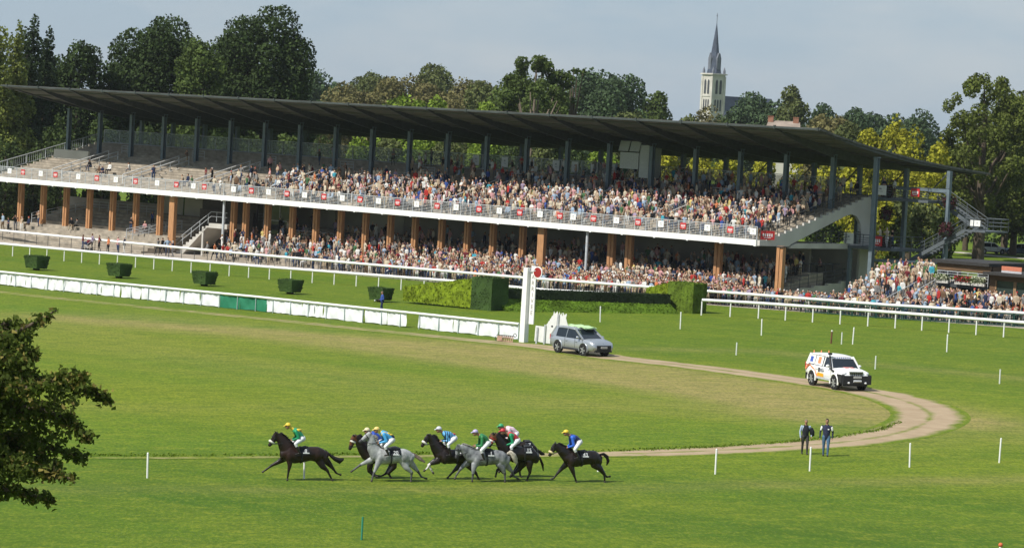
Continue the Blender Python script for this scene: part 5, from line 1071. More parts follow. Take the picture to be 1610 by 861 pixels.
# --- white off-roader
wpaint = mat('rally_white', (0.80, 0.80, 0.79), 0.3, 0.03, 1.0, 0.5)
hw = math.atan2(-0.925, 0.38); d = Vector((math.cos(hw), math.sin(hw), 0)); lft = Vector((-d.y, d.x, 0)); ww = G(1277.8, 605.3)
wdim = dict(len=4.72, w=1.88, ground=.48, belt=1.22, hood=1.20, top=1.90, wr=.40, xw=(-1.38, 1.41), cowl=.88, gh=(-2.22, -2.02, .42, 1.0), pillars=[(-2.24, -1.98, -2.06, -1.84), (-1.22, -1.12, -1.16, -1.06), (-.18, -.08, -.12, -.02)], doors=(-.95, -.12, .92), flare=.06, rim=rimm, spokes=6, sill_mat=galv)
loc = ww + d * 1.38 + lft * (.94 - .1); loc = Vector((loc.x, loc.y, gz(loc.x)))
wc = make_car('white_offroader', loc, hw, 'white off-road car with orange markings and black bumper on the dirt track', wpaint, wdim)
m = MB()
for j in range(7): m.box((2.31, -.36 + j * .12, 1.00), (.05, .06, .24))
gr = m.build('grille', black_plastic, wc); m = MB(); m.box((2.26, 0, 1.0), (.08, .92, .28)); m.build('grille_frame', mat('chrome', (.6, .6, .62), .2, .03, 3, .7, .9), wc)
m = MB(); m.box((2.30, 0, .66), (.34, 1.84, .50)); m.box((2.24, 0, .38), (.2, 1.5, .14))
for s in (-1, 1): m.box((2.05, s * .87, .72), (.6, .2, .46))
m.build('bumper', black_plastic, wc)
m = MB(); m.tube([(2.48, -.25, .60), (2.48, .25, .60)], .07, 8); m.box((2.49, .0, .6), (.06, .1, .1)); wi = m.build('winch', galv, wc)
for s in (-1, 1):
    m = MB(); m.ball((2.16, s * .72, 1.01), (.14, .17, .12), 10, 6); m.build('headlight', MATS['lamp_glass'], wc)
    m = MB(); m.ball((2.48, s * .55, .50), (.04, .08, .06), 8, 6); m.build('fog_lamp', MATS['lamp_glass'], wc)
    m = MB(); m.box((-2.36, s * .8, 1.1), (.06, .16, .4)); m.build('tail_light', red_sign, wc)
    m = MB(); m.box((-2.0, s * .90, .52), (.03, .26, .36)); m.build('mud_flap', black_plastic, wc)
plate(wc, 2.485, 0, .83, .5)
m = MB(); m.tube([(1.35, -.96, 1.06), (1.05, -1.0, 1.14), (.98, -.96, 1.3), (.50, -.82, 1.86), (.48, -.82, 2.0)], .055, 7); m.box((.52, -.82, 2.0), (.22, .16, .12)); m.build('snorkel', black_plastic, wc)
orange = mat('orange_vinyl', (0.78, 0.26, 0.13), 0.4, 0.05); blue_v = mat('blue_vinyl', (0.05, 0.10, 0.42), 0.4, 0.05); yellow_v = mat('yellow_vinyl', (0.75, 0.36, 0.02), 0.4, 0.05); grey_v = mat('grey_vinyl', (0.25, 0.26, 0.3), 0.4, 0.05)
Wd = .947
def decal(poly, material, name='livery', parent=wc):
    for s in (-1, 1):
        m = MB(); m.prism(poly, lambda x, z: (x, s * (Wd - .004), z), lambda x, z: (x, s * (Wd + .006), z)); m.build(name, material, parent)
decal([(-2.0, 1.18), (-1.75, 1.18), (-1.30, .95), (-.75, .55), (-.55, .55), (-1.15, 1.02), (-1.62, 1.2), (-1.9, 1.2), (-2.1, .95), (-2.2, .85), (-2.25, .95)], orange)
decal([(-.72, .62), (.05, .60), (.05, .80), (-.68, .82)], yellow_v); decal([(-.62, .86), (-.42, .86), (-.42, 1.12), (-.62, 1.12)], ink); decal([(-.38, .90), (.08, .90), (.08, 1.08), (-.38, 1.08)], grey_v)
def gside(x, z, s):
    t = (z - 1.2) / (1.84 - 1.2); return (x, s * (1.88 / 2 * .94 + (1.88 / 2 * (.78 - .94)) * t + .02), z)
for s in (-1, 1):
    for x0, x1, z0, z1, mm, nm in ((-2.0, -1.25, 1.26, 1.78, white_paint, 'window_sticker'), (-1.06, -.26, 1.24, 1.78, white_paint, 'window_sticker'), (-1.85, -1.5, 1.36, 1.68, blue_v, 'sticker_stripe'), (-.86, -.5, 1.34, 1.72, orange, 'sticker_stripe')):
        m = MB(); a, b, c, d_ = gside(x0, z0, s), gside(x1, z0, s), gside(x1, z1, s), gside(x0, z1, s)
        if nm == 'sticker_stripe': a, b, c, d_ = [(p[0], p[1] + s * .008, p[2]) for p in (a, b, c, d_)]
        quad_panel(m, *((a, b, c, d_) if s < 0 else (b, a, d_, c)), .008); m.build(nm, mm, wc)
m = MB(); quad_panel(m, (.545, -.73, 1.73), (.545, .73, 1.73), (.47, .71, 1.835), (.47, -.71, 1.835), .012); so_ = m.build('sun_strip', white_paint, wc)
m = MB()
for k in range(8): m.box((.545, -.5 + k * .14, 1.785), (.02, .07, .05), 0)
m.build('strip_print', blue_v, so_)
m = MB(); m.prism([(1.2, -.3), (1.55, -.3), (1.55, .3), (1.2, .3)], lambda x, y: (x, y, 1.275 - (x - 1.2) * .12 + .012), lambda x, y: (x, y, 1.30 - (x - 1.2) * .12 + .012)); m.build('bonnet_sticker', mat('pink_vinyl', (0.55, .2, .18), .4, .2, 9), wc)
for x, y in ((-1.9, -.6), (-1.75, -.2), (-1.75, .3)):
    m = MB(); m.tube([(x, y, 1.88), (x, y, 2.02)], [.04, .03], 8); m.build('beacon', orange, wc)
m = MB(); m.tube([(-2.42, .2, 1.0), (-2.58, .2, 1.0)], .36, 16); m.build('spare_wheel', black_rubber, wc)
# --- two cars far off behind the lawn
for px, py, pt, lab, hd in ((1557, 398.5, wpaint, 'pale car partly hidden behind the autumn oak trunk, far back', 0.3), (1605, 401, silver, 'far grey blue car parked at the right edge behind the lawn', 2.6)):
    p = G(px, py); cd = dict(len=4.1, w=1.7, ground=.22, belt=.9, hood=.85, top=1.45, wr=.3, xw=(-1.25, 1.25), cowl=.8, gh=(-1.8, -1.3, .2, .95), pillars=[(-1.82, -1.5, -1.4, -1.2), (-.35, -.28, -.3, -.22)], doors=(-.4, .6))
    make_car('parked_car', Vector((p.x, p.y, gz(p.x))), hd, lab, pt if pt is not silver else mat('blue_grey_paint', (.2, .26, .34), .3, .05, 1, .6, .4), cd)
# ------------------------------------------------------------------ people
def limb_rings(path, radii, side, n=10):
    """closed tapered tube with rounded ends; radii (across, along) or number"""
    path = [Vector(p) for p in path]; R = [(r, r) if not isinstance(r, tuple) else r for r in radii]; side = Vector(side).normalized()
    d0 = (path[1] - path[0]).normalized(); d1 = (path[-1] - path[-2]).normalized(); P = []; RR = []
    for k in (1.0, .62): P.append(path[0] - d0 * min(R[0]) * k * .9); q = math.sqrt(max(0.0, 1 - k * k)) + .02; RR.append((R[0][0] * q, R[0][1] * q))
    P += path; RR += R
    for k in (.62, 1.0): P.append(path[-1] + d1 * min(R[-1]) * k * .9); q = math.sqrt(max(0.0, 1 - k * k)) + .02; RR.append((R[-1][0] * q, R[-1][1] * q))
    V = []; F = []
    for i, p in enumerate(P):
        d = (P[min(i + 1, len(P) - 1)] - P[max(i - 1, 0)]).normalized(); b = d.cross(side)
        if b.length < 1e-3: b = d.cross(Vector((0.3, 0.5, 0.8)))
        b.normalize(); a = b.cross(d).normalized()
        for k in range(n): t = 2 * math.pi * k / n; V.append(p + a * math.cos(t) * RR[i][0] + b * math.sin(t) * RR[i][1])
    for i in range(len(P) - 1):
        for k in range(n): k2 = (k + 1) % n; F.append((i * n + k, i * n + k2, (i + 1) * n + k2, (i + 1) * n + k))
    F.append(tuple(range(n))); F.append(tuple((len(P) - 1) * n + k for k in reversed(range(n)))); return V, F
class Fig:
    """collects limbs, fuses them to one continuous surface, and remembers which limb each face came from"""
    def __init__(s): s.V = []; s.F = []; s.seg = []
    def limb(s, path, radii, tag_, side=(0, 1, 0), n=10):
        V, F = limb_rings(path, radii, side, n); o = len(s.V); s.V += V; s.F += [tuple(i + o for i in f) for f in F]
        rad = [max(r) if isinstance(r, tuple) else r for r in radii]; mn = [min(r) if isinstance(r, tuple) else r for r in radii]
        for (a, b, ra, rb) in zip(path[:-1], path[1:], mn, mn[1:]): s.seg.append((np.array(a, float), np.array(b, float), ra, rb, tag_))
    def ball(s, c, r, tag_):
        m = MB(); m.ball(c, r, 12, 8); o = len(s.V); s.V += [Vector(v) for v in m.v]; s.F += [tuple(i + o for i in f) for f in m.f]
        rr = min(r) if isinstance(r, (tuple, list)) else r; s.seg.append((np.array(c, float), np.array(c, float) + 1e-4, rr, rr, tag_))
    def fuse(s, name, mats, voxel, smooth=3, faces=None, recolor=None):
        me = bpy.data.meshes.new(name); me.from_pydata([tuple(v) for v in s.V], [], s.F); bm = bmesh.new(); bm.from_mesh(me); bmesh.ops.recalc_face_normals(bm, faces=bm.faces); bm.to_mesh(me); bm.free()
        o = bpy.data.objects.new('tmp', me); COL.objects.link(o)
        md = o.modifiers.new('r', 'REMESH'); md.mode = 'VOXEL'; md.voxel_size = voxel; md.adaptivity = 0
        if smooth: sm = o.modifiers.new('s', 'SMOOTH'); sm.factor = .5; sm.iterations = smooth
        dg = bpy.context.evaluated_depsgraph_get(); ev = o.evaluated_get(dg); nf = len(ev.data.polygons)
        if faces and nf > faces: dc = o.modifiers.new('d', 'DECIMATE'); dc.ratio = faces / nf; dg = bpy.context.evaluated_depsgraph_get(); ev = o.evaluated_get(dg)
        out = bpy.data.meshes.new_from_object(ev); bpy.data.objects.remove(o); out.name = name
        out.materials.clear()
        for m_ in mats: out.materials.append(m_)
        n = len(out.polygons); cen = np.zeros(n * 3); out.polygons.foreach_get('center', cen); cen = cen.reshape(-1, 3); best = np.full(n, 1e9); lab = np.zeros(n, int)
        for a, b, ra, rb, tg in s.seg:
            ab = b - a; t = np.clip(((cen - a) @ ab) / (ab @ ab + 1e-12), 0, 1); dd = np.linalg.norm(cen - a - t[:, None] * ab, axis=1) - (ra + (rb - ra) * t); k = dd < best; best[k] = dd[k]; lab[k] = tg
        if recolor: lab = recolor(cen, lab)
        out.polygons.foreach_set('material_index', lab.astype(np.int32)); out.polygons.foreach_set('use_smooth', np.ones(n, bool)); out.update(); return out
TOP, BOT, SKIN, HAIR, SHOE = 0, 1, 2, 3, 4
def stand_fig(pose='down', female=False, h=1.74, stride=0.0, lean=0.0):
    """facing -y; returns Fig"""
    f = Fig(); k = h / 1.74; sh = .185 if not female else .165; hip = .105
    def P(x, y, z): return (x * k, y * k, z * k)
    def R(*r): return [tuple(q * k for q in x) if isinstance(x, tuple) else x * k for x in r]
    sit = pose in ('sit', 'sit_lean'); hz_ = .92 if not sit else .48; dz = hz_ - .92; fy = -lean * .25
    if pose == 'sit_lean': fy = -.16
    f.limb([P(0, 0, hz_), P(0, fy * .3, 1.10 + dz), P(0, fy * .7, 1.30 + dz), P(0, fy, 1.43 + dz)], R((.155, .11), (.145, .105), (.178, .12), (.15, .09)), TOP, (1, 0, 0))
    f.limb([P(0, fy, 1.42 + dz), P(0, fy - .02, 1.54 + dz)], R(.058, .05), SKIN, (1, 0, 0))
    hc = P(0, fy - .035, 1.625 + dz); f.ball(hc, (.075 * k, .098 * k, .115 * k), SKIN); f.ball((hc[0], hc[1] + .022 * k, hc[2] + .03 * k), (.08 * k, .092 * k, .10 * k), HAIR)
    if female: f.limb([(hc[0], hc[1] + .06 * k, hc[2]), (hc[0], hc[1] + .075 * k, hc[2] - .15 * k)], R((.085, .05), (.08, .04)), HAIR, (1, 0, 0))
    for s in (-1, 1):
        S_ = P(s * sh, fy, 1.40 + dz)
        if pose in ('down', 'walk'): sw = s * stride * .3; E_ = P(s * (sh + .05), fy + .02 + sw * .5, 1.12 + dz); H_ = P(s * (sh + .04), fy - .06 + sw, .88 + dz)
        elif pose == 'look': E_ = P(s * (sh + .07), fy - .20, 1.24 + dz); H_ = P(s * .06, fy - .20, 1.55 + dz)
        elif pose == 'point': E_ = P(s * (sh + .05), fy - .02, 1.14 + dz) if s < 0 else P(s * (sh + .06), fy - .25, 1.40 + dz); H_ = P(s * (sh - .02), fy - .16, .95 + dz) if s < 0 else P(s * (sh + .04), fy - .48, 1.50 + dz)
        elif pose == 'cross': E_ = P(s * (sh + .05), fy - .04, 1.14 + dz); H_ = P(-s * .06, fy - .17, 1.17 + dz)
        elif pose == 'hip': E_ = P(s * (sh + .15), fy + .04, 1.15 + dz); H_ = P(s * (sh + .02), fy - .03, .98 + dz)
        elif pose == 'shade': E_ = P(s * (sh + .16), fy - .12, 1.42 + dz) if s > 0 else P(s * (sh + .05), fy, 1.12 + dz); H_ = P(s * .09, fy - .13, 1.66 + dz) if s > 0 else P(s * (sh + .03), fy - .08, .9 + dz)
        elif pose == 'lean': E_ = P(s * (sh + .06), fy - .16, 1.14 + dz); H_ = P(s * (sh - .03), fy - .38, 1.13 + dz)
        else: E_ = P(s * (sh + .04), fy - .03, 1.12 + dz); H_ = P(s * .10, fy - .30, 1.0 + dz)
        mid_ = tuple((a + b) / 2 for a, b in zip(S_, E_)); bare = female
        f.limb([S_, mid_, E_], R(.06, .052, .044), TOP, (0, 1, 0)); f.limb([E_, tuple(a + (b - a) * .85 for a, b in zip(E_, H_))], R(.042, .03), SKIN if (bare or pose in ('look', 'point')) else TOP, (0, 1, 0)); f.ball(tuple(a + (b - a) * 1.0 for a, b in zip(E_, H_)), (.04 * k, .035 * k, .05 * k), SKIN)
        if sit: Hp, K_, A_ = P(s * hip, 0, .50), P(s * .13, -.42, .52), P(s * .12, -.44 + .1 * s * stride, .09)
        else: st_ = s * stride; Hp, K_, A_ = P(s * hip, 0, .90), P(s * (hip + .005), -st_ * .24 - .03, .50), P(s * hip, -st_ * .42 + (.10 if st_ < 0 else 0), .085 + (.05 if st_ < -.3 else 0))
        f.limb([Hp, tuple((a + b) / 2 for a, b in zip(Hp, K_)), K_], R(.095, .08, .058), BOT, (1, 0, 0)); f.limb([K_, tuple(a + (b - a) * .35 for a, b in zip(K_, A_)), A_], R(.056, .056, .04), BOT, (1, 0, 0))
        f.limb([(A_[0], A_[1] + .02, A_[2] - .03 * k), (A_[0], A_[1] - .13 * k, A_[2] - .05 * k)], R((.042, .04), (.04, .028)), SHOE, (1, 0, 0))
    return f
cloth = {}
def cm(n, c): cloth[n] = mat('cloth_' + n.replace(' ', '_'), c, 0.85, 0.18, 5.0, 0.1); return cloth[n]
TOPS = [('white', (.62, .61, .58), 9), ('cream', (.52, .45, .34), 10), ('beige', (.40, .31, .22), 11), ('pale blue', (.28, .36, .46), 6), ('pink', (.50, .27, .27), 5), ('red', (.36, .035, .03), 3), ('navy', (.022, .03, .065), 8), ('black', (.014, .014, .016), 9), ('grey', (.19, .185, .18), 9), ('brown', (.13, .08, .05), 7), ('maroon', (.13, .025, .03), 4), ('turquoise', (.05, .28, .36), 1), ('green', (.06, .13, .06), 2), ('lilac', (.28, .22, .31), 3), ('orange', (.52, .17, .07), 1), ('blue', (.04, .08, .27), 2), ('yellow', (.55, .44, .16), 1)]
BOTS = [('blue jeans', (.04, .06, .12), 5), ('black trousers', (.015, .015, .017), 4), ('beige trousers', (.40, .32, .22), 4), ('grey trousers', (.18, .18, .19), 3), ('white trousers', (.66, .65, .62), 2), ('brown trousers', (.14, .09, .05), 2)]
HEADS = [('brown hair', (.07, .04, .022), 6), ('black hair', (.012, .01, .009), 4), ('white hair', (.42, .40, .37), 3), ('blond hair', (.30, .20, .09), 3), ('straw hat', (.56, .44, .26), 1), ('white cap', (.64, .64, .62), 1), ('red cap', (.4, .03, .03), 1)]
for L_ in (TOPS, BOTS, HEADS):
    for n, c, w_ in L_: cm(n, c)
skin_a = mat('skin_light', (.50, .29, .20), .6, .1, 8, .3); skin_b = mat('skin_tan', (.36, .19, .125), .6, .1, 8, .3); shoe_m = mat('dark_shoe', (.03, .025, .022), .6, .2)
POSES = [('down', 0, 0), ('look', 0, .05), ('cross', 1, 0), ('hip', 0, 0), ('shade', 1, 0), ('lean', 0, .35), ('point', 0, 0), ('down', 1, .1), ('look', 1, 0), ('walk', 0, 0)]
FIGS = []
for i, (p, fem, ln_) in enumerate(POSES): FIGS.append(stand_fig(p, bool(fem), 1.64 if fem else 1.75, .75 if p == 'walk' else (.12 if i % 2 else -.1), ln_))
SITS = [stand_fig('sit', False, 1.74), stand_fig('sit_lean', True, 1.66), stand_fig('sit_lean', False, 1.74, .6)]
pm = [cloth['white'], cloth['black trousers'], skin_a, cloth['brown hair'], shoe_m]
PERS = [f.fuse('person', pm, .034, 2, 1500) for f in FIGS]; PSIT = [f.fuse('person', pm, .034, 2, 1300) for f in SITS]
# light versions for the packed mass
LITE = [f.fuse('lite', pm, .05, 1, 300) for f in (FIGS[0], FIGS[1], FIGS[2], FIGS[3], FIGS[4], FIGS[7])] + [f.fuse('lite', pm, .05, 1, 280) for f in SITS]
def arr(me):
    V = np.zeros(len(me.vertices) * 3); me.vertices.foreach_get('co', V); fs = [tuple(p.vertices) for p in me.polygons]; mi = np.zeros(len(fs), np.int32); me.polygons.foreach_get('material_index', mi)
    T = []; M = []
    for f, m_ in zip(fs, mi):
        for k in range(1, len(f) - 1): T.append((f[0], f[k], f[k + 1])); M.append(m_)
    return V.reshape(-1, 3), np.array(T), np.array(M)
LA = [arr(m_) for m_ in LITE]
for m_ in LITE: bpy.data.meshes.remove(m_)
def pick(r, L_): return r.choices(L_, [x[2] for x in L_])[0][0]
# ---- the individuals: used labels never repeat inside a zone
ZUSED = {}
def spectator(p, rz, zone, group, r, sit=False, mesh=None, combo=None, words=None):
    for _ in range(400):
        c = combo or (pick(r, TOPS), pick(r, BOTS), pick(r, HEADS))
        if (zone, c) not in ZUSED: break
    ZUSED[(zone, c)] = 1
    me = mesh or (r.choice(PSIT) if sit else r.choice(PERS[:9])); o = link('person', me); o.location = p; o.rotation_euler = (0, 0, rz); s_ = r.uniform(.93, 1.05); o.scale = (s_ * r.uniform(.95, 1.12), s_ * r.uniform(.95, 1.12), s_)
    for k, m_ in enumerate((cloth[c[0]], cloth[c[1]], r.choice((skin_a, skin_a, skin_b)), cloth[c[2]], shoe_m)): o.material_slots[k].link = 'OBJECT'; o.material_slots[k].material = m_
    top_w = {'navy': 'navy', }.get(c[0], c[0])
    zone = ' '.join(zone.split()[:7]); lab = f'{"seated " if sit else ""}person, {c[0]} top, {c[1]}, {c[2]}, {zone}'
    tag(o, words or lab, 'person', group); return o
FACE = SRZ      # local -y looks out to the course (front of the stand)
def facing(r, spread=.35): return FACE + r.gauss(-0.15, spread)
rr = random.Random(21)
NIND = 0
def crowd_z(t, b):
    p = S(t, b)
    if ES0 <= t <= ES1 and b > -3.4: return zes(b)
    return max(gz(p.x), zl(b)) if t < -.4 else gz(p.x)
# front rows at the rail, right half first: 3 rows deep
def photo_x(p): d = np.array(p) - CPOS; return PW / 2 + FPX * float(d @ CR) / float(d @ _f0)
def zone_of(x, row):
    spots = [(700, 'before the tall hedge end'), (860, 'near the red disc'), (960, 'above the dark brush fence'), (1020, 'left of the right hedge wing'), (1115, 'above the right hedge wing'), (1175, 'right of the hedge end'), (1235, 'left of the last pillar'), (1300, 'under the arch wall'), (1372, 'left of the tall front column'), (1420, 'right of the tall front column'), (1478, 'before the broad steps'), (1535, 'before the flower balcony'), (1575, 'before the kiosk window'), (2000, 'at the right edge')]
    nm = next(n for a, n in spots if x < a); return f'{["at the rail", "second row", "third row", "fourth row"][row]} {nm}'
taken = []
for row in range(3):
    x_lo = (955, 1010, 1110)[row]
    s = s1_at(x_lo)
    while s < L1 - .2:
        p = at1(s) + SN * (.55 + .62 * row + rr.uniform(-.12, .15)); t, b, _z = tb(p)
        z = gz(p.x) if not (ES0 <= t <= ES1 and b > -3.4) else zes(b)
        spectator(Vector((p.x, p.y, z)), facing(rr, .3), zone_of(photo_x(p), row), 'spectators standing at the crowd rail', rr); NIND += 1
        s += rr.uniform(.46, .66)
# thinner front row going left, thinning out
for x in np.arange(405, 955, 9.0):
    dens = np.interp(x, [405, 560, 700, 955], [.35, .6, .95, 1.0])
    if rr.random() > dens or NIND > 258: continue
    p = at1(s1_at(x + rr.uniform(-3, 3))) + SN * (.5 + rr.uniform(-.1, .3)); spectator(Vector((p.x, p.y, gz(p.x))), facing(rr, .4), zone_of(photo_x(p), 0) if x > 700 else 'at the rail ' + ('right of the third box bush' if x < 470 else 'above the fourth box bush' if x < 560 else 'above the photographer in blue' if x < 640 else 'above the bright hedge wing'), 'spectators standing at the crowd rail', rr); NIND += 1
# scattered people at the left: walkers, pram, terrace sitters (places read from the photo)
singles = [(337, 409, 0, 'walk', 'leading a walking group of three'), (344, 410, 0, 'walk', 'middle of a walking group of three'), (350, 410.5, 0, 'walk', 'last of a walking group of three'), (248, 400.5, 0, 'walk', 'leading a walking group of four'), (255, 401.5, 0, 'walk', 'second of a walking group of four'), (263, 402.5, 0, 'down', 'third of a walking group of four'), (271, 403.5, 0, 'down', 'last of a walking group of four'),
           (130, 386.5, 0, 'down', 'standing with the pram on the apron'), (145, 384, 0, 'down', 'on the apron right of the pram'), (156, 383.5, 0, 'down', 'between the pram and an orange jacket'), (171, 380, 0, 'down', 'standing beside the big pillar on the apron'), (186, 379, 0, 'down', 'standing on the apron left of the man in navy'), (196, 379.5, 0, 'down', 'standing on the apron with pale trousers'), (404, 416.5, 0, 'down', 'on the apron near the rail')]
combos = [('orange', 'black trousers', 'brown hair'), ('black', 'blue jeans', 'black hair'), ('red', 'grey trousers', 'brown hair'), ('grey', 'black trousers', 'black hair'), ('black', 'black trousers', 'brown hair'), ('pale blue', 'blue jeans', 'black hair'), ('navy', 'grey trousers', 'white hair'), ('maroon', 'blue jeans', 'brown hair'), ('lilac', 'grey trousers', 'brown hair'), ('maroon', 'black trousers', 'black hair'), ('orange', 'black trousers', 'black hair'), ('pink', 'blue jeans', 'white hair'), ('navy', 'white trousers', 'white hair'), ('white', 'blue jeans', 'brown hair')]
for (px, py, sit, pose, zone), c in zip(singles, combos):
    p = G(px, py) if px > 230 else S(FPl(px, py, -4.9)[0], -4.9); p.z = gz(p.x); walkm = PERS[9] if pose == 'walk' else PERS[rr.choice((0, 2, 3, 7))]
    spectator(p, FACE - math.pi / 2 + rr.uniform(-.2, .2) if pose == 'walk' else facing(rr, 1.2), zone, 'people on the apron at the left', rr, mesh=walkm, combo=c); NIND += 1
def on_lower(px, b): t, b, z = FPl(px, 380, b); return S(t, b, max(zl(b), gz(S(t, b).x)))
low_people = [(3, -1.0, 0, 'by the left edge of the photo'), (12, -1.2, 0, 'second from the left edge'), (23, -.4, 0, 'third from the left edge'), (33, -.6, 0, 'leaning over at the leftmost pillar'), (44, .2, 1, 'on the terrace right of the leftmost pillar'), (59, 1.2, 0, 'beside the second pillar'), (112, 1.0, 1, 'on the terrace right of the third pillar'), (120, 1.4, 1, 'on the terrace left of the fourth pillar'), (205, 1.6, 0, 'on the terrace beside the sixth pillar'), (228, 2.2, 1, 'on the terrace left of the seventh pillar'), (238, 5.2, 0, 'in the shade left of the seventh pillar'), (357, .8, 0, 'right of the drainpipe'), (369, 1.2, 0, 'by the glazed lobby'), (362, -.9, 1, 'on the terrace below the glazed lobby'), (380, -.9, 1, 'on the terrace left of the blue jacket'), (389, -1.2, 1, 'on the terrace, slumped forward'), (396, 1.0, 0, 'on the terrace above the blue jacket'), (424, 1.2, 0, 'tall figure at the pillar'), (443, 1.4, 0, 'right of the tall figure at the pillar'), (453, 1.4, 0, 'between two pillars'), (463, 1.2, 0, 'left of the red top'), (471, 1.2, 0, 'right of the slim pillar')]
for px, b, sit, zone in low_people:
    cmb = ('blue', 'blue jeans', 'white hair') if px == 389 else ('orange', 'blue jeans', 'brown hair') if px == 396 else ('white', 'white trousers', 'white hair') if px == 424 else None
    spectator(on_lower(px, b), facing(rr, .5), zone + ' on the terrace' if 'terrace' not in zone and len(zone.split()) < 5 else zone, 'people on the lower terrace at the left', rr, sit=bool(sit), combo=cmb); NIND += 1
def on_upper(px, py, b):
    t, b, z = FPl(px, py, b); return S(t, b, zt(b))
up_people = [(143, 255, 4.8, 1, ('black', 'blue jeans', 'black hair'), 'leftmost sitter upstairs'), (157, 262, 3.6, 1, ('brown', 'beige trousers', 'brown hair'), 'left of a reclining pair upstairs'), (163, 262, 3.6, 1, ('navy', 'blue jeans', 'white hair'), 'in a reclining pair upstairs'), (173, 259, 4.0, 1, ('white', 'black trousers', 'brown hair'), 'right of a reclining pair upstairs'), (205, 258, 4.6, 1, ('white', 'grey trousers', 'brown hair'), 'alone between two aisles upstairs'), (242, 262, 3.6, 0, ('navy', 'blue jeans', 'brown hair'), 'standing in the second aisle upstairs'), (289, 278, 2.2, 1, ('beige', 'blue jeans', 'brown hair'), 'left of a group of three upstairs'), (296, 278, 2.4, 1, ('navy', 'blue jeans', 'black hair'), 'middle of a group of three upstairs'), (304, 278, 2.2, 1, ('green', 'black trousers', 'brown hair'), 'right of a group of three upstairs'), (324, 268, 4.0, 0, ('maroon', 'grey trousers', 'brown hair'), 'left of the third aisle upstairs'), (334, 267, 4.2, 0, ('black', 'black trousers', 'white hair'), 'at the third aisle upstairs'), (294, 250, 9.4, 0, ('brown', 'beige trousers', 'brown hair'), 'in the shade under the roof, alone')]
for px, py, b, sit, c, zone in up_people: spectator(on_upper(px, py, b), facing(rr, .5), zone, 'people on the emptier left part of the upper tier', rr, sit=bool(sit), combo=c); NIND += 1
print('individuals', NIND)
# ---- the packed mass as one object
class Mass:
    def __init__(s): s.V = []; s.T = []; s.M = []; s.n = 0; s.mats = []; s.ix = {}
    def mi(s, m_):
        if m_.name not in s.ix: s.ix[m_.name] = len(s.mats); s.mats.append(m_)
        return s.ix[m_.name]
    def put(s, p, rz, r, sit=False, dark=False):
        V, T_, M_ = LA[r.choice((6, 7, 8)) if sit else r.randrange(6)]; k = r.uniform(.92, 1.05); c, si = math.cos(rz) * k, math.sin(rz) * k; w_ = r.uniform(.95, 1.15)
        X = np.stack([V[:, 0] * c * w_ - V[:, 1] * si + p[0], V[:, 0] * si * w_ + V[:, 1] * c + p[1], V[:, 2] * k + p[2]], 1)
        T2 = TOPS if not dark else TOPS; sl = [s.mi(cloth[pick(r, TOPS)]), s.mi(cloth[pick(r, BOTS)]), s.mi(r.choice((skin_a, skin_a, skin_b))), s.mi(cloth[pick(r, HEADS)]), s.mi(shoe_m)]
        s.V.append(X); s.T.append(T_ + s.n); s.M.append(np.array(sl)[M_]); s.n += len(X)
    def build(s, name):
        V = np.concatenate(s.V); T_ = np.concatenate(s.T); M_ = np.concatenate(s.M); me = bpy.data.meshes.new(name); me.vertices.add(len(V)); me.vertices.foreach_set('co', V.astype(np.float32).ravel()); me.loops.add(len(T_) * 3); me.loops.foreach_set('vertex_index', T_.astype(np.int32).ravel()); me.polygons.add(len(T_)); me.polygons.foreach_set('loop_start', (np.arange(len(T_)) * 3).astype(np.int32))
        for m_ in s.mats: me.materials.append(m_)
        me.polygons.foreach_set('material_index', M_.astype(np.int32)); me.polygons.foreach_set('use_smooth', np.ones(len(T_), bool)); me.update(calc_edges=True); return link(name, me)
rm = random.Random(5); mass = Mass(); cnt = 0
# upper tier: fills towards the right; back rows sparse and standing in the shade
for k in range(ROWS + 1):
    b = .75 if k == 0 else RB0 + (k - 1) * RD + .42; z = zt(b); t = -70
    while t < -.6:
        fill = float(np.interp(t, [-70, -66, -60, -52, -44, 0], [.05, .35, .62, .85, .93, .95]))
        if b > 8.0: fill *= float(np.interp(t, [-70, -45, -30, -20, 0], [.14, .30, .42, .8, .97])) * float(np.interp(b, [8, 11, 15], [1, .7, .45]))
        ais = min(abs(t - a) for a in [-93.3, -82.2, -71.5, -60.4, -49.3, -37.4, -24.6, -13.2])
        if ais < .8: fill *= .25
        fill *= min(1.15, .45 + 1.1 * max(0, mnoise.noise(Vector((t * .3, b * .45, 1.0))) + .45))
        if rm.random() < fill:
            p = S(t + rm.uniform(-.1, .1), b + rm.uniform(-.12, .12), z); sit = rm.random() < (.55 if t < -40 and b < 7 else .22); mass.put(p, facing(rm), rm, sit); cnt += 1
        t += rm.uniform(.44, .60)
# lower terrace and the ground before it
for k in range(22):
    b = -5.3 + k * .62; t = -66
    while t < (3.6 if b < -3.2 else -.9):
        fill = float(np.interp(t, [-66, -62, -56, -50, -44, -36, 0], [.08, .22, .34, .48, .72, .92, .95]))
        if b > 3.2: fill *= float(np.interp(b, [3.2, 5, 8], [.65, .5, .35]))
        if b < -3.4: fill *= float(np.interp(t, [-56, -44, -30, -20], [.10, .35, .9, 1]))
        if -21 < t < -17.3 and b > 1: fill *= .2
        p = S(t, b); z = max(gz(p.x), zl(b)); pr_ = at1(0)
        if rm.random() < fill: sit = rm.random() < (.35 if t < -45 and b > -3 else .08); mass.put(Vector((p.x, p.y, z)), facing(rm), rm, sit); cnt += 1
        t += rm.uniform(.46, .62)
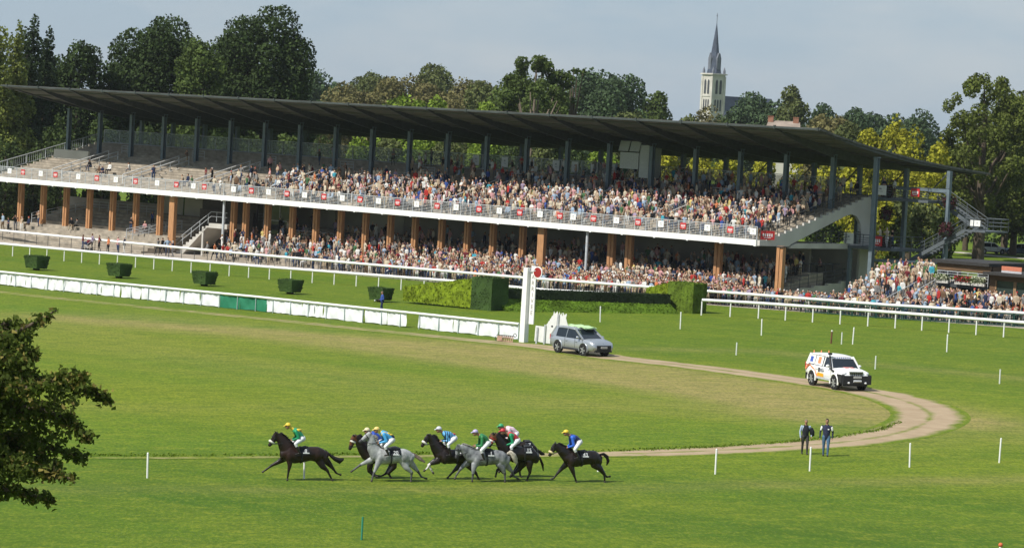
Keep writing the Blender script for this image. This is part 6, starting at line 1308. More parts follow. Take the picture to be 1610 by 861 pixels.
# right: behind the front rows, on the broad steps, before the pavilion
for k in range(9):
    s = s1_at(1150)
    while s < L1 + 1.5:
        p = at1(min(s, L1)) + SN * (2.5 + .65 * k + rm.uniform(-.15, .15)) + SU * max(0, s - L1); t, b, _z = tb(p); lim = -3.5 if t < 16.5 else 2.9
        if t > .6 and b < lim and rm.random() < .85 - .03 * k: mass.put(Vector((p.x, p.y, gz(p.x) if t < 16.6 else max(gz(p.x), .65 + .26 * min(3, max(-1, math.floor((b + 5.1) / .9) - 1 - 0)) - .0 if b > -4.9 else 0))), facing(rm), rm); cnt += 1
        s += rm.uniform(.48, .7)
for k in range(12):
    b = -3.1 + .75 * k; t = ES0 + .3
    while t < ES1 - .3:
        fill = float(np.interp(t, [10, 11.5, 14.2, 16.3], [.8, .9, .85, .5]))
        if abs(t - 15.5) < .45 and b < 5: fill = .15
        if rm.random() < fill: mass.put(S(t, b, zes(b)), facing(rm), rm); cnt += 1
        t += rm.uniform(.5, .75)
for k in range(14): mass.put(S(ES0 + rm.uniform(.3, 6), 5.8 + rm.uniform(0, 1.6), 3.32), facing(rm), rm); cnt += 1
for k in range(5): mass.put(S(16.4 + rm.uniform(-.2, 1.4), 3.6 + rm.uniform(0, .5), 3.36), facing(rm), rm); cnt += 1
# guests in the side lounge, on the landings
for k in range(16): mass.put(S(-.9 - rm.uniform(0, 3), 3.6 + k * .55, zl(3.6 + k * .55)), facing(rm), rm, rm.random() < .5); cnt += 1
for t, b, z in [(1.2, 16.5, zb), (2.2, 16.6, zb), (.6, 17.2, zb), (2.8, 14, 5.36), (3.4, 14.2, 5.36), (4.1, 14, 5.36)]: mass.put(S(t, b, z), facing(rm), rm); cnt += 1
mo = mass.build('crowd'); tag(mo, 'packed crowd of spectators filling the tiers, terrace and steps', kind='stuff'); print('mass', cnt, len(mo.data.polygons))
# pram by the standing family at the left
pp = S(FPl(137, 386, -5.3)[0], -5.3); pp.z = gz(pp.x); pr0 = empty('pram', pp, FACE - 1.4); tag(pr0, 'dark blue pram on the apron behind the white rail at the left', 'pram')
m = MB(); m.ball((0, 0, .72), (.26, .42, .2), 10, 6); m.build('basket', cloth['navy'], pr0); m = MB(); m.ball((0, .22, .88), (.25, .25, .25), 10, 6); m.build('hood', cloth['maroon'], pr0)
m = MB(); m.tube([(-.2, -.3, .2), (-.2, .3, .75), (-.2, .65, 1.0), (.2, .65, 1.0), (.2, .3, .75), (.2, -.3, .2)], .02, 5); m.tube([(-.2, .35, .2), (-.2, -.1, .6)], .02, 5); m.tube([(.2, .35, .2), (.2, -.1, .6)], .02, 5); m.build('frame', galv, pr0)
for x in (-.22, .22):
    for y in (-.3, .35): m = MB(); m.tube([(x - .02, y, .14), (x + .02, y, .14)], .14, 12); m.build('wheel', black_rubber, pr0)

# ---- figures close enough to read: two men walking, the photographer
def add_parts(me_obj, fig_head, k, hands, skin, look=(0, -1), eye=True):
    pass
def detail_mesh(head, k, hands, fist=False):
    """nose, ears, eyes and five-fingered hands, welded into the figure's mesh as extra shells: returns MB with materials (skin, dark)"""
    m = MB(); hx, hy, hz3 = head
    m.tube([(hx, hy - .085 * k, hz3 + .02 * k), (hx, hy - .112 * k, hz3 - .02 * k), (hx, hy - .09 * k, hz3 - .035 * k)], [.010 * k, .017 * k, .008 * k], 6, 0)
    for s in (-1, 1): m.ball((hx + s * .076 * k, hy + .005 * k, hz3), (.012 * k, .022 * k, .034 * k), 6, 5, 0); m.ball((hx + s * .03 * k, hy - .088 * k, hz3 + .018 * k), (.013 * k, .008 * k, .009 * k), 6, 4, 1)
    m.box((hx, hy - .092 * k, hz3 - .058 * k), (.045 * k, .012 * k, .010 * k), 0, 1)
    for c, d, sd in hands:      # wrist point, pointing direction, thumb side
        c, d, sd = Vector(c), Vector(d).normalized(), Vector(sd).normalized(); nrm = d.cross(sd).normalized()
        for j, L_ in enumerate((.078, .088, .082, .064)):
            o = c + d * .045 * k + sd * (.030 - .019 * j) * k; q = o + d * L_ * .55 * k; e = q + (d * .75 + nrm * (1.2 if fist else .45)).normalized() * L_ * .5 * k; m.tube([o, q, e], [.0095 * k, .009 * k, .007 * k], 5, 0)
        o = c + sd * .032 * k; q = o + (sd + d * .7).normalized() * .04 * k; m.tube([o, q, q + d * .035 * k], [.011 * k, .010 * k, .008 * k], 5, 0)
    return m
def join_into(me, mb, mat_map):
    """append an MB's shells to a mesh with remapped material slots"""
    bm = bmesh.new(); bm.from_mesh(me); vs = [bm.verts.new(v) for v in mb.v]
    for f, mi in zip(mb.f, mb.mi):
        try: nf = bm.faces.new([vs[i] for i in f]); nf.material_index = mat_map[mi]; nf.smooth = True
        except ValueError: pass
    bmesh.ops.recalc_face_normals(bm, faces=bm.faces); bm.to_mesh(me); bm.free()
jeans = mat('blue_jeans', (.07, .13, .22), .85, .2, 6); navy_j = mat('navy_jacket', (.022, .026, .06), .8, .2, 6); blk_vest = mat('black_vest', (.014, .016, .022), .8, .2, 6); stripe_s = mat('pale_blue_sleeve', (.34, .42, .55), .8, .2, 14); dark_tr = mat('charcoal_trousers', (.045, .042, .04), .85, .2, 6); grey_hair = mat('grey_hair', (.16, .12, .09), .8, .3, 20); blk_hair = mat('near_black_hair', (.015, .012, .01), .7, .3, 20)
def man(name, px, py, hpx, rz, label, tops, sleeve, trousers, hair, arms, stride, extra=None):
    p = G(px, py); k = hpx / scale_at(p) / 1.75; f = Fig(); P = lambda x, y, z: (x * k, y * k, z * k); R = lambda *r: [tuple(q * k for q in x) if isinstance(x, tuple) else x * k for x in r]
    f.limb([P(0, 0, .90), P(0, -.01, 1.05), P(0, -.015, 1.25), P(0, 0, 1.40), P(0, 0, 1.46)], R((.165, .125), (.165, .13), (.195, .13), (.18, .10), (.09, .07)), 0, (1, 0, 0), 14)
    f.limb([P(0, -.005, 1.44), P(0, -.025, 1.55)], R(.062, .056), 2, (1, 0, 0)); hd = P(0, -.03, 1.635); f.ball(hd, (.076 * k, .098 * k, .118 * k), 2); f.ball((0, hd[1] + .025 * k, hd[2] + .036 * k), (.080 * k, .090 * k, .092 * k), 3)
    hands = []
    for s in (-1, 1):
        E_, H_, tg = arms[0 if s < 0 else 1]; S_ = P(s * .20, 0, 1.39); E2, H2 = P(*E_), P(*H_)
        f.limb([S_, tuple((a + b) / 2 for a, b in zip(S_, E2)), E2], R(.068, .058, .05), tg, (0, 1, 0)); f.limb([E2, tuple((a + b) / 2 for a, b in zip(E2, H2)), H2], R(.049, .043, .032), tg, (0, 1, 0))
        d = (Vector(H2) - Vector(E2)).normalized(); f.limb([H2, tuple(Vector(H2) + d * .055 * k)], R((.038, .022), (.040, .020)), 2, (0, 1, 0)); hands.append((tuple(Vector(H2) + d * .02 * k), d, (0, -1, 0)))
        st = s * stride; Hp, K_, A_ = P(s * .10, 0, .90), P(s * .105, -st * .16 - .03, .50), P(s * .10, -st * .28, .09); f.limb([Hp, tuple((a + b) / 2 for a, b in zip(Hp, K_)), K_], R(.105, .09, .066), 1, (1, 0, 0)); f.limb([K_, tuple(a + (b - a) * .3 for a, b in zip(K_, A_)), A_], R(.062, .064, .046), 1, (1, 0, 0))
        f.limb([(A_[0], A_[1] + .03 * k, A_[2] - .035 * k), (A_[0], A_[1] - .06 * k, A_[2] - .05 * k), (A_[0] * 1.1, A_[1] - .17 * k, A_[2] - .058 * k)], R((.045, .042), (.046, .036), (.038, .026)), 4, (1, 0, 0))
    me = f.fuse(name, [tops, trousers, skin_b, hair, shoe_m, sleeve, ink], .016 * k, 4); join_into(me, detail_mesh(hd, k, hands), {0: 2, 1: 6})
    o = link(name, me); o.location = p; o.rotation_euler = (0, 0, rz); tag(o, label, 'person'); return o, k
m1, k1 = man('person', 1264.5, 713.5, 55, .10, 'man with grey hair in dark vest over pale blue sleeves, walking left of his companion', blk_vest, stripe_s, dark_tr, grey_hair, [((-.27, .04, 1.12), (-.25, -.04, .84), 5), ((.30, .08, 1.14), (.30, -.02, .92), 5)], .5)
m = MB(); V, F = limb_rings([(.27 * k1, .0, 1.30 * k1), (.33 * k1, .0, 1.12 * k1), (.37 * k1, .02, .95 * k1)], [(.10 * k1, .05 * k1), (.13 * k1, .06 * k1), (.10 * k1, .05 * k1)], (1, 0, 0)); m.add(V, F, 0, True); m.build('jacket', blk_vest, m1)
m2, k2 = man('person', 1297.5, 716.5, 59, -.12, 'man with black hair in navy jacket and blue jeans, walking at the right', navy_j, navy_j, jeans, blk_hair, [((-.29, .04, 1.13), (-.30, -.02, .85), 5), ((.29, .06, 1.13), (.28, .0, .86), 5)], .4)
m = MB()
for s in (-1, 1): V, F = limb_rings([(s * .224 * k2, -.012, 1.36 * k2), (s * .262 * k2, -.0, 1.22 * k2)], [.057 * k2, .050 * k2], (0, 1, 0)); m.add(V, F, 0, True)
m.build('sleeve_patch', white_paint, m2); m = MB(); m.box((.08 * k2, -.138 * k2, 1.27 * k2), (.07 * k2, .015, .05 * k2)); m.build('name_badge', white_paint, m2)
# photographer in blue behind the banner rail
blue_s = mat('blue_shirt', (.035, .075, .30), .8, .2, 6); navy_s = mat('navy_shorts', (.02, .03, .10), .8, .2, 6)
m3, k3 = man('person', 600, 490.5, 33, math.radians(-70), 'photographer in blue shirt and navy shorts behind the banner rail', blue_s, blue_s, navy_s, grey_hair, [((-.26, .02, 1.12), (-.16, -.22, 1.02), 5), ((.27, .05, 1.12), (.16, -.22, 1.02), 5)], .45)
m = MB(); m.box((-.05 * k3, -.30 * k3, 1.02 * k3), (.14 * k3, .1 * k3, .11 * k3)); m.tube([(-.05 * k3, -.34 * k3, 1.02 * k3), (-.05 * k3, -.62 * k3, .95 * k3)], [.05 * k3, .06 * k3], 8); cmo = m.build('camera', black_plastic); cmo.matrix_world = Matrix.Translation(m3.location) @ Matrix.Rotation(math.radians(-70), 4, 'Z'); tag(cmo, 'long lens camera held by the photographer in blue', 'camera')
m = MB(); m.tube([(-.05 * k3, -.60 * k3, .955 * k3), (-.05 * k3, -.66 * k3, .94 * k3)], .062 * k3, 8); m.build('lens_hood', white_paint, cmo)
# ------------------------------------------------------------------ the race: horses and jockeys
# joints were read off the photo as points; each horse gets its own upright frame: x along its run (it runs towards -x), y away from the camera, z up
hA, hB = G(450, 755), G(915, 757); hd_ = (hB - hA); hd_.z = 0; HRZ = math.atan2(hd_.y, hd_.x); HCOS = math.cos(HRZ); TLEAN = math.tan(ROLL)
NEAR, FAR = -0.15, 0.15
HB, HL, HM, HH, HK = 0, 1, 2, 3, 4      # coat, lower leg, muzzle, hoof, sock
class Race:
    def __init__(s, ox, oy, k, refx, gy, gpy=None):
        s.ox, s.oy, s.k = ox, oy, k; s.rx = ox + refx / k; s.gy = oy + gy / k; s.p = G(s.rx, gpy if gpy else s.gy); s.sc = scale_at(s.p)
    def __call__(s, zx, zy, y=0.0):
        px, py = s.ox + zx / s.k, s.oy + zy / s.k; z = (s.gy - py) / s.sc; x = ((px - s.rx) / s.sc - z * TLEAN) / HCOS; return Vector((x, y, z))
def coat(name, c, c2, scale=2.5, rough=.38, spec=.35): return mat(name, c, rough, .2, scale, spec, col2=c2, detail=5)
bay = coat('bay_coat', (.006, .0045, .004), (.026, .010, .0055), 2.2); dkbay = coat('dark_bay_coat', (.005, .004, .0035), (.016, .008, .0055), 3.2, .30, .45); seal = coat('seal_brown_coat', (.012, .008, .006), (.022, .012, .008)); greyc = coat('dapple_grey_coat', (.17, .18, .185), (.42, .43, .43), 5, .45); greyd = coat('steel_grey_coat', (.075, .08, .09), (.28, .29, .30), 4, .45); chest = coat('chestnut_face', (.09, .035, .014), (.15, .055, .02))
blk = mat('black_points', (.010, .008, .007), .45, .2, 6, .3); gpt = mat('grey_points', (.085, .085, .09), .55, .3, 6); hoofm = mat('hoof', (.05, .042, .035), .5, .2, 6); sock = mat('white_sock', (.6, .58, .54), .6, .1, 6); muz = mat('dark_muzzle', (.018, .012, .010), .6, .2, 6); gmuz = mat('grey_muzzle', (.05, .05, .055), .6, .2, 6)
mane_b = mat('black_mane', (.008, .007, .006), .6, .3, 20); mane_g = mat('grey_mane', (.20, .19, .17), .7, .3, 20); tail_g = mat('pale_tail', (.42, .38, .31), .7, .3, 14); tail_m = mat('mixed_tail', (.16, .12, .095), .7, .4, 14)
def build_horse(R, J, label, mats, manem, tailm, num, cloth_c, num_c, band=None, socks=(), reds=None):
    root = empty('racehorse', R.p, HRZ); tag(root, label, 'horse', 'racehorses galloping in a bunch')
    f = Fig(); sc = R.k * R.sc
    tor = J['torso']; pts = [R(x, y) for x, y, h in tor]; hh = [h / sc for x, y, h in tor]
    wid = [w * .27 for w in (np.interp(np.linspace(0, 1, len(tor)), [0, .2, .55, .8, 1], [.62, .92, 1.08, 1.0, .55]))]
    f.limb(pts, [(w, h) for w, h in zip(wid, hh)], HB, (0, 1, 0), 18)
    nk = J['neck']; f.limb([R(x, y) for x, y, h in nk], [(max(.075, h / sc * .52), h / sc) for x, y, h in nk], HB, (0, 1, 0), 14)
    hd = J['head']; HP = [R(x, y) for x, y, h in hd]; HR = [(max(.055, h / sc * .62), h / sc) for x, y, h in hd]
    f.limb(HP[:-1], HR[:-1], HB if 'face' not in J else 5, (0, 1, 0), 12); f.limb(HP[-2:], HR[-2:], HM, (0, 1, 0), 12)
    for yy in (-1, 1):      # shoulder, stifle and buttock muscle
        a = pts[1]; f.ball(tuple(a + Vector((.04, yy * wid[1] * .62, -.10))), (.17, .12, .25), HB); q_ = pts[-3]; f.ball(tuple(q_ + Vector((-.02, yy * wid[-3] * .62, -.02))), (.22, .13, .25), HB); q_ = pts[-2]; f.ball(tuple(q_ + Vector((.02, yy * wid[-2] * .5, -.10))), (.15, .12, .22), HB)
    # cheek
    f.ball(tuple(HP[0].lerp(HP[1], .55) + Vector((.03, 0, -.03))), (.10, .085, .12), HB if 'face' not in J else 5)
    for k, (ex, ey) in enumerate(J['ears']): a = R(ex, ey, (-.06, .06)[k]); b = HP[0] + Vector((0, (-.05, .05)[k], 0)); b = b.lerp(a, .3); f.limb([b, a], [.046, .016], HB, (0, 1, 0), 8)
    for key, yy in (('fa', NEAR), ('fb', FAR), ('ha', NEAR), ('hb', FAR)):
        sgn = J.get('swap', {}).get(key, 1); yy *= sgn; L_ = J[key]; hind = key[0] == 'h'
        P5 = [R(x, y, yy * (1 if i else .75)) for i, (x, y) in enumerate(L_)]
        rad = [.19, .125, .066, .047, .05] if hind else [.15, .095, .060, .045, .05]
        if len(P5) == 5:
            f.limb(P5[:3], [(rad[0] * .72, rad[0]), (rad[1] * .8, rad[1]), rad[2]], HB, (0, 1, 0), 12); q = P5[2].lerp(P5[3], .5)
            f.limb([P5[2], q, P5[3]], [rad[2] * 1.06, rad[3] * .98, rad[3] * 1.08], HK if key in socks else HL, (0, 1, 0), 10); f.ball(tuple(P5[3]), (.046, .044, .046), HK if key in socks else HL); f.limb([P5[3], P5[3].lerp(P5[4], .6)], [.040, .036], HK if key in socks else HL, (0, 1, 0), 10)
            f.limb([P5[3].lerp(P5[4], .62), P5[4]], [.044, .056], HH, (0, 1, 0), 10)
    body_m = [mats[0], mats[1], mats[2], hoofm, sock, mats[3] if len(mats) > 3 else mats[0]]
    def recolor(cen, lab):     # dark nose tip fades, legs darken towards the foot on bays
        return lab
    me = f.fuse('horse_body', body_m, .026, 4, None, recolor); body = link('body', me, root)
    # eyes and nostrils
    for s in (-1, 1):
        m = MB(); e = HP[0].lerp(HP[1], .75); m.ball((e.x - .03, s * .085, e.z + .02), .022, 8, 6); m.build('eye', muz, root)
    # mane: ragged crest of hair along the neck
    m = MB(); r = random.Random(int(R.rx)); NP = [R(x, y) for x, y, h in nk]; n = 22
    for i in range(n):
        u = i / (n - 1) * (len(NP) - 1); k = min(len(NP) - 2, int(u)); q = NP[k].lerp(NP[k + 1], u - k); hgt = (nk[k][2] * (1 - (u - k)) + nk[k + 1][2] * (u - k)) / sc; d = (NP[k + 1] - NP[k]).normalized(); up = Vector((d.z, 0, -d.x))
        if up.x < 0: up = -up
        c = q + up * hgt * .96; m.tube([c - Vector((.03, 0, 0)), c + Vector((.02 + r.uniform(0, .04), r.uniform(-.05, .02), r.uniform(.0, .03))), c + Vector((.09 + r.uniform(0, .06), r.uniform(-.09, .0), r.uniform(-.07, .01)))], [.028, .030, .006], 6)
    for i in range(4): c = HP[0]; m.tube([c + Vector((.06, 0, .05)), c + Vector((.02, 0, .06)), c + Vector((-.05, r.uniform(-.03, .03), .05)), c + Vector((-.09, r.uniform(-.04, .04), -.02))], [.03, .025, .02, .004], 5)
    m.build('mane', manem, root)
    if 'tail' in J:
        m = MB(); TP = [R(x, y) for x, y, h in J['tail']]; TR_ = [h / sc for x, y, h in J['tail']]
        for i in range(13):
            o = Vector((r.uniform(-.5, .5), r.uniform(-.7, .7), r.uniform(-.8, .8))); m.tube([p + o * rr_ * (.25 + .75 * j / (len(TP) - 1)) for j, (p, rr_) in enumerate(zip(TP, TR_))], [max(.01, rr_ * .42 * (1 if j < len(TP) - 1 else .2)) for j, rr_ in enumerate(TR_)], 6)
        m.build('tail', tailm, root)
    # tack: number cloth wrapped over the back, saddle, girth, bridle, reins
    def ring(u, ang, grow):
        u = u * (len(pts) - 1); k = min(len(pts) - 2, max(0, int(u))); t = u - k; c = pts[k].lerp(pts[k + 1], t); w_ = wid[k] * (1 - t) + wid[k + 1] * t; h = hh[k] * (1 - t) + hh[k + 1] * t; d = (pts[k + 1] - pts[k]).normalized(); up = Vector((-d.z, 0, d.x)); up = up if up.z > 0 else -up
        return c + Vector((0, math.sin(ang) * (w_ + grow), 0)) + up * math.cos(ang) * (h + grow)
    def wrap(u0, u1, a0, a1, grow, nu=6, na=14, th=.012):
        V = []; F = []
        for lay in (grow + th, grow):
            for i in range(nu + 1):
                for j in range(na + 1): V.append(ring(u0 + (u1 - u0) * i / nu, a0 + (a1 - a0) * j / na, lay))
        W_ = na + 1; o = (nu + 1) * W_
        for i in range(nu):
            for j in range(na): a = i * W_ + j; F += [(a, a + 1, a + 1 + W_, a + W_), (a + o, a + W_ + o, a + 1 + W_ + o, a + 1 + o)]
        for i in range(nu): F += [(i * W_, (i + 1) * W_, (i + 1) * W_ + o, i * W_ + o), (i * W_ + na, i * W_ + na + o, (i + 1) * W_ + na + o, (i + 1) * W_ + na)]
        for j in range(na): F += [(j, j + o, j + 1 + o, j + 1), (nu * W_ + j, nu * W_ + j + 1, nu * W_ + j + 1 + o, nu * W_ + j + o)]
        m = MB(); m.add(V, F, 0, True); return m
    u0, u1 = J.get('cloth', (.36, .56)); A_ = math.radians(76)
    sc_o = wrap(u0, u1, -A_, A_, .022).build('number_cloth', cloth_c, root)
    m = wrap(u0 + .01, u1 - .03, -A_ * .42, A_ * .42, .045, 5, 10, .03); m.build('saddle', black_plastic, root)
    m = wrap(u0 + .015, u0 + .045, -math.pi * .98, math.pi * .98, .012, 1, 30); m.build('girth', black_plastic, root)
    c = ring((u0 + u1) / 2 + .025, -math.radians(52), .05); cu = text_mesh('number', num, .21, num_c, sc_o, (c.x, c.y - .02, c.z - .03), (math.radians(74), 0, 0), .006)
    c = ring((u0 + u1) / 2 + .02, -math.radians(72), .045); m = MB(); m.box((c.x, c.y, c.z), (.26, .012, .05)); m.build('cloth_print', num_c, sc_o)
    m = MB(); hv = (HP[-1] - HP[0]).normalized(); q = HP[0].lerp(HP[-1], .74); nrm = Vector((-hv.z, 0, hv.x))
    def around(c, d, a, b, rad, n=16): return [c + Vector((0, math.cos(t) * a, 0)) + d * math.sin(t) * b for t in np.linspace(0, 2 * math.pi, n + 1)]
    hq = hd[2][2] / sc if len(hd) > 2 else .1
    if band: mm = MB(); mm.tube(around(HP[0].lerp(HP[-1], band[1]), nrm, max(.06, hq * .60), hq * 1.0, 0), band[2] if len(band) > 2 else .042, 8); mm.build('noseband', band[0], root)
    m.tube(around(HP[0].lerp(HP[-1], .30), nrm, .095, hd[1][2] / sc * 1.08, 0), .012, 5); m.tube([HP[0].lerp(HP[-1], .3) + Vector((0, -.095, 0)), q + Vector((0, -.085, 0))], .011, 5); m.build('bridle', red_sign if reds else black_plastic, root)
    if 'hand' in J:
        m = MB(); bit = HP[0].lerp(HP[-1], .82); hand = R(*J['hand'])
        for s in (-1, 1): m.tube([bit + Vector((0, s * .07, -.02)), bit.lerp(hand, .5) + Vector((0, s * .12, -.06)), hand + Vector((0, s * .06, 0))], .011, 5)
        m.build('reins', black_plastic, root)
    return root
def build_jockey(R, J, label, cap_c, silk, sleeve, collar=None, spots=None, yoff=0.0):
    """J: head, shoulder, hip, knee, ankle, elbow, hand (photo points on the near side)"""
    Rj = lambda x, y, d=0.0: R(x, y, d + yoff)
    root = empty('jockey', R.p, HRZ); tag(root, label, 'person', 'jockeys riding in the race')
    f = Fig(); hp, sh, hed = Rj(*J['hip']), Rj(*J['shoulder']), Rj(*J['head']); mid_ = hp.lerp(sh, .5) + Vector((.0, 0, .05))
    f.limb([hp, mid_, sh], [(.175, .145), (.185, .14), (.20, .125)], 0, (0, 1, 0), 14); f.limb([hp + Vector((.02, 0, -.02)), hp.lerp(mid_, .2)], [(.185, .16), (.17, .14)], 1, (0, 1, 0), 12)
    nb = sh.lerp(hed, .35); f.limb([sh, sh.lerp(hed, .75)], [.075, .055], 2 if not collar else 5, (0, 1, 0)); f.ball(tuple(hed + Vector((-.005, 0, -.02))), (.105, .085, .125), 2)
    hands = []
    for s in (-1, 1):
        S_ = sh + Vector((0, s * .17, -.02)); E_ = Rj(*J['elbow'], s * .24); H_ = Rj(*J['hand'], s * .09)
        f.limb([S_, S_.lerp(E_, .5), E_], [.076, .068, .058], 3, (1, 0, 0)); f.limb([E_, E_.lerp(H_, .5), H_], [.056, .050, .036], 3, (1, 0, 0)); d = (H_ - E_).normalized(); f.limb([H_, H_ + d * .06], [.036, .030], 2, (1, 0, 0)); hands.append((tuple(H_ + d * .015), d, Vector((0, 0, 1))))
        Hp = hp + Vector((0, s * .13, -.02)); K_ = Rj(*J['knee'], s * .33); A_ = Rj(*J['ankle'], s * .31)
        f.limb([Hp, Hp.lerp(K_, .5), K_], [.100, .090, .066], 1, (0, 1, 0)); f.limb([K_, K_.lerp(A_, .3)], [.062, .060], 1, (0, 1, 0)); f.limb([K_.lerp(A_, .3), K_.lerp(A_, .6), A_], [.060, .058, .044], 4, (0, 1, 0)); f.limb([A_ + Vector((.04, 0, -.04)), A_ + Vector((-.15, 0, -.075))], [(.04, .04), (.036, .028)], 4, (0, 1, 0))
    me = f.fuse('jockey_body', [silk, breech, skin_b, sleeve, boot, collar or silk], .016, 4)
    dm_ = MB()      # face on the side the rider looks to (-x): built facing -y and turned
    d0 = detail_mesh((0, 0, 0), .95, []); Rm = Matrix.Rotation(-math.pi / 2, 4, 'Z')
    d0.v = [tuple(Rm @ Vector(v) + hed + Vector((-.005, 0, -.02))) for v in d0.v]; join_into(me, d0, {0: 2, 1: 4})
    d1 = detail_mesh((0, 0, -50), .95, hands, True); keep = [i for i, v in enumerate(d1.v) if v[2] > -20]; ix = {o: n for n, o in enumerate(keep)}; d2 = MB(); d2.v = [d1.v[i] for i in keep]
    for fc, mi in zip(d1.f, d1.mi):
        if all(i in ix for i in fc): d2.f.append(tuple(ix[i] for i in fc)); d2.mi.append(mi)
    join_into(me, d2, {0: 2, 1: 4}); link('body', me, root)
    m = MB(); c = hed + Vector((.012, 0, .02)); V = []; F = []; n, mm = 14, 6      # skull cap with peak
    for i in range(mm + 1):
        a = math.pi * .56 * i / mm
        for k in range(n): t = 2 * math.pi * k / n; V.append((c.x + .122 * math.sin(a) * math.cos(t), c.y + .106 * math.sin(a) * math.sin(t), c.z + .112 * math.cos(a)))
    for i in range(mm):
        for k in range(n): k2 = (k + 1) % n; F.append((i * n + k, i * n + k2, (i + 1) * n + k2, (i + 1) * n + k))
    F.append(tuple(mm * n + k for k in reversed(range(n)))); m.add(V, F, 0, True); m.add([(c.x - .10, c.y - .07, c.z + .01), (c.x - .10, c.y + .07, c.z + .01), (c.x - .19, c.y + .045, c.z - .03), (c.x - .19, c.y - .045, c.z - .03), (c.x - .10, c.y - .07, c.z - .005), (c.x - .10, c.y + .07, c.z - .005), (c.x - .19, c.y + .045, c.z - .042), (c.x - .19, c.y - .045, c.z - .042)], [(0, 1, 2, 3), (7, 6, 5, 4), (0, 4, 5, 1), (1, 5, 6, 2), (2, 6, 7, 3), (3, 7, 4, 0)])
    m.build('cap', cap_c, root)
    m = MB(); g0 = hed + Vector((-.085, 0, .0)); m.tube([g0 + Vector((.03, -.075, 0)), g0 + Vector((-.012, -.035, 0)), g0 + Vector((-.016, 0, 0)), g0 + Vector((-.012, .035, 0)), g0 + Vector((.03, .075, 0))], .026, 6); m.build('goggles', black_plastic, root)
    if spots:
        for mt_, lst in spots:
            for (u, side_, z_, r_) in lst:      # patches sewn on the silks: along the back u, sideways, size
                c = hp.lerp(sh, u); d = (sh - hp).normalized(); up = Vector((-d.z, 0, d.x)); up = up if up.z > 0 else -up; m = MB(); q = c + Vector((0, side_ * .165, 0)) * (1 - .15 * abs(z_)) + up * z_ * .125 + (Vector((.0, 0, .05)) * (1 - abs(2 * u - 1))); m.ball(tuple(q), (r_, .035 if abs(side_) > .5 else r_, r_ * .8 if abs(side_) > .5 else .035), 8, 6); m.build('silk_patch', mt_, root)
    return root
breech = mat('white_breeches', (.70, .70, .72), .6, .06, 5); boot = mat('black_boot', (.018, .015, .014), .35, .2, 5, .5)
def silk_m(n, c): return mat('silk_' + n, c, .38, .15, 6, .45)
def striped(n, c1, c2, scale, axis='Z'):
    m_ = mat('silk_' + n, c1, .4, .05, 6, .4); t = m_.node_tree; b = t.nodes['Principled BSDF']; w_ = t.nodes.new('ShaderNodeTexWave'); w_.bands_direction = axis; w_.inputs['Scale'].default_value = scale; w_.inputs['Distortion'].default_value = 2.5; tc_ = t.nodes.new('ShaderNodeTexCoord'); t.links.new(tc_.outputs['Object'], w_.inputs['Vector'])
    cr = t.nodes.new('ShaderNodeValToRGB'); cr.color_ramp.interpolation = 'CONSTANT'; cr.color_ramp.elements[0].color = (*c1, 1); cr.color_ramp.elements[1].position = .62; cr.color_ramp.elements[1].color = (*c2, 1); t.links.new(w_.outputs['Fac'], cr.inputs[0]); t.links.new(cr.outputs[0], b.inputs['Base Color']); return m_
s_yel = silk_m('yellow', (.72, .50, .04)); s_grn = silk_m('emerald', (.01, .24, .10)); s_dgrn = silk_m('green', (.02, .17, .05)); s_blue = silk_m('royal_blue', (.02, .06, .34)); s_sky = silk_m('sky_blue', (.06, .34, .66)); s_red = silk_m('scarlet', (.46, .02, .035)); s_cream = silk_m('cream', (.70, .60, .36)); s_lil = silk_m('lilac', (.44, .38, .62)); s_wht = silk_m('white', (.72, .72, .74)); s_navy = silk_m('navy', (.015, .02, .09)); s_pink = striped('pink_white', (.62, .36, .44), (.72, .68, .70), 5); s_stripe = striped('sky_stripes', (.10, .36, .62), (.02, .03, .08), 3.2, 'X'); s_lgrey = silk_m('pale_grey', (.55, .56, .62))
nb_w = mat('sheepskin', (.72, .69, .62), .9, .15, 20); nb_y = mat('yellow_sheepskin', (.62, .52, .28), .9, .15, 20); blk_cloth = mat('black_number_cloth', (.012, .014, .02), .8, .2, 6)

R1 = Race(410, 655, 7.83, 560, 781)
build_horse(R1, dict(torso=[(280, 470, 66), (345, 455, 108), (425, 476, 100), (520, 470, 88), (610, 447, 88), (695, 455, 96), (765, 462, 78), (800, 455, 50)], neck=[(222, 232, 46), (262, 285, 62), (300, 350, 84), (345, 430, 100)], head=[(205, 222, 42), (180, 272, 41), (146, 320, 28), (116, 360, 23)], ears=[(178, 172), (218, 176)],
    fa=[(300, 520), (232, 568), (152, 610), (78, 668), (42, 694)], fb=[(352, 520), (352, 595), (342, 650), (327, 735), (322, 776)], ha=[(705, 510), (752, 600), (806, 645), (846, 725), (868, 768)], hb=[(775, 500), (845, 570), (892, 628), (936, 688), (988, 706)],
    swap={'fa': -1, 'fb': -1, 'hb': 1}, tail=[(795, 405, 16), (850, 462, 28), (905, 502, 36), (965, 525, 42), (1012, 505, 20)], cloth=(.36, .55), hand=(392, 286)), 'dark bay racehorse with white noseband leading the race at the left', [bay, blk, muz], mane_b, mane_b, '8', blk_cloth, white_cloth, (nb_w, .68, .048))
build_jockey(R1, dict(head=(340, 112), shoulder=(428, 168), hip=(505, 262), knee=(412, 322), ankle=(462, 425), elbow=(458, 248), hand=(392, 284)), 'jockey in green and yellow silks and yellow cap on the leading bay horse', s_yel, s_grn, s_grn, s_yel, [(s_yel, [(.85, -.9, .5, .10), (.8, 0, 1, .13), (.5, .2, 1, .1), (.97, -.6, -.2, .09)])])
R2 = Race(540, 660, 7.83, 440, 712, 751.5)
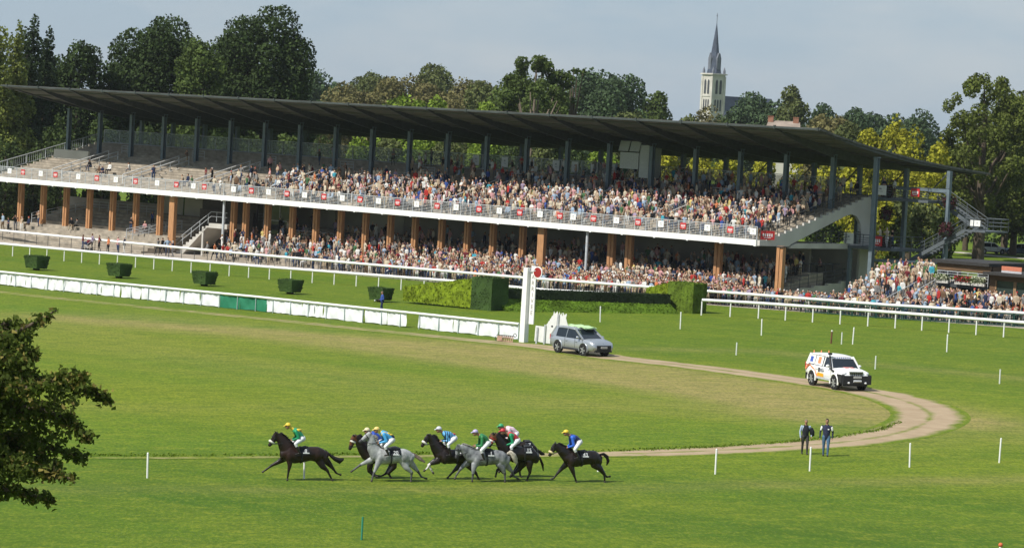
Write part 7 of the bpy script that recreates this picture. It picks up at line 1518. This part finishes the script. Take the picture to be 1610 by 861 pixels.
build_horse(R2, dict(torso=[(290, 440, 66), (350, 430, 100), (420, 440, 96), (500, 430, 86), (570, 405, 84), (630, 395, 92), (690, 405, 78), (725, 405, 48)], neck=[(170, 205, 44), (205, 270, 60), (250, 345, 80), (310, 420, 96)], head=[(148, 205, 42), (120, 258, 40), (100, 315, 28), (84, 358, 22)], ears=[(122, 172), (158, 168)], face=1,
    fa=[(330, 510), (305, 575), (300, 620), (352, 670), (405, 688)], fb=[(345, 510), (352, 575), (345, 622), (400, 676), (462, 690)], ha=[(600, 480), (612, 560), (542, 640), (572, 690), (580, 712)], hb=[(590, 480), (600, 560), (538, 650), (492, 680), (452, 692)], tail=[(722, 360, 14), (765, 400, 22), (800, 440, 26), (820, 480, 12)], hand=(330, 270)),
    'bay racehorse with brown face and pale noseband, half hidden behind the light grey', [dkbay, blk, muz, chest], mane_b, mane_b, '3', blk_cloth, white_cloth, (nb_w, .40, .05))
build_jockey(R2, dict(head=(290, 126), shoulder=(365, 165), hip=(455, 250), knee=(360, 320), ankle=(410, 410), elbow=(385, 245), hand=(320, 275)), 'jockey in cream cap and blue collar, mostly hidden behind the yellow capped rider', s_cream, s_blue, s_blue)
R3 = Race(540, 660, 7.83, 560, 755)
build_horse(R3, dict(torso=[(385, 445, 62), (440, 440, 100), (510, 455, 94), (585, 452, 86), (660, 436, 88), (740, 435, 92), (805, 440, 74), (842, 440, 44)], neck=[(345, 198, 42), (348, 270, 54), (362, 340, 72), (410, 415, 92)], head=[(332, 178, 40), (285, 215, 38), (240, 255, 27), (208, 276, 24)], ears=[(318, 158), (352, 160)],
    fa=[(355, 500), (290, 530), (224, 562), (152, 618), (112, 648)], fb=[(432, 505), (400, 572), (372, 640), (350, 705), (338, 752)], ha=[(730, 500), (768, 580), (828, 632), (822, 705), (818, 748)], hb=[(800, 490), (868, 560), (922, 622), (965, 690), (1032, 714)], swap={'fa': -1, 'fb': -1},
    tail=[(842, 395, 15), (888, 428, 26), (938, 462, 26), (1000, 505, 10)], cloth=(.38, .62), hand=(440, 280)), 'light grey racehorse with raised head, second from the left', [greyc, gpt, gmuz], mane_g, tail_m, '20', blk_cloth, white_cloth)
build_jockey(R3, dict(head=(410, 120), shoulder=(488, 160), hip=(588, 238), knee=(492, 318), ankle=(530, 402), elbow=(515, 250), hand=(440, 278)), 'jockey in blue and yellow silks and yellow cap on the light grey horse', mat('silk_soft_yellow', (.72, .52, .16), .38, .1, 6, .45), s_sky, s_sky, s_yel, [(s_yel, [(.9, -.9, -.1, .13), (.55, -.8, .5, .09), (.35, -.5, .9, .10)]), (s_navy, [(.12, -.6, .7, .12)])])
R4 = Race(655, 660, 8.2, 430, 760, 753)
build_horse(R4, dict(torso=[(275, 450, 66), (345, 455, 106), (440, 465, 96), (530, 460, 90), (610, 445, 88), (680, 450, 92), (740, 455, 74), (775, 450, 44)], neck=[(185, 215, 46), (220, 285, 62), (258, 350, 82), (315, 430, 100)], head=[(168, 205, 42), (135, 250, 40), (102, 295, 28), (72, 340, 23)], ears=[(138, 172), (182, 168)],
    fa=[(270, 520), (215, 545), (160, 565), (128, 618), (88, 652)], fb=[(262, 530), (205, 555), (168, 585), (202, 650), (230, 692)], ha=[(620, 520), (690, 600), (752, 665), (785, 730), (808, 772)], hb=[(600, 530), (550, 600), (492, 655), (440, 712), (408, 748)], swap={'ha': 1}, cloth=(.38, .57), hand=(320, 268), tail=[(775, 400, 14), (815, 440, 22), (840, 490, 18), (845, 530, 8)]),
    'dark bay racehorse with white front socks and white noseband, third from the left', [dkbay, blk, muz], mane_b, mane_b, '6', white_cloth, ink, (nb_w, .66, .050), socks=('fa', 'fb'))
build_jockey(R4, dict(head=(286, 118), shoulder=(358, 170), hip=(478, 225), knee=(385, 300), ankle=(412, 420), elbow=(405, 252), hand=(322, 266)), 'jockey in sky blue silks with dark stripes and pale cap', s_lgrey, s_stripe, s_stripe, None, [(s_red, [(.15, .1, 1.1, .10)])])
R5 = Race(705, 660, 8.2, 420, 795)
build_horse(R5, dict(torso=[(285, 480, 66), (355, 485, 106), (440, 486, 102), (530, 476, 98), (610, 468, 95), (685, 478, 92), (735, 485, 70), (765, 485, 42)], neck=[(165, 350, 44), (210, 375, 62), (260, 420, 84), (315, 470, 98)], head=[(135, 345, 40), (128, 395, 40), (115, 450, 28), (104, 495, 24)], ears=[(104, 306), (152, 306)],
    fa=[(255, 560), (205, 600), (165, 645), (118, 715), (96, 770)], fb=[(330, 570), (312, 640), (306, 690), (299, 745), (295, 792)], ha=[(650, 550), (690, 610), (712, 665), (718, 735), (716, 792)], hb=[(720, 540), (785, 605), (832, 660), (862, 722), (918, 752)], swap={'fa': -1, 'fb': -1}, tail=[(758, 420, 18), (800, 405, 40), (838, 445, 44), (862, 500, 36), (880, 545, 14)], hand=(352, 330), cloth=(.32, .50)),
    'steel grey racehorse with its head turned to the camera, in the middle of the bunch', [greyd, gpt, gmuz], mane_g, tail_g, '1', blk_cloth, white_cloth)
build_jockey(R5, dict(head=(345, 158), shoulder=(425, 205), hip=(500, 285), knee=(398, 378), ankle=(432, 478), elbow=(412, 320), hand=(350, 330)), 'jockey in green silks and lilac cap on the steel grey horse', s_lil, s_dgrn, s_dgrn, None, [(s_lgrey, [(.95, -.4, -.3, .09)])])
R6 = Race(765, 660, 8.2, 430, 783, 755)
build_horse(R6, dict(torso=[(255, 455, 66), (325, 440, 104), (400, 440, 102), (475, 440, 98), (540, 440, 100), (590, 450, 90), (625, 455, 70), (648, 450, 42)], neck=[(120, 210, 46), (165, 270, 62), (210, 335, 84), (275, 420, 100)], head=[(108, 205, 42), (85, 255, 40), (60, 305, 28), (38, 350, 23)], ears=[(70, 160), (125, 165)], face=1,
    fa=[(250, 540), (170, 610), (125, 650), (112, 700), (105, 732)], fb=[(255, 550), (225, 640), (195, 665), (225, 695), (255, 708)], ha=[(545, 530), (540, 605), (548, 665), (518, 740), (506, 778)], hb=[(470, 540), (435, 635), (372, 690), (345, 725), (318, 742)], tail=[(640, 430, 18), (692, 490, 26), (722, 565, 24), (732, 645, 8)], cloth=(.40, .62), hand=(250, 325)),
    'near black racehorse carrying the red capped jockey', [dkbay, blk, muz, chest], mane_b, mane_b, '15', blk_cloth, white_cloth, (nb_w, .52, .04), reds=True)
build_jockey(R6, dict(head=(208, 152), shoulder=(300, 190), hip=(388, 262), knee=(290, 345), ankle=(322, 430), elbow=(318, 290), hand=(248, 325)), 'jockey in red and green silks and red cap', s_red, s_red, s_grn, None, [(s_grn, [(.7, -.9, .1, .10)]), (s_red, [(.3, -.9, .1, .09)])])
R7 = Race(765, 660, 8.2, 420, 752, 749.5)
build_horse(R7, dict(torso=[(275, 400, 62), (345, 385, 96), (420, 380, 92), (490, 378, 88), (545, 380, 92), (585, 392, 80), (612, 400, 60), (630, 398, 38)], neck=[(150, 200, 44), (190, 255, 60), (235, 310, 78), (290, 370, 94)], head=[(85, 215, 40), (62, 255, 38), (42, 295, 26), (24, 330, 22)], ears=[(72, 178), (100, 175)], face=1,
    fa=[(290, 480), (220, 560), (180, 600), (160, 660), (150, 690)], fb=[(270, 480), (230, 570), (190, 600), (215, 640), (240, 660)], ha=[(520, 470), (470, 580), (412, 650), (420, 715), (440, 752)], hb=[(500, 470), (450, 570), (388, 650), (345, 700), (325, 730)], tail=[(618, 375, 16), (665, 405, 26), (705, 440, 30), (745, 448, 14)], cloth=(.40, .60), hand=(225, 260)),
    'dark racehorse almost hidden behind the red capped rider, pale noseband on its brown face', [seal, blk, muz, chest], mane_b, mane_b, '7', blk_cloth, white_cloth, (nb_y, .62, .045))
build_jockey(R7, dict(head=(182, 106), shoulder=(275, 128), hip=(372, 190), knee=(300, 300), ankle=(330, 390), elbow=(300, 230), hand=(225, 258)), 'jockey in pink and white silks and green cap behind the red capped rider', mat('silk_jade', (.03, .30, .12), .38, .1, 6, .45), s_pink, s_pink)
R8 = Race(850, 665, 8.61, 520, 795)
build_horse(R8, dict(torso=[(345, 470, 68), (405, 478, 108), (490, 488, 104), (580, 470, 92), (655, 456, 96), (725, 462, 100), (775, 468, 78), (802, 465, 46)], neck=[(215, 308, 46), (255, 345, 60), (305, 385, 80), (370, 440, 98)], head=[(198, 305, 42), (172, 350, 40), (145, 400, 28), (118, 442, 24)], ears=[(182, 252), (208, 248)],
    fa=[(365, 550), (300, 620), (245, 682), (188, 755), (152, 770)], fb=[(398, 560), (422, 645), (440, 700), (462, 765), (472, 792)], ha=[(715, 540), (795, 600), (850, 668), (856, 740), (858, 792)], hb=[(745, 540), (825, 610), (880, 690), (915, 722), (958, 712)], swap={'fa': -1, 'fb': -1}, tail=[(795, 415, 18), (858, 408, 30), (905, 450, 34), (918, 505, 30), (898, 555, 10)], hand=(365, 325), cloth=(.33, .52)),
    'black racehorse with pale noseband running last at the right', [dkbay, blk, muz], mane_b, mane_b, '43', blk_cloth, white_cloth, (nb_y, .70, .052))
build_jockey(R8, dict(head=(340, 128), shoulder=(415, 182), hip=(515, 248), knee=(430, 345), ankle=(478, 440), elbow=(425, 292), hand=(362, 325)), 'jockey in royal blue silks and yellow cap on the last horse', s_yel, s_navy, mat('silk_bright_blue', (.03, .12, .55), .38, .1, 6, .45), None, [(mat('silk_bright_blue', (.03, .12, .55)), [(.85, -.8, .2, .11)])])
# ------------------------------------------------------------------ the thin summer haze
hm = bpy.data.materials.new('haze_air'); hm.use_nodes = True; ht = hm.node_tree
for n_ in list(ht.nodes):
    if n_.type == 'BSDF_PRINCIPLED': ht.nodes.remove(n_)
pvn = ht.nodes.new('ShaderNodeVolumePrincipled'); pvn.inputs['Density'].default_value = 0.00006; pvn.inputs['Color'].default_value = (0.80, 0.86, 0.92, 1); pvn.inputs['Anisotropy'].default_value = 0.2
ht.links.new(pvn.outputs[0], ht.nodes['Material Output'].inputs['Volume'])
m = MB(); m.box((0, 3100, 40), (8100, 7000, 86)); hz_o = m.build('haze', hm); tag(hz_o, 'thin pale haze over the far trees and the church', kind='stuff')
